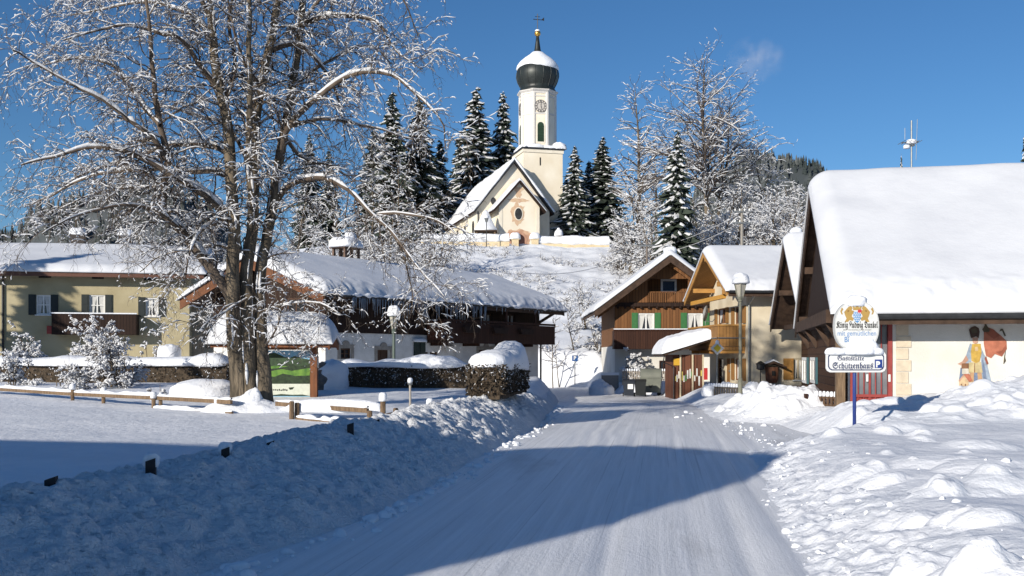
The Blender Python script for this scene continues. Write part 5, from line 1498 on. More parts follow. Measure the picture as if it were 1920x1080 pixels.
# ------------------------------------------------------------------ the big tree
def big_tree():
    Y = 24.0; base = P(470, 776, Y)
    G = thing('bare_tree', 'huge bare tree with snow-laden branches beside the map board', 'tree', (base.x, Y, .35))
    B = np.array([base.x, Y, .35]); T = Tree(11, .62, 1.0, .0125); rg = T.rg
    def pt(px, py, dy=0.0):
        v = P(px, py, Y + dy); return np.array([v.x, v.y, v.z]) - B
    def line(ctrl, depth, ph):
        n = len(ctrl); return [pt(x, y, depth * (i / max(1, n - 1)) ** 1.1 + ph * min(1, 0)) for i, (x, y) in enumerate(ctrl)]
    trunks = [([(452, 800), (449, 740), (442, 660), (436, 580), (436, 500), (438, 430), (433, 340), (430, 260), (420, 200), (408, 150), (398, 60), (392, -60), (386, -170)], .19, .045, (0, -.5)),
              ([(470, 790), (466, 720), (463, 640), (462, 560), (466, 470), (474, 400), (476, 333), (480, 240), (489, 160), (506, 85), (520, 0), (528, -110), (534, -220)], .18, .045, (.0, .4)),
              ([(497, 800), (495, 730), (492, 660), (487, 590), (488, 510), (500, 440), (513, 385), (519, 320), (533, 255), (548, 166), (560, 74), (570, -20), (580, -150)], .17, .045, (.05, .9)),
              ([(468, 480), (470, 400), (466, 300), (468, 190), (467, 90), (465, -40), (460, -190)], .09, .03, (.2, -1.2))]
    limbs = []
    def depthline(ctrl, d0, d1):
        n = len(ctrl); return np.array([pt(x, y, d0 + (d1 - d0) * i / (n - 1)) for i, (x, y) in enumerate(ctrl)])
    for ctrl, r0, r1, (d0, d1) in trunks:
        p = resample(depthline(ctrl, d0, d1), .22); k = len(p)
        p += np.stack([.035 * fbm(np.arange(k) * .35, np.full(k, r0 * 50), 3, 3), .03 * fbm(np.arange(k) * .3, np.full(k, r0 * 90), 5, 3), 0 * np.arange(k)], -1) * 1.6
        t = np.linspace(0, 1, k)
        rad = r0 * (1 - t) ** .8 + r1 * t + .15 * np.exp(-t * 16) * (r0 > .15)
        rad = rad * (1 + .10 * fbm(np.arange(k) * .5, np.full(k, 2.0), 9, 3))
        T.t.add(p, rad, 12)
        # patches of snow plastered on the trunk and in the forks
        for q in range(int(k * .25)):
            i = rg.integers(int(k * .06), k - 3); a = rg.uniform(-2.6, -.3); off = np.array([math.cos(a), math.sin(a), 0]) * rad[i] * .96
            qq = np.array([p[i] + off, p[i + 1] + off, p[i + 2] + off]); s_ = rg.uniform(.012, .05)
            T.s.add(qq, np.array([s_ * .4, s_, s_ * .4]), 5)
        limbs.append((p, rad, 'trunk'))
    L = [  # (control pixels, depth start, depth end, r0, r1)
        ([(434, 556), (424, 544), (385, 490), (345, 440), (312, 405), (306, 360), (312, 300), (300, 235), (289, 155), (282, 70), (270, -30)], 0, -1.6, .15, .03),
        ([(432, 425), (411, 393), (380, 365), (344, 344), (305, 318), (267, 296), (230, 281), (167, 278), (100, 295), (37, 310)], 0, -2.2, .11, .016),
        ([(430, 290), (400, 274), (340, 272), (280, 285), (220, 305), (160, 325), (110, 350)], 0, 2.0, .085, .014),
        ([(424, 215), (405, 165), (381, 135), (355, 89), (330, 68), (307, 63), (260, 50), (222, 48), (170, 62), (120, 75)], 0, -1.8, .085, .014),
        ([(312, 300), (289, 259), (237, 222), (193, 189), (150, 168), (100, 140), (50, 108), (25, 95)], -1.0, -2.8, .07, .012),
        ([(308, 350), (293, 337), (250, 318), (200, 325), (150, 338), (90, 370), (45, 390)], -.9, 1.0, .06, .012),
        ([(345, 440), (300, 400), (250, 385), (190, 392), (130, 410), (80, 440)], -.5, -2.6, .06, .012),
        ([(430, 330), (385, 320), (330, 330), (290, 350), (230, 352), (170, 365), (110, 395)], .3, 3.0, .075, .012),
        ([(400, 80), (360, 30), (310, 10), (250, 5), (180, 20), (130, 30)], -.3, 1.6, .06, .012),
        ([(395, 30), (350, -40), (280, -70), (200, -60), (120, -20)], -.4, -2.0, .06, .012),
        ([(300, 235), (260, 190), (220, 130), (170, 110), (110, 115), (60, 130)], -1.3, .2, .055, .011),
        ([(476, 333), (450, 270), (415, 230), (365, 215), (310, 200), (265, 215)], .2, 2.6, .06, .012),
        ([(420, 200), (440, 120), (430, 40), (445, -60), (440, -150)], 0, 1.0, .06, .02),
        ([(520, 300), (541, 237), (585, 193), (630, 155), (674, 137), (733, 141), (770, 170), (807, 200), (830, 235), (838, 280)], .4, -1.4, .09, .012),
        ([(512, 95), (548, 82), (585, 104), (622, 155), (640, 210), (648, 280)], .3, 1.6, .07, .012),
        ([(566, 48), (604, 33), (659, 31), (707, 41), (733, 81), (752, 104), (789, 130)], .7, -.5, .07, .010),
        ([(575, -60), (620, -90), (690, -70), (740, -20), (770, 30), (785, 70)], .8, 1.8, .06, .010),
        ([(513, 390), (530, 360), (559, 341), (607, 333), (641, 348), (667, 367), (700, 405), (735, 436), (765, 480), (800, 520), (832, 556)], .6, -.8, .08, .012),
        ([(700, 405), (740, 400), (790, 405), (830, 420), (855, 440)], .0, -1.0, .04, .010),
        ([(735, 436), (755, 470), (768, 520), (775, 560), (770, 590)], -.2, .4, .035, .008),
        ([(541, 237), (600, 225), (660, 230), (720, 245), (770, 260), (810, 262)], .4, 1.6, .05, .010),
        ([(533, 255), (570, 300), (620, 310), (650, 330), (680, 330)], .5, 2.4, .05, .010),
        ([(480, 590), (520, 575), (560, 568), (600, 570), (640, 588)], .2, -.9, .035, .008),
        ([(440, 470), (400, 460), (350, 470), (300, 480), (262, 510)], 0, 2.4, .045, .010),
        ([(548, 166), (590, 130), (650, 95), (700, 90), (735, 120)], .6, 2.2, .05, .010),
        ([(560, 74), (590, 10), (640, -30), (690, -40), (720, 10)], .7, -.8, .05, .010),
        ([(438, 430), (410, 420), (380, 430), (360, 460), (350, 500), (345, 540)], 0, -1.8, .05, .010),
        ([(489, 160), (460, 120), (440, 60), (420, -30)], .1, -1.2, .05, .015),
        ([(464, 560), (425, 585), (395, 600), (370, 625)], -.1, -1.2, .03, .008),
        ([(497, 650), (520, 620), (532, 560), (540, 520)], .1, -.8, .025, .008),
    ]
    for ctrl, d0, d1, r0, r1 in L:
        p = resample(depthline(ctrl, d0, d1), .20); k = len(p)
        p = p + np.stack([.05 * fbm(np.arange(k) * .4, np.full(k, r0 * 70 + d1), 3, 3), .05 * fbm(np.arange(k) * .4, np.full(k, r0 * 30 + d1), 8, 3), .05 * fbm(np.arange(k) * .4, np.full(k, r0 * 40 + d1), 12, 3)], -1)
        rad = r0 + (r1 - r0) * np.linspace(0, 1, k) ** .8
        T.b.add(p, rad, 8)
        sn = T.snowy; T.snowy = 1.5; T.rs = .95; T.snow(p, rad * 1.0); T.snow(p, rad * .8); T.rs = 1.0; T.snowy = sn
        limbs.append((p, rad, 'limb'))
    # smaller branches on limbs and upper trunks
    for p, rad, kind in limbs:
        ln = np.linalg.norm(p[1:] - p[:-1], axis=1).sum(); k = len(p)
        cnt = int(ln * (6.6 if kind == 'limb' else 3.6))
        for i in range(cnt):
            t = (.12 if kind == 'limb' else .33) + (.88 if kind == 'limb' else .67) * (i + rg.random()) / cnt
            f = min(t * (k - 1), k - 1.001); a = int(f); q = p[a]; tg = unit(p[a + 1] - p[a])
            v = rg.normal(0, 1, 3); v -= tg * v.dot(tg); v = unit(v + np.array([0, 0, .25])); an = R(rg.uniform(30, 75))
            d = tg * math.cos(an) + v * math.sin(an)
            Lb = rg.uniform(.5, 1.75) * (1.0 if kind == 'limb' else 1.15)
            r = min(.022, max(.009, rad[a] * .30))
            T.grow(q, d, Lb, r, 1, 3, .24, .25, 7, [0, 6.8, 9.5, 0], 4, .5, (25, 65), (.30, .60))
    T.meshes(BARK, TWIG, SNOW_TREE, G)
    # snow cone in the foot of the trunk
    mb = MB(); snow_dome(mb, (.12, -.22, -.3), 1.25, .85, .62, 6, n=40, k=14, power=2, wob=.2); snow_dome(mb, (.10, -.30, -.1), .34, .30, .62, 9, n=24, k=10, power=2, wob=.2)
    mb.build('snow_mound', SNOW, G, True)


big_tree()


# ------------------------------------------------------------------ spruces
def spruce(h, Rr, seed, snow=.65, dens=1.0):
    rg = np.random.default_rng(seed)
    FV, FF, SV, SF = [], [], [], []; fo = so_ = 0
    nl = int(48 * dens)
    for i in range(nl):
        zf = .06 + .93 * (i / nl) ** .92; z0 = h * zf; rr = Rr * ((1 - zf) ** .72 + .012) * rg.uniform(.82, 1.12)
        nb = int((8 + 7 * (1 - zf)) * rg.uniform(.8, 1.2))
        for k in range(nb):
            a = 2 * math.pi * (k + rg.random() * .8) / nb; l = rr * rg.uniform(.5, 1.18)
            if rg.random() < .10: continue
            m = 6; t = np.linspace(0, 1, m)
            rise = rg.uniform(-.05, .18); dr = rg.uniform(.45, .85)
            x = l * t; z = z0 + l * (rise * t - dr * t ** 1.7 + .18 * t ** 5) + rg.uniform(-.55, .55)
            w = (.13 * l + .16) * np.sin(np.pi * (.12 + .86 * t) ** .8) * rg.uniform(.8, 1.2)
            dx, dy = math.cos(a), math.sin(a); sx, sy = -dy, dx
            j1 = rg.uniform(-.08, .08, m) * l; hang = w * rg.uniform(.7, 1.3, m)
            C = np.stack([x * dx + j1 * sx, x * dy + j1 * sy, z], -1)
            Lf = C + np.stack([sx * w, sy * w, -hang], -1); Rt = C + np.stack([-sx * w, -sy * w, -hang * rg.uniform(.7, 1.2)], -1)
            FV.append(np.concatenate([C, Lf, Rt]))
            for j in range(m - 1):
                FF += [(fo + j, fo + j + 1, fo + m + j + 1, fo + m + j), (fo + 2 * m + j, fo + 2 * m + j + 1, fo + j + 1, fo + j)]
            fo += 3 * m
            # hanging twig tufts
            for q in range(5):
                tt = rg.uniform(.2, 1); f = tt * (m - 1); b = min(int(f), m - 2); c = C[b] + (C[b + 1] - C[b]) * (f - b); s = rg.choice([-1, 1]); ww = w[b] * rg.uniform(.7, 1.5)
                tip = c + np.array([sx * s * ww + dx * ww * .7, sy * s * ww + dy * ww * .7, -ww * rg.uniform(.4, 1.5)]); e = np.array([dx, dy, 0]) * ww * .32
                FV.append(np.array([c - e, c + e, tip + e * .3, tip - e * .3])); FF.append((fo, fo + 1, fo + 2, fo + 3)); fo += 4
            # snow pads
            if rg.random() < snow + .25:
                b0 = rg.integers(0, 3); b1 = rg.integers(4, m + 1)
                if rg.random() < .25: b0, b1 = 3, m
                cc = C[b0:b1]; n_ = len(cc)
                if n_ < 2: continue
                ws = w[b0:b1] * rg.uniform(.35, .95, n_) * snow * .92 + .03; ht = ws * .55 + .05
                ws[-1] *= .4; ws[0] *= .5
                U = cc + np.stack([0 * ws, 0 * ws, ht], -1); A = cc + np.stack([sx * ws, sy * ws, -ws * .65], -1); B = cc + np.stack([-sx * ws, -sy * ws, -ws * .65], -1)
                SV.append(np.concatenate([U, A, B]))
                for j in range(n_ - 1):
                    SF += [(so_ + j, so_ + j + 1, so_ + n_ + j + 1, so_ + n_ + j), (so_ + 2 * n_ + j, so_ + 2 * n_ + j + 1, so_ + j + 1, so_ + j)]
                so_ += 3 * n_
    T = Tubes(); T.add(np.array([[0, 0, -2.0], [0, 0, h * .5], [0, 0, h]]), np.array([h * .016, h * .009, .02]), 6)
    return (np.concatenate(FV), FF), (np.concatenate(SV), SF), T


SPR = {}


def put_spruce(px, Y, ytop, wpx, seed, label, snow=.65, base=None):
    x = (px - 960) * Y / FPX; zb = gz(x, Y) if base is None else base; h = ZC + (HZ - ytop) * Y / FPX - zb; rr = wpx / 2 * Y / FPX * 1.62
    key = (seed, snow)
    if key not in SPR: SPR[key] = spruce(20.0, 4.0, seed, snow)
    (fv, ff), (sv, sf), T = SPR[key]
    G = thing('spruce_tree', label, 'spruce', (x, Y, zb), random.Random(px).uniform(0, 6), 'spruces around the church hill')
    sc = np.array([rr / 4.0, rr / 4.0, h / 20.0])
    Tn = Tubes(); Tn.V = [v * sc for v in T.V]; Tn.F = T.F; Tn.build('trunk', BARK, G)
    c = npmesh('crown', fv * sc, ff, NEEDLE, G, False); npmesh('snow', sv * sc + np.array([0, 0, .02]), sf, SNOW_TREE, c, True)


for a in [(893, 168, 162, 112, 1, 'tallest dark spruce directly left of the church tower', .68), (944, 172, 172, 84, 2, 'pointed dark spruce touching the left edge of the church tower', .68),
          (862, 178, 250, 70, 3, 'lower spruce at the left end of the church nave roof', .6),
          (735, 150, 168, 90, 3, 'tall dark spruce behind the right branches of the bare tree', .6), (786, 155, 178, 96, 1, 'broad dark spruce right of its twin behind the bare tree', .6), (700, 165, 240, 80, 2, 'half hidden spruce left of the pair behind the bare tree', .45), (825, 160, 262, 70, 4, 'short dark spruce between the dark pair and the church', .6),
          (580, 150, 248, 60, 2, 'slim snowy spruce seen through the bare tree trunks', .6), (616, 160, 276, 50, 4, 'small snowy spruce right of the slim one behind the bare tree', .65),
          (1078, 138, 272, 62, 5, 'narrow snowy spruce just right of the church tower', .7), (1130, 141, 257, 82, 4, 'broad spruce right of the narrow one beside the church', .6), (1062, 150, 330, 50, 2, 'small dark spruce tucked behind the church tower', .55), (1104, 152, 300, 60, 3, 'dark spruce between the two right of the church', .6),
          (1270, 91, 243, 84, 6, 'snow-covered spruce standing in front of the tall bare trees', .85),
          (1690, 300, 288, 26, 5, 'tiny snowy spruce top above the guesthouse ridge', .7), (1922, 290, 246, 44, 4, 'snowy spruce top at the right end of the guesthouse roof', .7), (1872, 330, 303, 14, 2, 'smallest spruce tip peeking over the guesthouse ridge', .6)]:
    px, Y, yt, w_, sd_, lab, sn = a
    put_spruce(px, Y, yt, w_, sd_, lab, sn)


# ------------------------------------------------------------------ bare trees on the hill
def auto_tree(h, seed, spread=.45, snow=.9, rs=1.0, smin=.038, dens=1.0, stems=1, low=.25, maxlev=3, r0=None, up=.25):
    T = Tree(seed, snow, rs, smin); rg = T.rg; r0 = r0 or h * .017
    for s in range(stems):
        lean = rg.normal(0, .10 if stems == 1 else .28, 2); p = np.array([0, 0, -.6]); d = unit(np.array([lean[0], lean[1], 1])); pts = [p]
        n = 12; hh = h * (1 if s == 0 else rg.uniform(.7, .98))
        for i in range(n):
            d = unit(d + np.append(rg.normal(0, .07, 2), .12)); pts.append(pts[-1] + d * (hh + .6) / n)
        pts = np.array(pts); rad = r0 * (1 - np.linspace(0, 1, n + 1) * .93); T.t.add(pts, rad, 7); T.snow(pts, rad)
        nl = int(h * 2.6 * dens / max(1, stems ** .5))
        for i in range(nl):
            t = low + (1 - low) * (i + rg.random()) / nl; f = min(t * n, n - .001); a = int(f); q = pts[a] + (pts[a + 1] - pts[a]) * (f - a)
            az = rg.uniform(0, 6.28); el = R(rg.uniform(15, 60)); Lb = hh * spread * (1.05 - .72 * t) * rg.uniform(.6, 1.15)
            d2 = np.array([math.cos(az) * math.cos(el), math.sin(az) * math.cos(el), math.sin(el)])
            T.grow(q, d2, Lb, max(.03, rad[a] * .5), 1, maxlev, .10 - up * .1, .15, 6, [0, 3.0 * dens * 8 / h, 5.2 * dens * 8 / h, 0], 4, .5, (25, 60), (.3, .6))
    return T


def put_tree(px, Y, ytop, seed, label, name='bare_tree', cat='tree', group='snowy bare trees on the hillside', base=None, **kw):
    x = (px - 960) * Y / FPX; zb = gz(x, Y) if base is None else base; h = ZC + (HZ - ytop) * Y / FPX - zb
    G = thing(name, label, cat, (x, Y, zb), 0, group)
    auto_tree(h, seed, **kw).meshes(BARK, TWIG_FAR, SNOW_TREE, G)
    return G


HT = [(1310, 112, 118, 3, 'tallest bare frosted tree behind the snowy spruce on the right', dict(spread=.52, snow=.55, smin=.033, dens=1.25, low=.32)),
      (1348, 118, 178, 14, 'wide bare tree leaning right behind the cream house', dict(spread=.50, snow=.7, smin=.034, dens=1.05, low=.3)),
      (1200, 118, 165, 5, 'slender frosted tree between the church spruces and the tall bare tree', dict(spread=.34, snow=.85, smin=.034, dens=1.2, low=.2)),
      (1232, 124, 240, 6, 'frosted tree close behind the snow-covered spruce', dict(spread=.36, snow=.88, smin=.034, dens=1.1, low=.15)),
      (1430, 120, 275, 7, 'rounded snowy tree below the dark forested mountain', dict(spread=.50, snow=.9, smin=.044, dens=1.2, stems=2, low=.15)),
      (1380, 104, 330, 8, 'low snowy tree behind the cream house roof', dict(spread=.52, snow=.9, smin=.044, dens=1.2, stems=2, low=.1)),
      (1475, 108, 325, 9, 'snowy tree beside the dark gabled house roof', dict(spread=.5, snow=.9, smin=.044, dens=1.1, stems=2, low=.1)),
      (1330, 98, 345, 10, 'snow-crusted tree right of the snowy spruce above the chalet', dict(spread=.5, snow=.95, smin=.044, dens=1.2, stems=3, low=.08)),
      (1455, 100, 352, 61, 'snowy tree tucked behind the dark gabled house ridge', dict(spread=.55, snow=.9, smin=.044, dens=1.3, stems=3, low=.08)),
      (1405, 112, 318, 62, 'frosted tree filling the gap left of the forested mountain', dict(spread=.52, snow=.85, smin=.044, dens=1.3, stems=2, low=.1)),
      (1295, 96, 372, 63, 'low frosted tree just right of the snowy spruce foot', dict(spread=.55, snow=.95, smin=.044, dens=1.3, stems=4, low=.05)),
      (1500, 112, 340, 64, 'frosted tree half behind the guesthouse gable tip', dict(spread=.55, snow=.85, smin=.044, dens=1.3, stems=3, low=.08)),
      (1180, 104, 330, 11, 'dense frosty thicket tree right of the churchyard wall', dict(spread=.5, snow=.95, smin=.044, dens=1.2, stems=3, low=.05)),
      (1222, 96, 372, 12, 'white frosted thicket tree above the chalet roof ridge', dict(spread=.5, snow=.95, smin=.044, dens=1.3, stems=4, low=.05)),
      (1160, 108, 400, 13, 'small frosty thicket at the right end of the churchyard wall', dict(spread=.5, snow=.95, smin=.044, dens=1.3, stems=4, low=.05)),
      (760, 98, 290, 15, 'frosted bare tree in front of the dark spruce pair', dict(spread=.40, snow=.8, smin=.038, dens=1.1, low=.15)),
      (690, 97, 318, 16, 'frosted bare tree behind the farmhouse chimney', dict(spread=.42, snow=.8, smin=.033, dens=1.1, low=.15)),
      (635, 95, 350, 17, 'brownish frosted tree behind the farmhouse ridge', dict(spread=.46, snow=.8, smin=.033, dens=1.1, stems=2, low=.12)),
      (560, 108, 345, 18, 'frosted tree seen between the big trunks', dict(spread=.48, snow=.88, smin=.034, dens=1.0, stems=2, low=.1)),
      (730, 92, 385, 19, 'low frosty thicket left of the churchyard', dict(spread=.5, snow=.8, smin=.033, dens=1.2, stems=4, low=.05)),
      (820, 101, 408, 29, 'low frosty thicket below the church nave', dict(spread=.5, snow=.95, smin=.038, dens=1.2, stems=4, low=.05)),
      (660, 96, 415, 20, 'low snowy thicket above the farmhouse roof', dict(spread=.5, snow=.8, smin=.033, dens=1.2, stems=4, low=.05)),
      (790, 92, 428, 30, 'snow-crusted bushes above the right part of the farmhouse roof', dict(spread=.5, snow=1, smin=.038, dens=1.2, stems=4, low=.05)),
      (480, 100, 362, 21, 'frosted tree behind the left trunk of the big tree', dict(spread=.48, snow=.88, smin=.034, dens=1.0, stems=2, low=.1)),
      (400, 96, 385, 22, 'frosted tree behind the annex of the yellow house', dict(spread=.5, snow=.88, smin=.034, dens=1.0, stems=3, low=.1)),
      (320, 92, 392, 23, 'frosted tree behind the right half of the yellow house roof', dict(spread=.5, snow=.88, smin=.034, dens=1.0, stems=3, low=.1)),
      (225, 90, 388, 24, 'frosted tree behind the second chimney of the yellow house', dict(spread=.5, snow=.88, smin=.034, dens=1.0, stems=3, low=.1)),
      (110, 88, 396, 25, 'frosted tree behind the first chimney of the yellow house', dict(spread=.5, snow=.88, smin=.034, dens=1.0, stems=3, low=.1)),
      (25, 90, 400, 26, 'frosted tree behind the left end of the yellow house', dict(spread=.5, snow=.88, smin=.034, dens=1.0, stems=3, low=.1))]
for (px, Y, yt, sd_, lab, kw) in HT:
    put_tree(px, Y, yt, sd_, lab, **kw)

# young trees and shrubs on the slope between the farmhouse and the chalet
for (px, Y, yt, sd_, lab, kw) in [(1078, 71, 556, 41, 'young bare snowy tree at the foot of the church hill', dict(spread=.42, snow=.9, smin=.03, dens=1.3, low=.2, r0=.06)),
                                  (1036, 68, 575, 42, 'thin sapling next to the farmhouse eave', dict(spread=.25, snow=.7, smin=.022, dens=.8, low=.3, r0=.045)),
                                  (1050, 69, 590, 46, 'second thin sapling right of the farmhouse eave', dict(spread=.25, snow=.7, smin=.022, dens=.8, low=.3, r0=.04)),
                                  (1120, 71, 600, 43, 'dense snowy shrub left of the chalet balcony', dict(spread=.6, snow=1, smin=.035, dens=1.5, stems=5, low=.05, r0=.05)),
                                  (1143, 74, 560, 44, 'snowy shrub close to the left chalet wall', dict(spread=.5, snow=1, smin=.035, dens=1.5, stems=4, low=.05, r0=.05)),
                                  (1098, 78, 520, 45, 'frosted shrub higher on the slope', dict(spread=.5, snow=1, smin=.035, dens=1.3, stems=4, low=.05, r0=.05))]:
    put_tree(px, Y, yt, sd_, lab, 'young_tree' if sd_ in (41, 42, 46) else 'shrub', 'young tree' if sd_ in (41, 42, 46) else 'shrub', 'young trees and shrubs on the slope', **kw)

# garden bushes
GB = [(208, 34, 612, 51, 'large snow-laden bush behind the rail fence by the yellow house', dict(spread=.95, snow=.62, smin=.026, dens=1.45, stems=8, low=.05, r0=.035, up=-.2)),
      (30, 35, 655, 52, 'snow-laden bush at the left end of the garden hedge', dict(spread=.9, snow=.75, smin=.028, dens=1.7, stems=6, low=.05, r0=.03, up=-.2)),
      (118, 34.5, 665, 57, 'low snowy bush left of the large garden bush', dict(spread=.9, snow=.75, smin=.026, dens=1.7, stems=6, low=.05, r0=.03, up=-.2)),
      (180, 46, 588, 53, 'shaded snowy bush below the yellow house balcony', dict(spread=.7, snow=.8, smin=.035, dens=1.6, stems=6, low=.05, r0=.04, up=-.1)),
      (60, 47, 610, 58, 'shaded snowy bush below the left window of the yellow house', dict(spread=.7, snow=1, smin=.038, dens=1.6, stems=6, low=.05, r0=.04, up=-.1)),
      (280, 45, 622, 54, 'small snowy bush below the right window of the yellow house', dict(spread=.7, snow=.8, smin=.035, dens=1.6, stems=6, low=.05, r0=.04, up=-.1)),
      (297, 29, 712, 55, 'tiny snowy shrub at the fence post', dict(spread=.6, snow=1, smin=.03, dens=2, stems=5, low=.05, r0=.02, up=-.1)),
      (1190, 58.3, 654, 56, 'snowy climbing bush in front of the white chalet wall', dict(spread=.55, snow=.75, smin=.035, dens=2.8, stems=7, low=.05, r0=.04, up=0)),
      (1258, 56.5, 690, 59, 'small snow-covered conifer bush beside the shed', dict(spread=.5, snow=.95, smin=.036, dens=2, stems=5, low=.05, r0=.03, up=0))]
for (px, Y, yt, sd_, lab, kw) in GB:
    put_tree(px, Y, yt, sd_, lab, 'bush', 'bush', 'snowy garden bushes', **kw)


# ------------------------------------------------------------------ brush on the hillside (uncountable)
def brush():
    T = Tree(77, 1.0, 1.0, .035); rg = T.rg
    n = 0
    for k in range(900):
        Y = rg.uniform(70, 122); px = rg.uniform(790, 1190) if rg.random() < .7 else rg.uniform(620, 1300)
        x = (px - 960) * Y / FPX
        if poly_sd(np.array([x]), np.array([Y]), ROAD)[0] < 1: continue
        if fbm(np.array([x * .09]), np.array([Y * .09]), 5, 3)[0] < (-.05 if px > 880 else -.3): continue
        z = gz(x, Y)
        for s in range(4):
            az = rg.uniform(0, 6.28); d = np.array([math.cos(az) * .6, math.sin(az) * .6, .8])
            T.grow(np.array([x, Y, z - .05]), d, rg.uniform(.4, 1.1), .018, 2, 3, .3, .2, 4, [0, 0, 3.5, 0], 3)
    c = T.b.build('hillside_brush', TWIG_FAR); tag(c, 'snowy brushwood covering the church hill slope', 'brushwood', kind='stuff')
    T.s.build('snow', SNOW_TREE, c)


brush()


# ------------------------------------------------------------------ mountains with forest
FOREST = mat('far_forest', (.115, .125, .125), (.035, .045, .045), rough=1, scale=.06, detail=10, ramp=(.38, .6))
MOUNT = mat('mountain_snow', (.16, .175, .18), (.05, .06, .065), rough=1, scale=.03, detail=8)


def mountain(name, label, cx, cy, sx, sy, h, seed, ntree, th, flab, xlim):
    n = 90; u = np.linspace(-2.2, 2.2, n); X, Yg = np.meshgrid(u, u, indexing='ij')
    x = cx + X * sx; y = cy + Yg * sy
    def zf(x, y):
        q = ((x - cx) / sx) ** 2 + ((y - cy) / sy) ** 2
        return h * np.exp(-q * .9) * (1 + .30 * fbm(x / sx * 1.5, y / sy * 1.5, seed, 4)) - h * .03
    Z = zf(x, y); idx = np.arange(n * n).reshape(n, n)
    F = np.stack([idx[:-1, :-1], idx[1:, :-1], idx[1:, 1:], idx[:-1, 1:]], -1).reshape(-1, 4)
    o = npmesh(name, np.stack([x, y, Z], -1).reshape(-1, 3), F, MOUNT); tag(o, label, 'mountain', kind='structure')
    rg = np.random.default_rng(seed); V, Fs = [], []; k = 0; c = 0
    while c < ntree:
        xx = cx + rg.uniform(*xlim) * sx; yy = cy + rg.uniform(-1.9, .5) * sy; z = float(zf(np.array([xx]), np.array([yy]))[0])
        if z < 2: c += 1; continue
        hh = th * rg.uniform(.6, 1.25); r = hh * rg.uniform(.17, .25); m = 6; a0 = rg.uniform(0, 6)
        ring = []
        for (f, rr) in ((0, 1), (.33, .55), (.34, .80), (.62, .32), (.63, .5)):
            for i in range(m):
                a = a0 + i * 2 * math.pi / m; ring.append((xx + r * rr * math.cos(a) * rg.uniform(.75, 1.2), yy + r * rr * math.sin(a), z - .5 + hh * f))
        ring.append((xx, yy, z + hh)); V += ring
        for j in range(4):
            for i in range(m): Fs.append((k + j * m + i, k + j * m + (i + 1) % m, k + (j + 1) * m + (i + 1) % m, k + (j + 1) * m + i))
        for i in range(m): Fs.append((k + 4 * m + i, k + 4 * m + (i + 1) % m, k + 5 * m, k + 5 * m))
        k += len(ring); c += 1
    me = bpy.data.meshes.new('mountain_forest'); me.from_pydata(V, [], [tuple(dict.fromkeys(f)) for f in Fs]); me.materials.append(FOREST)
    f = link('mountain_forest', me); tag(f, flab, 'forest', kind='stuff')


mountain('mountain', 'dark forested mountain above the guesthouse roof', 118, 470, 62, 90, 98, 3, 7500, 4.2, 'dense snowy forest covering the right mountain', (-1.6, 1.8))
mountain('mountain', 'hazy snow-dusted mountain behind the yellow house', -225, 620, 85, 110, 108, 9, 1900, 10, 'frosted forest covering the left mountain', (-1.9, 1.9))
mountain('mountain', 'low forested ridge at the far left', -330, 700, 130, 90, 80, 12, 1500, 10, 'frosted forest on the far left ridge', (-1.2, 1.9))


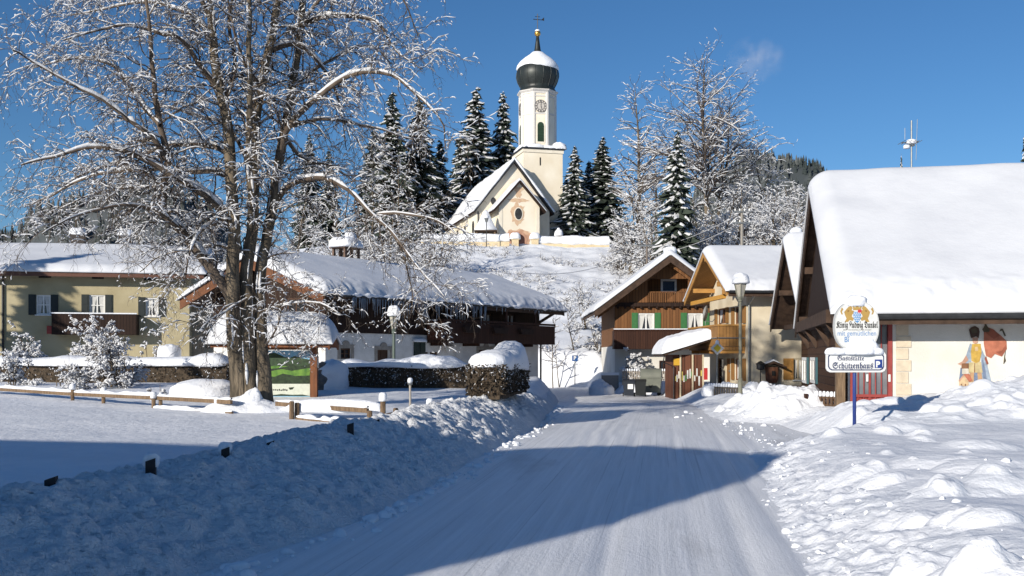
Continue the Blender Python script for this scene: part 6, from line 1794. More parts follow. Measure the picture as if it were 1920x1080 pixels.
# ------------------------------------------------------------------ hedges
def hedge(pts, w, h, seed, label, cap=.4, leafm=None, zbase=None, dens=900, group=None, lumps=True, specks=.35):
    """pts: ground polyline (x,y); woody hedge with leafy twigs, snow specks and a snow cap"""
    leafm = leafm or HEDGE
    rg = np.random.default_rng(seed); p = np.array(pts, float)
    seg = np.linalg.norm(p[1:] - p[:-1], axis=1); L = seg.sum(); n = max(8, int(L / .12))
    s = np.linspace(0, L, n); cum = np.concatenate([[0], np.cumsum(seg)])
    X = np.interp(s, cum, p[:, 0]); Y = np.interp(s, cum, p[:, 1]); tx = np.gradient(X); ty = np.gradient(Y); l = np.hypot(tx, ty); nx, ny = -ty / l, tx / l
    zb = np.array([gz(a, b) for a, b in zip(X, Y)]) if zbase is None else np.full(n, zbase)
    G = thing('hedge', label, 'hedge', (X.mean(), Y.mean(), zb.mean()), 0, group); O = np.array([X.mean(), Y.mean(), zb.mean()])
    prof = [(-.5, -.15), (-.52, .35), (-.46, .8), (-.30, 1.0), (.30, 1.0), (.46, .8), (.52, .35), (.5, -.15)]
    rows = []
    for (a, b) in prof:
        j = .10 * w * fbm(s * 3, np.full(n, a * 7 + b * 3), seed, 3); rows.append(np.stack([X + nx * (a * w * .9 + j), Y + ny * (a * w * .9 + j), zb + h * b * .96 + .05 * fbm(s * 2, s * 0 + a, seed + 1, 2)], -1))
    V = np.stack(rows, 1) - O; m = len(prof); idx = np.arange(n * m).reshape(n, m)
    F = [np.stack([idx[:-1, :-1], idx[1:, :-1], idx[1:, 1:], idx[:-1, 1:]], -1).reshape(-1, 4)]
    V = V.reshape(-1, 3)
    caps = [[idx[0, 0], idx[0, 1], idx[0, 6], idx[0, 7]], [idx[0, 1], idx[0, 2], idx[0, 5], idx[0, 6]], [idx[0, 2], idx[0, 3], idx[0, 4], idx[0, 5]]]
    caps += [[a[3] - idx[0, 0] + idx[-1, 0], a[2] - idx[0, 0] + idx[-1, 0], a[1] - idx[0, 0] + idx[-1, 0], a[0] - idx[0, 0] + idx[-1, 0]] for a in caps]
    F.append(np.array(caps)); F = np.concatenate(F)
    # leaf/twig flakes over sides
    lv, lf, sv, sf = [V], [F], [], []; o = len(V); so2 = 0
    N = int(dens * L)
    for k in range(N):
        i = rg.integers(0, n); b = rg.uniform(0, 1.0); sd = rg.choice([-1, 1]); a = sd * (.5 + rg.uniform(-.06, .10))
        if rg.random() < .16: i = 0 if rg.random() < .5 else n - 1; a = rg.uniform(-.5, .5)
        e = 0 if i not in (0, n - 1) else rg.uniform(.0, .08) * (-1 if i == 0 else 1)
        c = np.array([X[i] + nx[i] * a * w + tx[i] / l[i] * (e + rg.uniform(-.06, .06)), Y[i] + ny[i] * a * w + ty[i] / l[i] * (e + rg.uniform(-.06, .06)), zb[i] + h * b]) - O
        d1 = unit(rg.normal(0, 1, 3)) * rg.uniform(.03, .075); d2 = unit(rg.normal(0, 1, 3)) * rg.uniform(.012, .035)
        q = np.array([c - d1, c + d2, c + d1, c - d2])
        if rg.random() < specks * (.5 + .9 * b): sv.append(c + (q - c) * .6 + unit(np.array([nx[i] * sd, ny[i] * sd, .8])) * .03); sf.append(np.array([[so2, so2 + 1, so2 + 2, so2 + 3]])); so2 += 4
        else: lv.append(q); lf.append(np.array([[o, o + 1, o + 2, o + 3]])); o += 4
    f = npmesh('foliage', np.concatenate(lv), np.concatenate(lf), leafm, G, False)
    if sv: npmesh('snow_specks', np.concatenate(sv), np.concatenate(sf), SNOW_TREE, f, False)
    # cap
    m2 = 12; ang = np.linspace(math.pi + .35, -.35, m2)
    und = .42 if lumps else .12
    hh = cap * (1 + und * 2.2 * fbm(s * .7, s * 0, seed + 2, 3)); endf = np.sqrt(np.clip(1 - (1 - np.clip(np.minimum(s, L - s) / .45, 0, 1)) ** 2, .0, 1))
    R_ = []
    for a in ang:
        ra = w * .62 * (1 + .22 * fbm(s * 1.3, np.full(n, a * 1.5), seed + 3, 3)); ca = math.copysign(abs(math.cos(a)) ** .7, math.cos(a))
        R_.append(np.stack([X + nx * ra * ca * (.35 + .65 * endf) + 0, Y + ny * ra * ca * (.35 + .65 * endf), zb + h * .93 + (hh * np.sign(math.sin(a)) * abs(math.sin(a)) ** .8) * endf * (1 if math.sin(a) > 0 else .45)], -1))
    for r_ in R_:
        r_[0, 0] -= tx[0] / l[0] * .10; r_[0, 1] -= ty[0] / l[0] * .10; r_[-1, 0] += tx[-1] / l[-1] * .10; r_[-1, 1] += ty[-1] / l[-1] * .10
    V = (np.stack(R_, 1) - O).reshape(-1, 3); idx = np.arange(n * m2).reshape(n, m2)
    F = np.stack([idx[:-1, :-1], idx[1:, :-1], idx[1:, 1:], idx[:-1, 1:]], -1).reshape(-1, 4)
    F = np.concatenate([F, np.stack([idx[:-1, -1], idx[1:, -1], idx[1:, 0], idx[:-1, 0]], -1)])
    npmesh('snow', V, F, SNOW, G)
    return G


HEDGE = mat('hedge_twigs', (.085, .062, .042), (.035, .028, .02), rough=.95, scale=9)
hedge([(-.62, 23.6), (.02, 27.9)], .78, .70, 3, 'block hedge with thick snow cap at the road bend', .56, zbase=.80, dens=1500, specks=.16)
x0, x1 = (640 - 960) * 34.5 / FPX, (876 - 960) * 34.0 / FPX
hedge([(x0, 34.6), ((x0 + x1) / 2, 34.2), (x1, 34.0)], 1.0, .70, 5, 'clipped dark hedge under snow in front of the farmhouse', .32, zbase=.72, dens=800, specks=.42)
hedge([((-20 - 960) * 38 / FPX, 38.6), ((200 - 960) * 38 / FPX, 38.2), ((432 - 960) * 38 / FPX, 38)], 1.1, .85, 7, 'long dark hedge under snow in front of the yellow house', .30, zbase=.60, dens=420, specks=.2)
# ================================================================== street furniture and small things
def rail(parent, a, b, w, h, name, m, snow=True, seed=1):
    mb = MB(); mb.beam(a, b, w, h); o = mb.build(name, m, parent)
    if snow:
        a, b = np.array(a), np.array(b); t = np.linspace(.0, 1, 26); p = a + (b - a) * t[:, None]
        r = (.055 + .05 * fbm(t * 9, t * 0 + seed, seed, 3)); p[:, 2] += h / 2 + r * .62
        r[0] *= .5; r[-1] *= .5; T = Tubes(); T.add(p, r * 1.0, 8, .8); T.build('snow', SNOW, o)
    return o


def fence_post(parent, x, y, z0, z1, w=.11, m=None, snow=True, seed=0, name='post'):
    mb = MB(); mb.lathe([(w * .55, z0), (w * .52, z1 - .02), (w * .40, z1)], 8, (x, y, 0)); o = mb.build(name, m or POSTWOOD, parent)
    if snow:
        s = MB(); snow_dome(s, (x, y, z1 - .005), w * .8, w * .8, w * 1.1, seed, n=14, k=6, power=2); s.build('snow', SNOW, o, True)
    return o


def fences():
    # left rail fence
    G = thing('rail_fence', 'weathered rail fence half buried in snow along the left garden', 'fence', (-12, 26.5, .4))
    O = Vector((-12, 26.5, .4))
    def at(px, py, Y): return tuple(P(px, py, Y) - O)
    key = [(-30, 728, 31.6), (136, 739, 28.6), (288, 746, 25.8), (434, 754, 23.1)]
    for i in range(3):
        a, b = key[i], key[i + 1]; rail(G, at(*a), at(*b), .06, .09, 'rail', POSTWOOD, True, i + 1)
    rail(G, at(290, 770, 25.4), at(436, 776, 22.9), .05, .08, 'rail', POSTWOOD, True, 7)
    for i, (px, yt, yb, Y) in enumerate([(136, 726, 760, 28.5), (194, 733, 768, 27.6), (288, 742, 790, 25.6), (301, 744, 786, 25.7), (408, 752, 790, 23.6)]):
        a = Vector(at(px, yb, Y)); b = Vector(at(px, yt, Y)); fence_post(G, a.x, a.y, a.z - .2, b.z, .10, seed=i)
    # right rail fence
    G = thing('rail_fence', 'broken weathered rail fence right of the big tree', 'fence', (-3.6, 20.5, .4)); O = Vector((-3.6, 20.5, .4))
    rail(G, at(518, 757, 22.0), at(690, 770, 20.2), .06, .09, 'rail', POSTWOOD, True, 3)
    rail(G, at(556, 786, 20.8), at(652, 797, 19.6), .055, .07, 'rail', POSTWOOD, True, 5)
    for i, (px, yt, yb, Y) in enumerate([(547, 752, 796, 20.9), (557, 755, 800, 21.0), (718, 746, 800, 19.3), (693, 770, 800, 19.6)]):
        a = Vector(at(px, yb, Y)); b = Vector(at(px, yt, Y)); fence_post(G, a.x, a.y, a.z - .3, b.z, .10, snow=i in (2,), seed=i)
    mb = MB(); mb.tube([at(722, 785, 19.2), at(770, 776, 20.3), at(816, 762, 21.4)], [.10, .10, .09], 8); mb.build('log_rail', POSTWOOD, G, True)
    for i, (px, yt, Y) in enumerate([(742, 765, 19.7), (776, 763, 20.4), (806, 756, 21.2)]):
        b = Vector(at(px, yt, Y)); fence_post(G, b.x, b.y, b.z - .5, b.z, .10, snow=i == 2, seed=i + 5)
    # long snow ridge lying on the right fence rail
    mb = MB(); c = Vector(at(625, 764, 21.0)); snow_dome(mb, (c.x, c.y, c.z - .05), 1.1, .16, .22, 8, n=40, k=8, rz=-.25); mb.build('snow_ridge', SNOW, G, True)
    # dark stub posts poking out of the roadside bank
    labs = ['dark stub post at the far left of the snowbank', 'dark stub post under a round snow cap on the snowbank', 'snow-capped stub post third from the left on the snowbank', 'dark stub post on the crest near the middle of the snowbank', 'tilted dark stub post in front of the rail fence', 'dark stub post left of the snow-capped fence post', 'dark stub post below the end of the log rail']
    for i, (px, yt, yb, capn) in enumerate([(96, 882, 899, 0), (283, 841, 860, 1), (423, 829, 842, 1), (507, 818, 830, .5), (657, 786, 805, 0), (706, 780, 800, 0), (743, 771, 790, 0)]):
        Yb = [8.7, 9.8, 11.4, 12.3, 14.3, 15.9, 17.5][i]; b = P(px, yt, Yb); a = P(px, yb, Yb); h = (b.z - a.z) * (.40 if i == 1 else .6); b.z -= (.09 if i == 1 else .05); a.z = b.z - h
        S = thing('stub_post', labs[i], 'post', (b.x, Yb, a.z - .25), R(12), 'dark stub posts along the snowbank')
        mb = MB(); mb.prism([(-.045, 0), (.045, 0), (.045, h + .25), (-.045, h + .22)], 'y', -.05, .05); mb.build('post', DARKPOST, S)
        if capn:
            s = MB(); snow_dome(s, (0, .02, h + .22), (.055 * capn + .02), .06, .08 * capn, i, n=18, k=7, power=2, wob=.2); s.build('snow', SNOW, S, True)
    # round-headed marker post
    b = P(769, 712, 21.4); S = thing('marker_post', 'thin grey marker post with round snowy head in the garden', 'post', (b.x, 21.4, gz(b.x, 21.4) - .1))
    h = b.z - (gz(b.x, 21.4) - .1); mb = MB(); mb.lathe([(.028, -.2), (.024, h - .12)], 8); mb.build('post', flat('pale_grey_wood', (.36, .33, .29)), S)
    mb = MB(); mb.lathe([(.01, h - .13), (.05, h - .10), (.055, h - .04), (.035, h)], 10); hd = mb.build('head', GREYMETAL, S, True); s = MB(); snow_dome(s, (0, 0, h - .01), .055, .055, .05, 3, n=12, k=5, power=2); s.build('snow', SNOW, hd, True)


DARKPOST = mat('dark_wet_wood', (.035, .032, .034), (.018, .017, .018), rough=.8, scale=8)
fences()


def map_board():
    Y = 30.0; zg = .45; xR = (589 - 960) * Y / FPX; xL = (440 - 960) * Y / FPX
    G = thing('map_board', 'roofed wooden map board with green valley panorama under a snow roof', 'map board', ((xL + xR) / 2, Y, zg)); cx = (xL + xR) / 2; w = (xR - xL) / 2
    wood = mat('red_brown_timber', (.20, .075, .03), (.12, .045, .02), rough=.7, scale=4, stretch=(3, 3, .5), bump=.2)
    def z(py): return ZC + (HZ - py) * Y / FPX - zg
    for s in (-1, 1):
        mb = MB(); mb.box(s * w - .10, s * w + .10, -.10, .10, -.5, z(655)); mb.build('post', wood, G)
    mb = MB(); mb.box(-w - .1, w + .1, -.08, .08, z(656), z(644)); mb.build('beam', wood, G)
    mb = MB(); mb.box(-w + .1, w - .1, -.06, .06, z(752), z(744)); mb.build('sill_beam', flat('pale_plank', (.45, .30, .14)), G)
    # gable roof, ridge along x
    x0, x1 = (408 - 960) * Y / FPX - cx, (624 - 960) * Y / FPX - cx
    gable_roof(G, None, x0, x1, -.75, 0, .75, z(646), z(630), .09, wood)
    mb = MB(); mb.prism([(-.78, z(646) + .02), (0, z(630) + .03), (.78, z(646) + .02), (.78, z(646) - .16), (0, z(630) - .16), (-.78, z(646) - .16)], 'x', x1, x1 + .05); mb.build('bargeboard', wood, G)
    roof_snow(G, None, x0 - .06, x1 + .08, 0, .82, .82, z(630), z(646), z(646), .74, 21, nx=90, ns=60, rnd=.65, lump=.02, over=.07)
    # panel: sky, mountain, forest and meadow in relief order, caption strip
    px0, px1 = -w + .12, w - .12; zb, zt = z(744), z(657); H = zt - zb; Wp = px1 - px0
    mats = [flat('panel_sky', (.20, .42, .60)), mat('panel_mountain', (.04, .075, .035), (.02, .035, .02), scale=9), mat('panel_forest', (.028, .05, .022), (.012, .022, .012), scale=14), mat('panel_meadow', (.13, .25, .04), (.05, .13, .025), scale=7), flat('panel_caption', (.55, .58, .50)), BLACK]
    mb = MB()
    def pl(poly, d, m): mb.add([(px0 + a * Wp, -d, zb + b * H) for a, b in poly], [tuple(range(len(poly)))], m)
    mb.box(px0, px1, -.02, .02, zb, zt, 0)
    hz_ = [.80, .84, .88, .86, .83, .87, .93, .95, .91, .86, .84, .88, .85, .82, .80]
    pl([(0, .3)] + [(1, .3)] + [(1 - i / 14, hz_[::-1][i]) for i in range(15)], .022, 1)
    pl([(0, .30), (1, .30), (1, .70), (.85, .66), (.7, .72), (.5, .64), (.3, .68), (0, .60)], .024, 2)
    pl([(.05, .44), (.45, .40), (1, .46), (1, .62), (.9, .60), (.75, .56), (.6, .60), (.45, .55), (.2, .56), (.05, .52)], .026, 3)
    pl([(0, .28), (1, .28), (1, .46), (.8, .45), (.62, .50), (.5, .43), (.3, .47), (0, .44)], .028, 2)
    pl([(.30, .58), (.55, .62), (.7, .66), (.5, .67), (.35, .63)], .027, 3)
    pl([(0, .02), (1, .02), (1, .28), (0, .28)], .030, 4)
    pl([(.70, .20), (.78, .21), (.76, .16), (.72, .15)], .032, 2)
    W_ = Wall((0, 0), (1, 0), (0, -1))
    rg = random.Random(9)
    for k in range(9):
        a = .46 + k * .026; b = .13 + rg.uniform(-.006, .006); pl([(a, b), (a + .018, b), (a + .018, b + rg.uniform(.03, .055)), (a, b + rg.uniform(.02, .04))], .033, 5)
    pl([(0, .02), (1, .02), (.9, .05), (.75, .045), (.6, .06), (.45, .035), (.3, .05), (.12, .04)], .033, 2)
    mb.build('panorama_panel', mats, G)
    mb = MB(); mb.box(w + .10, w + .13, -.05, .05, z(690), z(668)); mb.build('white_plate', WHITEPAINT, G)


map_board()


def lamp(px, Y, ytop, label, pole_m, zb=None, wide=1.0):
    x = (px - 960) * Y / FPX; zb = gz(x, Y) - .1 if zb is None else zb; h = ZC + (HZ - ytop) * Y / FPX - zb
    G = thing('street_lamp', label, 'street lamp', (x, Y, zb), 0, 'street lamps with snow caps')
    s = .34 * wide
    zl = h - .28 - .62
    mb = MB(); mb.lathe([(.085, -.5), (.085, .7), (.062, .72), (.055, zl - .12), (.085, zl - .10), (.085, zl - .02), (.05, zl)], 12); mb.build('pole', pole_m, G)
    gl = mat('lamp_glass', (.42, .40, .34), (.34, .32, .27), rough=.35, scale=3)
    mb = MB(); mb.lathe([(s * .40, zl), (s * .42, zl + .06), (s * .86, zl + .58), (s * .86, zl + .60)], 6, ph=.4); lt = mb.build('lantern', gl, G)
    mb = MB()
    for k in range(6):
        a = .4 + k * math.pi / 3; mb.beam((s * .43 * math.cos(a), s * .43 * math.sin(a), zl + .05), (s * .88 * math.cos(a), s * .88 * math.sin(a), zl + .60), .022, .022)
    mb.lathe([(s * .44, zl - .01), (s * .46, zl + .07)], 6, ph=.4); mb.build('lantern_frame', pole_m, lt)
    mb = MB(); mb.lathe([(s * 1.05, zl + .60), (s * 1.05, zl + .64), (s * .5, zl + .74)], 12); rf = mb.build('lamp_roof', DARKMETAL, G)
    mb = MB(); snow_dome(mb, (0, 0, zl + .62), s * 1.18, s * 1.18, .34, px, n=26, k=10, power=2.2, wob=.14); mb.build('snow', SNOW, rf, True)


lamp(738.5, 38.9, 576, 'snow-capped street lamp in front of the farmhouse', GREENPOLE, wide=.62)
lamp(1388, 38.0, 515, 'snow-capped street lamp in front of the cream house', flat('olive_grey_pole', (.20, .20, .155)), wide=.82)
# small lamp by the churchyard wall
x = (912 - 960) * 122.5 / FPX
G = thing('street_lamp', 'tiny snow-capped lamp on a thin pole before the churchyard wall', 'street lamp', (x, 122.5, gz(x, 122.5)))
mb = MB(); mb.tube([(0, 0, -.5), (0, 0, 3.0)], .055, 6); mb.build('pole', DARKMETAL, G)
mb = MB(); mb.lathe([(.14, 3.0), (.28, 3.5)], 6); mb.build('lantern', GREYMETAL, G); mb = MB(); snow_dome(mb, (0, 0, 3.5), .36, .36, .3, 4, n=14, k=6, power=2); mb.build('snow', SNOW, G, True)


# ------------------------------------------------------------------ guesthouse sign
def inn_sign():
    Y = 19.0; x = (1602 - 960) * Y / FPX; zb = ZC + (HZ - 812) * Y / FPX
    G = thing('inn_sign', 'oval beer sign above a white parking sign on a blue pole', 'sign', (x, Y, zb))
    def X(px): return (px - 960) * Y / FPX - x
    def Z(py): return ZC + (HZ - py) * Y / FPX - zb
    W_ = Wall((0, -.06), (1, 0), (0, -1))
    blue = flat('blue_pole', (.03, .055, .22), .4)
    mb = MB(); mb.lathe([(.034, -.6), (.034, Z(560))], 12); mb.build('pole', blue, G, True)
    # rectangular panel with notched corners
    wp = flat('sign_white', (.70, .71, .70), .4); nv = flat('sign_navy', (.035, .05, .12), .4)
    def notched(x0, x1, z0, z1, c):
        return [(x0 + c, z0), (x1 - c, z0), (x1 - c * .35, z0 + c * .35), (x1, z0 + c), (x1, z1 - c), (x1 - c * .35, z1 - c * .35), (x1 - c, z1), (x0 + c, z1), (x0 + c * .35, z1 - c * .35), (x0, z1 - c), (x0, z0 + c), (x0 + c * .35, z0 + c * .35)]
    x0, x1, z0, z1 = X(1547), X(1659), Z(698), Z(658)
    mb = MB(); mb.prism(notched(x0, x1, z0, z1, .075), 'y', -.06, -.02); pn = mb.build('parking_panel', wp, G)
    mb = MB()
    o = notched(x0 + .035, x1 - .035, z0 + .035, z1 - .035, .07); i_ = notched(x0 + .055, x1 - .055, z0 + .055, z1 - .055, .062)
    n = len(o); mb.add([(a, -.064, b) for a, b in o] + [(a, -.064, b) for a, b in i_], [(k, (k + 1) % n, n + (k + 1) % n, n + k) for k in range(n)]); mb.build('border', nv, pn)
    mb = MB(); text_mb(mb, '𝕲𝖆𝖘𝖙𝖘𝖙ä𝖙𝖙𝖊', W_, X(1593), Z(676), .125, .005, 0, width=X(1619) - X(1569), bold=.004); text_mb(mb, '𝕾𝖈𝖍ü𝖙𝖟𝖊𝖓𝖍𝖆𝖚𝖘', W_, X(1597), Z(691), .16, .005, 0, width=X(1636) - X(1560), bold=.010); mb.build('lettering', nv, pn)
    mb = MB(); mb.box(X(1638), X(1652), -.065, -.061, Z(690), Z(674), 0); text_mb(mb, 'P', W_, X(1644), Z(688), .15, .007, 1, bold=.05); mb.build('parking_symbol', [flat('parking_blue', (.02, .05, .22), .4), wp], pn)
    mb = MB(); snow_dome(mb, (X(1610), -.04, z1 - .01), .34, .13, .25, 5, n=30, k=10, power=2.0, wob=.3); snow_dome(mb, (X(1566), -.04, z1 - .01), .19, .09, .07, 6, n=20, k=6, power=2.2, wob=.2); snow_dome(mb, (X(1640), -.04, z1 - .01), .15, .09, .07, 7, n=18, k=6, power=2.2); mb.build('snow', SNOW, pn, True)
    # oval panel
    cx, cz = X(1603.5), Z(612); rx, rz_ = (X(1645) - X(1562)) / 2, (Z(566) - Z(660)) / 2
    def ell(f, n=44, p=2.35): return [(cx + f * rx * math.copysign(abs(math.cos(t)) ** (2 / p), math.cos(t)), cz + f * rz_ * math.copysign(abs(math.sin(t)) ** (2 / p), math.sin(t))) for t in np.linspace(0, 2 * math.pi, n, endpoint=False)]
    mb = MB(); mb.prism(ell(1.0), 'y', -.10, .02); ov = mb.build('oval_panel', flat('sign_rim', (.55, .56, .55), .4), G)
    mb = MB(); mb.prism(ell(.95), 'y', -.106, -.101); mb.build('oval_face', flat('oval_face', (.68, .69, .67), .35), ov)
    W2 = Wall((0, -.108), (1, 0), (0, -1))
    bl = flat('sign_black', (.03, .03, .03)); lb = flat('sign_light_blue', (.13, .26, .50))
    mb = MB(); text_mb(mb, '𝕶ö𝖓𝖎𝖌 𝕷𝖚𝖉𝖜𝖎𝖌 𝕯𝖚𝖓𝖐𝖊𝖑', W2, X(1603.5), Z(615), .16, .0, 0, width=X(1643) - X(1565), bold=.02); text_mb(mb, 'BIER VON KÖNIGLICHER HOHEIT', W2, X(1604), Z(620), .035, .0, 0, width=X(1629) - X(1577)); mb.build('brewery_lettering', bl, ov)
    mb = MB(); text_mb(mb, 'mit gemütlichen', W2, X(1603), Z(629.5), .13, .0, 0, width=X(1639) - X(1567), bold=.006); text_mb(mb, 'Bi', W2, X(1584), Z(641.5), .14, .0, 0, width=X(1588) - X(1580), bold=.02); text_mb(mb, 'en', W2, X(1625), Z(641.5), .14, .0, 0, width=X(1630) - X(1621), bold=.02); mb.build('blue_lettering', lb, ov)
    # crest: two lions holding a lozenge shield under a crown
    gd = flat('crest_gold', (.42, .27, .08), .5); rd = flat('crest_red', (.50, .05, .05), .5); cb = flat('crest_blue', (.10, .28, .55), .5)
    lion = [(1603 - (1603 - a) * .88, 590 + (b - 590) * .88) for a, b in [(1577, 606), (1581, 599), (1578, 592), (1576, 585), (1580, 580), (1585, 574), (1590, 572), (1594, 576), (1592, 581), (1597, 583), (1599, 588), (1594, 589), (1592, 594), (1597, 599), (1594, 604), (1588, 602), (1584, 606)]]
    mb = MB()
    def pp(poly, d, m): mb.add([(X(a), -.108 - d, Z(b)) for a, b in poly], [tuple(range(len(poly)))], m)
    pp(lion, 0, 0); pp([(3207 - a, b) for a, b in lion][::-1], 0, 0)
    pp([(1574, 590), (1572, 584), (1575, 577), (1578, 580), (1575, 585), (1577, 590)], .001, 0); pp([(1633, 590), (1635, 584), (1632, 577), (1629, 580), (1632, 585), (1630, 590)], .001, 0)
    pp([(1596, 582), (1611, 582), (1611, 580), (1612, 574), (1607, 577), (1603.5, 571), (1600, 577), (1595, 574), (1596, 580)], .002, 0)
    pp([(1596.5, 585), (1610.5, 585), (1610.5, 597), (1607, 603), (1603.5, 606), (1600, 603), (1596.5, 597)], .002, 1)
    pp([(1605, 581), (1612, 581), (1611, 588), (1604, 588)], .003, 2)
    for i in range(4):
        for j in range(5):
            cx_, cy_ = 1598 + i * 3.6 + (j % 2) * 1.6, 587.5 + j * 3.4
            if cx_ < 1610 and cy_ < 602: pp([(cx_ - 1.3, cy_), (cx_, cy_ - 1.6), (cx_ + 1.3, cy_), (cx_, cy_ + 1.6)], .004, 3)
    pp([(1585, 583), (1588, 581), (1589, 584), (1586, 586)], .001, 4); pp([(1622, 583), (1619, 581), (1618, 584), (1621, 586)], .001, 4)
    mb.build('crest', [gd, cb, rd, wp, flat('crest_shade', (.25, .14, .04))], ov)
    mb = MB(); snow_dome(mb, (X(1603), -.04, Z(568.5)), .21, .11, .13, 8, n=24, k=8, power=2, wob=.2); mb.build('snow', SNOW, ov, True)
    mb = MB(); mb.lathe([(.03, Z(562)), (.045, Z(560)), (.03, Z(557)), (.01, Z(555.5))], 10, (X(1604), -.02, 0)); mb.build('finial', flat('finial_red', (.3, .12, .1)), G, True)


inn_sign()


def priority_sign():
    Y = 42.0; x = (1344.5 - 960) * Y / FPX; zb = gz(x, Y)
    G = thing('priority_sign', 'yellow and white diamond priority road sign by the cream house', 'traffic sign', (x, Y, zb)); z = ZC + (HZ - 653) * Y / FPX - zb
    mb = MB(); mb.lathe([(.03, -.4), (.03, z + .1)], 8); mb.build('pole', GREYMETAL, G)
    s = .285; r = .05
    def dia(q): return [(q, 0), (.06 * q + (q - .06 * q) * 0, q * .94), (0, q), (-q, 0), (0, -q)]
    mb = MB(); mb.prism([(0, s), (-s, 0), (0, -s), (s, 0)], 'y', -.06, -.035, m=0); pl = mb.build('plate', flat('sign_grey_white', (.55, .55, .53)), G); pl.location = (0, 0, z)
    mb = MB(); mb.prism([(0, s * .58), (-s * .58, 0), (0, -s * .58), (s * .58, 0)], 'y', -.066, -.062); c = mb.build('yellow_field', flat('sign_yellow', (.58, .42, .03)), pl)
    mb = MB(); snow_dome(mb, (0, -.05, s - .05), .08, .06, .1, 3, n=12, k=5, power=2); mb.build('snow', SNOW, pl, True)


priority_sign()


def bins():
    for i, (px, w, lab) in enumerate([(1179, .62, 'dark blue-black wheelie bin with white label, left of the pair'), (1200.5, .60, 'black wheelie bin between its twin and the grey container')]):
        Y = 53.4; x = (px - 960) * Y / FPX; zb = roadz(np.array([Y]))[0] + .0
        G = thing('wheelie_bin', lab, 'bin', (x, Y, zb), R(-6), 'wheelie bins at the roadside')
        m = [flat('bin_navy', (.018, .024, .036), .5), flat('bin_black', (.014, .017, .018), .5)][i]; h = .80
        mb = MB(); mb.add([(-w * .40, -.22, .05), (w * .40, -.22, .05), (w * .40, .22, .05), (-w * .40, .22, .05), (-w / 2, -.28, h), (w / 2, -.28, h), (w / 2, .30, h), (-w / 2, .30, h)], [(3, 2, 1, 0), (4, 5, 6, 7), (0, 1, 5, 4), (1, 2, 6, 5), (2, 3, 7, 6), (3, 0, 4, 7)]); mb.build('body', m, G)
        mb = MB(); mb.prism([(-.31, h + .003), (.34, h + .003), (.34, h + .09), (.2, h + .11), (-.31, h + .04)], 'x', -w / 2 - .02, w / 2 + .02); mb.build('lid', m, G)
        for s in (-1, 1):
            mb = MB(); mb.prism([(.26 + .10 * math.cos(a), .10 + .10 * math.sin(a)) for a in np.linspace(0, 6.283, 14, endpoint=False)], 'x', s * (w / 2 - .02) - .03, s * (w / 2 - .02) + .03); mb.build('wheel', BLACK, G)
        mb = MB(); mb.tube([(-w / 2 + .05, .36, h + .02), (w / 2 - .05, .36, h + .02)], .022, 6); mb.build('handle', m, G)
        if i == 0:
            mb = MB(); mb.quad((-.06, -.272, .40), (.22, -.272, .40), (.22, -.284, .66), (-.06, -.284, .66)); mb.build('sticker', WHITEPAINT, G)
    Y = 55.0; x = (1221 - 960) * Y / FPX; zb = roadz(np.array([Y]))[0]
    G = thing('waste_container', 'large grey-green four-wheeled waste container with rounded lid', 'container', (x, Y, zb), R(-12)); gm = mat('container_grey', (.17, .18, .15), (.13, .14, .12), rough=.6, scale=2)
    w, h = 1.12, .92
    mb = MB(); mb.add([(-w * .43, -.38, .16), (w * .43, -.38, .16), (w * .43, .38, .16), (-w * .43, .38, .16), (-w / 2, -.46, h), (w / 2, -.46, h), (w / 2, .46, h), (-w / 2, .46, h)], [(3, 2, 1, 0), (4, 5, 6, 7), (0, 1, 5, 4), (1, 2, 6, 5), (2, 3, 7, 6), (3, 0, 4, 7)]); mb.build('body', gm, G)
    mb = MB(); mb.box(-w / 2 - .04, w / 2 + .04, -.50, .50, h + .003, h + .07); mb.build('rim', gm, G)
    mb = MB(); mb.prism([(.48 * math.cos(a), h + .08 + .46 * math.sin(a)) for a in np.linspace(0, math.pi, 14)], 'x', -w / 2, w / 2); mb.build('lid', gm, G, False)
    mb = MB(); mb.prism([(-.12, .60), (0, .54), (.12, .60), (.06, .42), (-.06, .42)], 'y', -.455, -.445); mb.build('recycling_mark', flat('dark_mark', (.06, .065, .055)), G)
    for sx in (-1, 1):
        for sy in (-1, 1):
            mb = MB(); mb.prism([(sx * .42 + .09 * math.cos(a), .09 + .09 * math.sin(a)) for a in np.linspace(0, 6.283, 12, endpoint=False)], 'y', sy * .32 - .03, sy * .32 + .03); mb.build('wheel', BLACK, G)
    # low concrete wall with snow beside the bins
    Y = 58.6; G = thing('concrete_wall', 'low grey concrete garden wall beside the small snow heap', 'wall', (5.6, Y, -.4)); mb = MB(); mb.box(-.42, .55, -.12, .12, -.3, 1.0); mb.build('wall', flat('grey_concrete', (.26, .24, .22), .9), G); mb = MB(); mb.box(-.45, .58, -.15, .15, 1.003, 1.16); mb.build('snow', SNOW, G)


bins()


def picket(name_label, a, b, h, m, n, snow=True):
    a, b = Vector(a), Vector(b); G = thing('picket_fence', name_label, 'fence', tuple((a + b) / 2), 0); O = (a + b) / 2; d = b - a; L = d.length; t = d.normalized()
    for zz in (.25, .8):
        mb = MB(); mb.beam(a - O + Vector((0, .04, h * zz)), b - O + Vector((0, .04, h * zz)), .03, .06); mb.build('rail', m, G)
    for i in range(n):
        p = a - O + d * ((i + .5) / n); mb = MB(); mb.beam(p + Vector((0, 0, -.3)), p + Vector((0, 0, h)), .03, L / n * .55, up=t); mb.build('picket', m, G)
        if snow:
            s = MB(); snow_dome(s, (p.x, p.y, h), L / n * .38, .05, .08, i, n=8, k=4, power=2); s.build('snow', SNOW, G, True)


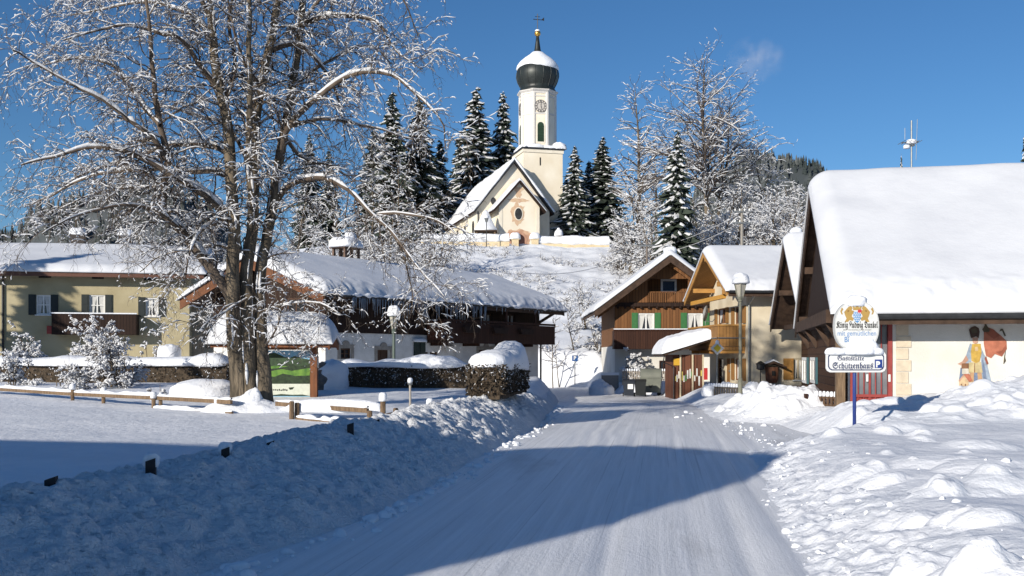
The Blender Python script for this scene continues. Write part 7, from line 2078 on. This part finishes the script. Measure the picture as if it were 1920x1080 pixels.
picket('brown picket fence with snow-tipped slats beside the inn sign', P(1508, 764, 27.0), P(1570, 768, 26.0), .38, flat('brown_picket', (.10, .06, .035)), 9)
mb = MB(); p = P(1581, 778, 26.0); mb.box(-.16, .16, -.04, .04, -.2, .42); o = mb.build('fence_board', mat('dark_board', (.07, .05, .03), (.045, .03, .02), scale=4), None, loc=(p.x, 26.0, p.z)); tag(o, 'dark brown fence board joining the picket fence to the guesthouse', 'fence board')
picket('low grey picket fence under snow around the cream house garden', P(1328, 745, 40.5), P(1384, 748, 39.0), .50, flat('grey_picket', (.10, .085, .07)), 12)
picket('weathered picket fence in front of the chalet garden', P(1166, 712, 58.0), P(1262, 712, 57.2), .55, flat('pale_picket', (.26, .23, .20)), 22)
mb = MB()
for i, (px, py, r_) in enumerate([(1332, 722, .30), (1368, 724, .42), (1405, 728, .26), (1420, 722, .35)]):
    c = P(px, py + 8, 40.2); m2 = MB(); snow_dome(m2, (0, 0, 0), r_, r_ * .9, r_ * .9, i, n=22, k=9, power=2, wob=.2, drop=.2)
    o = m2.build('snow_mound', SNOW, None, True, loc=(c.x, 40.4 + .2 * i, c.z - .08)); tag(o, ['round snow mound nearest the notice shed', 'big round snow mound left of the right street lamp', 'low snow mound just right of the street lamp', 'snow mound under the hanging lamp on the cream wall'][i], 'snow mound')
# dark low timber fence below the cream house window
a = P(1428, 726, 43.5); b = P(1532, 724, 41.0); G = thing('timber_fence', 'low dark brown timber fence below the cream house window', 'fence', tuple((a + b) / 2 - Vector((0, 0, .6)))); O = (a + b) / 2 - Vector((0, 0, .6))
mb = MB(); mb.beam(a - O, b - O, .10, .07); mb.build('top_rail', BEAM, G); mb = MB(); q = Vector((0, 0, .50)); mb.beam((a + (b - a) * .45) - O - q * .75, b - O - q * .75, .05, .62); mb.build('boards', BALCWOOD, G)
for k in range(4):
    p = a + (b - a) * (k / 3) - O; mb = MB(); mb.box(p.x - .06, p.x + .06, p.y - .04, p.y + .12, -1.1, p.z - .03); mb.build('post', BEAM, G)


# little roofed box hanging on the cream wall
def wall_box():
    F = Fac((11.1, 48), R(3)); u, z = F.uz(1445, 700); rz = R(3); x, y = 11.1 + u * math.cos(rz), 48 + u * math.sin(rz)
    G = thing('bird_house', 'little brown roofed bird house on the cream wall', 'bird house', (x, y - .24, z), rz); s = 48 / FPX
    m = mat('bird_house_wood', (.17, .075, .04), (.11, .045, .025), scale=8)
    mb = MB(); mb.lathe([(.22, -.45), (.30, -.3), (.33, .28), (.33, .30)], 8, sy=.7); mb.build('body', m, G)
    mb = MB(); mb.prism([(-.62, .32), (0, .58), (.62, .32), (.62, .24), (0, .48), (-.62, .24)], 'y', -.32, .24); rf = mb.build('roof', BEAM, G)
    mb = MB(); mb.prism([(-.5, .40), (0, .60), (.5, .40), (.4, .44), (0, .66), (-.45, .45)], 'y', -.30, .24); mb.build('snow', SNOW, rf)
    mb = MB(); mb.box(-.08, .08, -.26, -.225, -.1, .12); mb.build('opening', BLACK, G)
    p = thing('flower_box', 'small blue box under the bird house on the cream wall', 'box', (x, y - .14, z - .80), rz); mb = MB(); mb.prism([(-.42, .18), (.42, .18), (.38, -.18), (-.38, -.18)], 'y', -.14, .12); mb.build('box', flat('blue_box', (.03, .07, .16)), p); mb = MB(); mb.box(-.44, .44, -.16, .13, .183, .22); mb.build('rim', flat('blue_rim', (.05, .10, .2)), p)
    u, z = F.uz(1421, 705); x, y = 11.1 + u * math.cos(rz), 48 + u * math.sin(rz)
    g = thing('bird_feeder', 'thin pole with small dark feeder before the cream wall', 'feeder', (x, y - .5, -.3)); mb = MB(); mb.tube([(0, 0, 0), (0, 0, 1.35)], .025, 6); mb.build('pole', DARKMETAL, g); mb = MB(); mb.lathe([(.05, 1.35), (.19, 1.4), (.19, 1.62), (.24, 1.64), (.03, 1.78)], 10); mb.build('feeder', DARKMETAL, g)


wall_box()


def dish():
    p = P(1319, 587, 51.5); G = thing('satellite_dish', 'grey satellite dish at the left end of the golden balcony', 'satellite dish', tuple(p), R(62))
    prof = [(.02, 0), (.16, .02), (.30, .06), (.40, .11)]; xf = Matrix.Rotation(R(98), 4, 'X')
    mb = MB(xf); mb.lathe(prof, 20); mb.build('dish', flat('dish_grey', (.30, .31, .32)), G, True)
    mb = MB(); mb.tube([(0, -.05, -.4), (-.25, -.55, -.45), (-.32, -.7, -.28)], .02, 6); mb.build('feed_arm', GREYMETAL, G); mb = MB(); mb.tube([(0, .05, 0), (.5, .05, -.1), (.5, .05, -.8)], .03, 6); mb.build('mount', GREYMETAL, G)


dish()


def utility():
    Y = 86.0; x = (1391 - 960) * Y / FPX; zt = ZC + (HZ - 392) * Y / FPX
    G = thing('utility_pole', 'wooden electricity pole with two crossarms behind the cream house', 'utility pole', (x, Y, gz(x, Y))); h = zt - gz(x, Y)
    mb = MB(); mb.lathe([(.15, -1), (.11, h)], 8); mb.build('pole', flat('pale_pole', (.26, .24, .21)), G)
    for i, dz in enumerate((-.3, -1.25)):
        mb = MB(); mb.box(-.75, .75, -.18, -.10, h + dz, h + dz + .12); mb.build('crossarm', GREYMETAL, G)
        for s in (-.6, -.2, .2, .6):
            mb = MB(); mb.lathe([(.05, h + dz + .123), (.07, h + dz + .2), (.04, h + dz + .32)], 8, (s, -.14, 0)); mb.build('insulator', WHITEPAINT, G)
    def wire(a, b, sag, lab, r=.022):
        a, b = np.array(a), np.array(b); t = np.linspace(0, 1, 30); p = a + (b - a) * t[:, None]; p[:, 2] -= sag * 4 * t * (1 - t); T = Tubes(); T.add(p - a, np.full(30, r), 5); o = T.build('overhead_cable', CABLE); o.location = tuple(a); tag(o, lab, 'cable', 'overhead cables')
    A = P(1393, 396, Y); B = P(1393, 414, Y)
    wire(A, P(1530, 362, 60), .3, 'snowy overhead cable rising from the pole to the guesthouse gable'); wire(B, P(1530, 378, 60), .3, 'lower snowy overhead cable from the pole to the guesthouse gable')
    wire(A, P(1190, 470, 92), .6, 'snowy overhead cable running from the pole down behind the chalet'); wire(B, P(1215, 478, 90), .5, 'lower overhead cable running from the pole behind the chalet')
    wire(P(985, 512, 62), P(1210, 458, 80), .8, 'thin cable sagging across the white church hill', .02)
    # second pole holding the slope cable
    x = (1213 - 960) * 82 / FPX; G = thing('utility_pole', 'small electricity pole behind the chalet roof', 'utility pole', (x, 82, gz(x, 82))); h = ZC + (HZ - 448) * 82 / FPX - gz(x, 82); mb = MB(); mb.lathe([(.10, -1), (.08, h)], 8); mb.build('pole', flat('pole_brown', (.16, .13, .11)), G); mb = MB(); mb.box(-.7, .7, -.12, -.05, h - .6, h - .48); mb.build('crossarm', GREYMETAL, G)


CABLE = flat('snowy_cable', (.42, .42, .43))
utility()


def antenna():
    Y = 31.0; p = P(1709, 312, Y); G = thing('roof_antenna', 'thin television antenna mast on the guesthouse ridge', 'antenna', (p.x, Y, p.z - .6)); s = Y / FPX
    def Z(py): return (312 - py) * s + .6
    mb = MB(); mb.tube([(0, 0, -.3), (0, 0, Z(226))], .026, 8); mb.build('mast', GREYMETAL, G)
    mb = MB(); mb.tube([(-.32, 0, Z(268)), (.22, 0, Z(266))], .02, 6); mb.tube([(.14, -.1, Z(225)), (.14, 0, Z(300))], .008, 5)
    for k, x in enumerate((-.30, -.2, -.1, .02, .12, .2)): mb.tube([(x, -.3, Z(267)), (x, .3, Z(267))], .009, 5)
    mb.tube([(-.2, 0, Z(240)), (-.2, 0, Z(262))], .008, 5); mb.build('aerial', GREYMETAL, G)
    mb = MB(); snow_dome(mb, (0, 0, Z(266)), .16, .1, .08, 3, n=12, k=5, power=2); snow_dome(mb, (-.15, 0, Z(275)), .10, .08, .06, 5, n=12, k=5, power=2); mb.build('snow', SNOW, G, True)
    mb = MB(); mb.box(-.08, .08, -.06, .06, Z(274), Z(262)); mb.build('amplifier_box', GREYMETAL, G)


antenna()


def parking_sign():
    Y = 67.0; p = P(1078, 670, Y); G = thing('parking_sign', 'small blue parking sign standing in the shaded snowbank', 'traffic sign', (p.x, Y, p.z - 1.2))
    mb = MB(); mb.lathe([(.03, -.6), (.03, 1.4)], 8); mb.build('pole', GREYMETAL, G); mb = MB(); mb.box(-.19, .19, -.06, -.03, .95, 1.38); pl = mb.build('plate', flat('sign_blue', (.02, .09, .28), .4), G)
    mb = MB(); text_mb(mb, 'P', Wall((0, -.064), (1, 0), (0, -1)), 0, 1.04, .34, 0, 0, bold=.03); mb.build('letter', WHITEPAINT, pl); mb = MB(); snow_dome(mb, (0, -.045, 1.38), .2, .06, .08, 3, n=14, k=5); mb.build('snow', SNOW, pl, True)


parking_sign()

# boulder by the farmhouse hedge
import bmesh
bm = bmesh.new(); bmesh.ops.create_icosphere(bm, subdivisions=4, radius=1)
for v in bm.verts:
    n = float(fbm(np.array([v.co.x * 1.4 + 5]), np.array([v.co.y * 1.4 + v.co.z * 1.9]), 4, 4)[0]); v.co = Vector((v.co.x * .48, v.co.y * .4, v.co.z * .62)) * (1 + .5 * n)
me = bpy.data.meshes.new('stone'); bm.to_mesh(me); bm.free(); me.materials.append(mat('grey_stone', (.17, .16, .15), (.10, .095, .09), rough=.95, scale=5, bump=.6))
p = P(606, 722, 33.0); G = thing('boulder', 'grey boulder with snow on its right beside the map board', 'boulder', (p.x, 33.0, p.z + .1)); link('stone', me, G)
mb = MB(); snow_dome(mb, (.30, .1, .10), .55, .5, .58, 4, n=26, k=10, power=2, wob=.2, drop=.6); mb.build('snow', SNOW, G, True)

# garden snow mounds
for i, (px, py, Y, rx, h, lab) in enumerate([(385, 720, 31, 1.0, .12, 'smooth low snow mound left of the big tree'), (318, 656, 42, .5, .22, 'round white snow mound on the hedge corner'), (606, 700, 35.5, .75, .38, 'snow drift leaning on the boulder behind the map board')]):
    c = P(px, py, Y); mb = MB(); snow_dome(mb, (0, 0, 0), rx, rx * .8, h + .2, i + 3, n=30, k=12, power=2, wob=.15, drop=.5); o = mb.build('snow_mound', SNOW, None, True, loc=(c.x, Y, c.z - .2)); tag(o, lab, 'snow mound')


# ------------------------------------------------------------------ small cloud of chimney smoke high in the sky
def cloud():
    c = P(1418, 112, 320); 
    bm = bmesh.new(); bmesh.ops.create_icosphere(bm, subdivisions=3, radius=1)
    for v in bm.verts: v.co = Vector((v.co.x * 10.5, v.co.y * 8, v.co.z * 8.5))
    me = bpy.data.meshes.new('cloud'); bm.to_mesh(me); bm.free()
    m = bpy.data.materials.new('thin_smoke'); m.use_nodes = True; nt = m.node_tree; nt.nodes.remove(nt.nodes['Principled BSDF'])
    v = nt.nodes.new('ShaderNodeVolumePrincipled'); v.inputs['Color'].default_value = (1, .93, .90, 1); v.inputs['Anisotropy'].default_value = -.45
    tc = nt.nodes.new('ShaderNodeTexCoord'); mp = nt.nodes.new('ShaderNodeMapping'); mp.inputs['Scale'].default_value = (1 / 10.5, 1 / 8, 1 / 8.5)
    nt.links.new(tc.outputs['Object'], mp.inputs[0]); ln = nt.nodes.new('ShaderNodeVectorMath'); ln.operation = 'LENGTH'; nt.links.new(mp.outputs[0], ln.inputs[0])
    rm = nt.nodes.new('ShaderNodeMapRange'); rm.inputs[1].default_value = .1; rm.inputs[2].default_value = .95; rm.inputs[3].default_value = 1; rm.inputs[4].default_value = 0; nt.links.new(ln.outputs[1], rm.inputs[0])
    nz = nt.nodes.new('ShaderNodeTexNoise'); nz.inputs['Scale'].default_value = .22; nz.inputs['Detail'].default_value = 4; nt.links.new(tc.outputs['Object'], nz.inputs['Vector'])
    r2 = nt.nodes.new('ShaderNodeMapRange'); r2.inputs[1].default_value = .42; r2.inputs[2].default_value = .72; r2.inputs[3].default_value = 0; r2.inputs[4].default_value = 1; nt.links.new(nz.outputs[0], r2.inputs[0])
    mu = nt.nodes.new('ShaderNodeMath'); mu.operation = 'MULTIPLY'; nt.links.new(rm.outputs[0], mu.inputs[0]); nt.links.new(r2.outputs[0], mu.inputs[1])
    m2 = nt.nodes.new('ShaderNodeMath'); m2.operation = 'MULTIPLY'; nt.links.new(mu.outputs[0], m2.inputs[0]); m2.inputs[1].default_value = .055
    nt.links.new(m2.outputs[0], v.inputs['Density']); nt.links.new(v.outputs[0], nt.nodes['Material Output'].inputs['Volume'])
    me.materials.append(m); o = link('cloud', me); o.location = c; tag(o, 'faint pinkish wisp of cloud in the blue sky', 'cloud', kind='stuff')


cloud()

# trees standing just outside the left edge of the view; they shade the yellow house
for (x, y, h, r_, sd_, lab) in ((-38.5, 43, 15, 3.4, 1, 'tall spruce outside the left edge, nearest the yellow house'), (-33, 37, 13, 3.2, 3, 'shorter spruce outside the left edge in front of the yellow house'), (-44, 47, 17, 3.8, 6, 'tallest spruce outside the left edge beyond the yellow house corner')):
    (fv, ff), (sv, sf), T = SPR.get((sd_, .5)) or spruce(20.0, 4.0, sd_, .5)
    G = thing('spruce_tree', lab, 'spruce', (x, y, gz(x, y)), 0, 'spruces around the church hill'); sc = np.array([r_ / 4, r_ / 4, h / 20])
    Tn = Tubes(); Tn.V = [v * sc for v in T.V]; Tn.F = T.F; Tn.build('trunk', BARK, G); c = npmesh('crown', fv * sc, ff, NEEDLE, G, False); npmesh('snow', sv * sc, sf, SNOW_TREE, c, True)
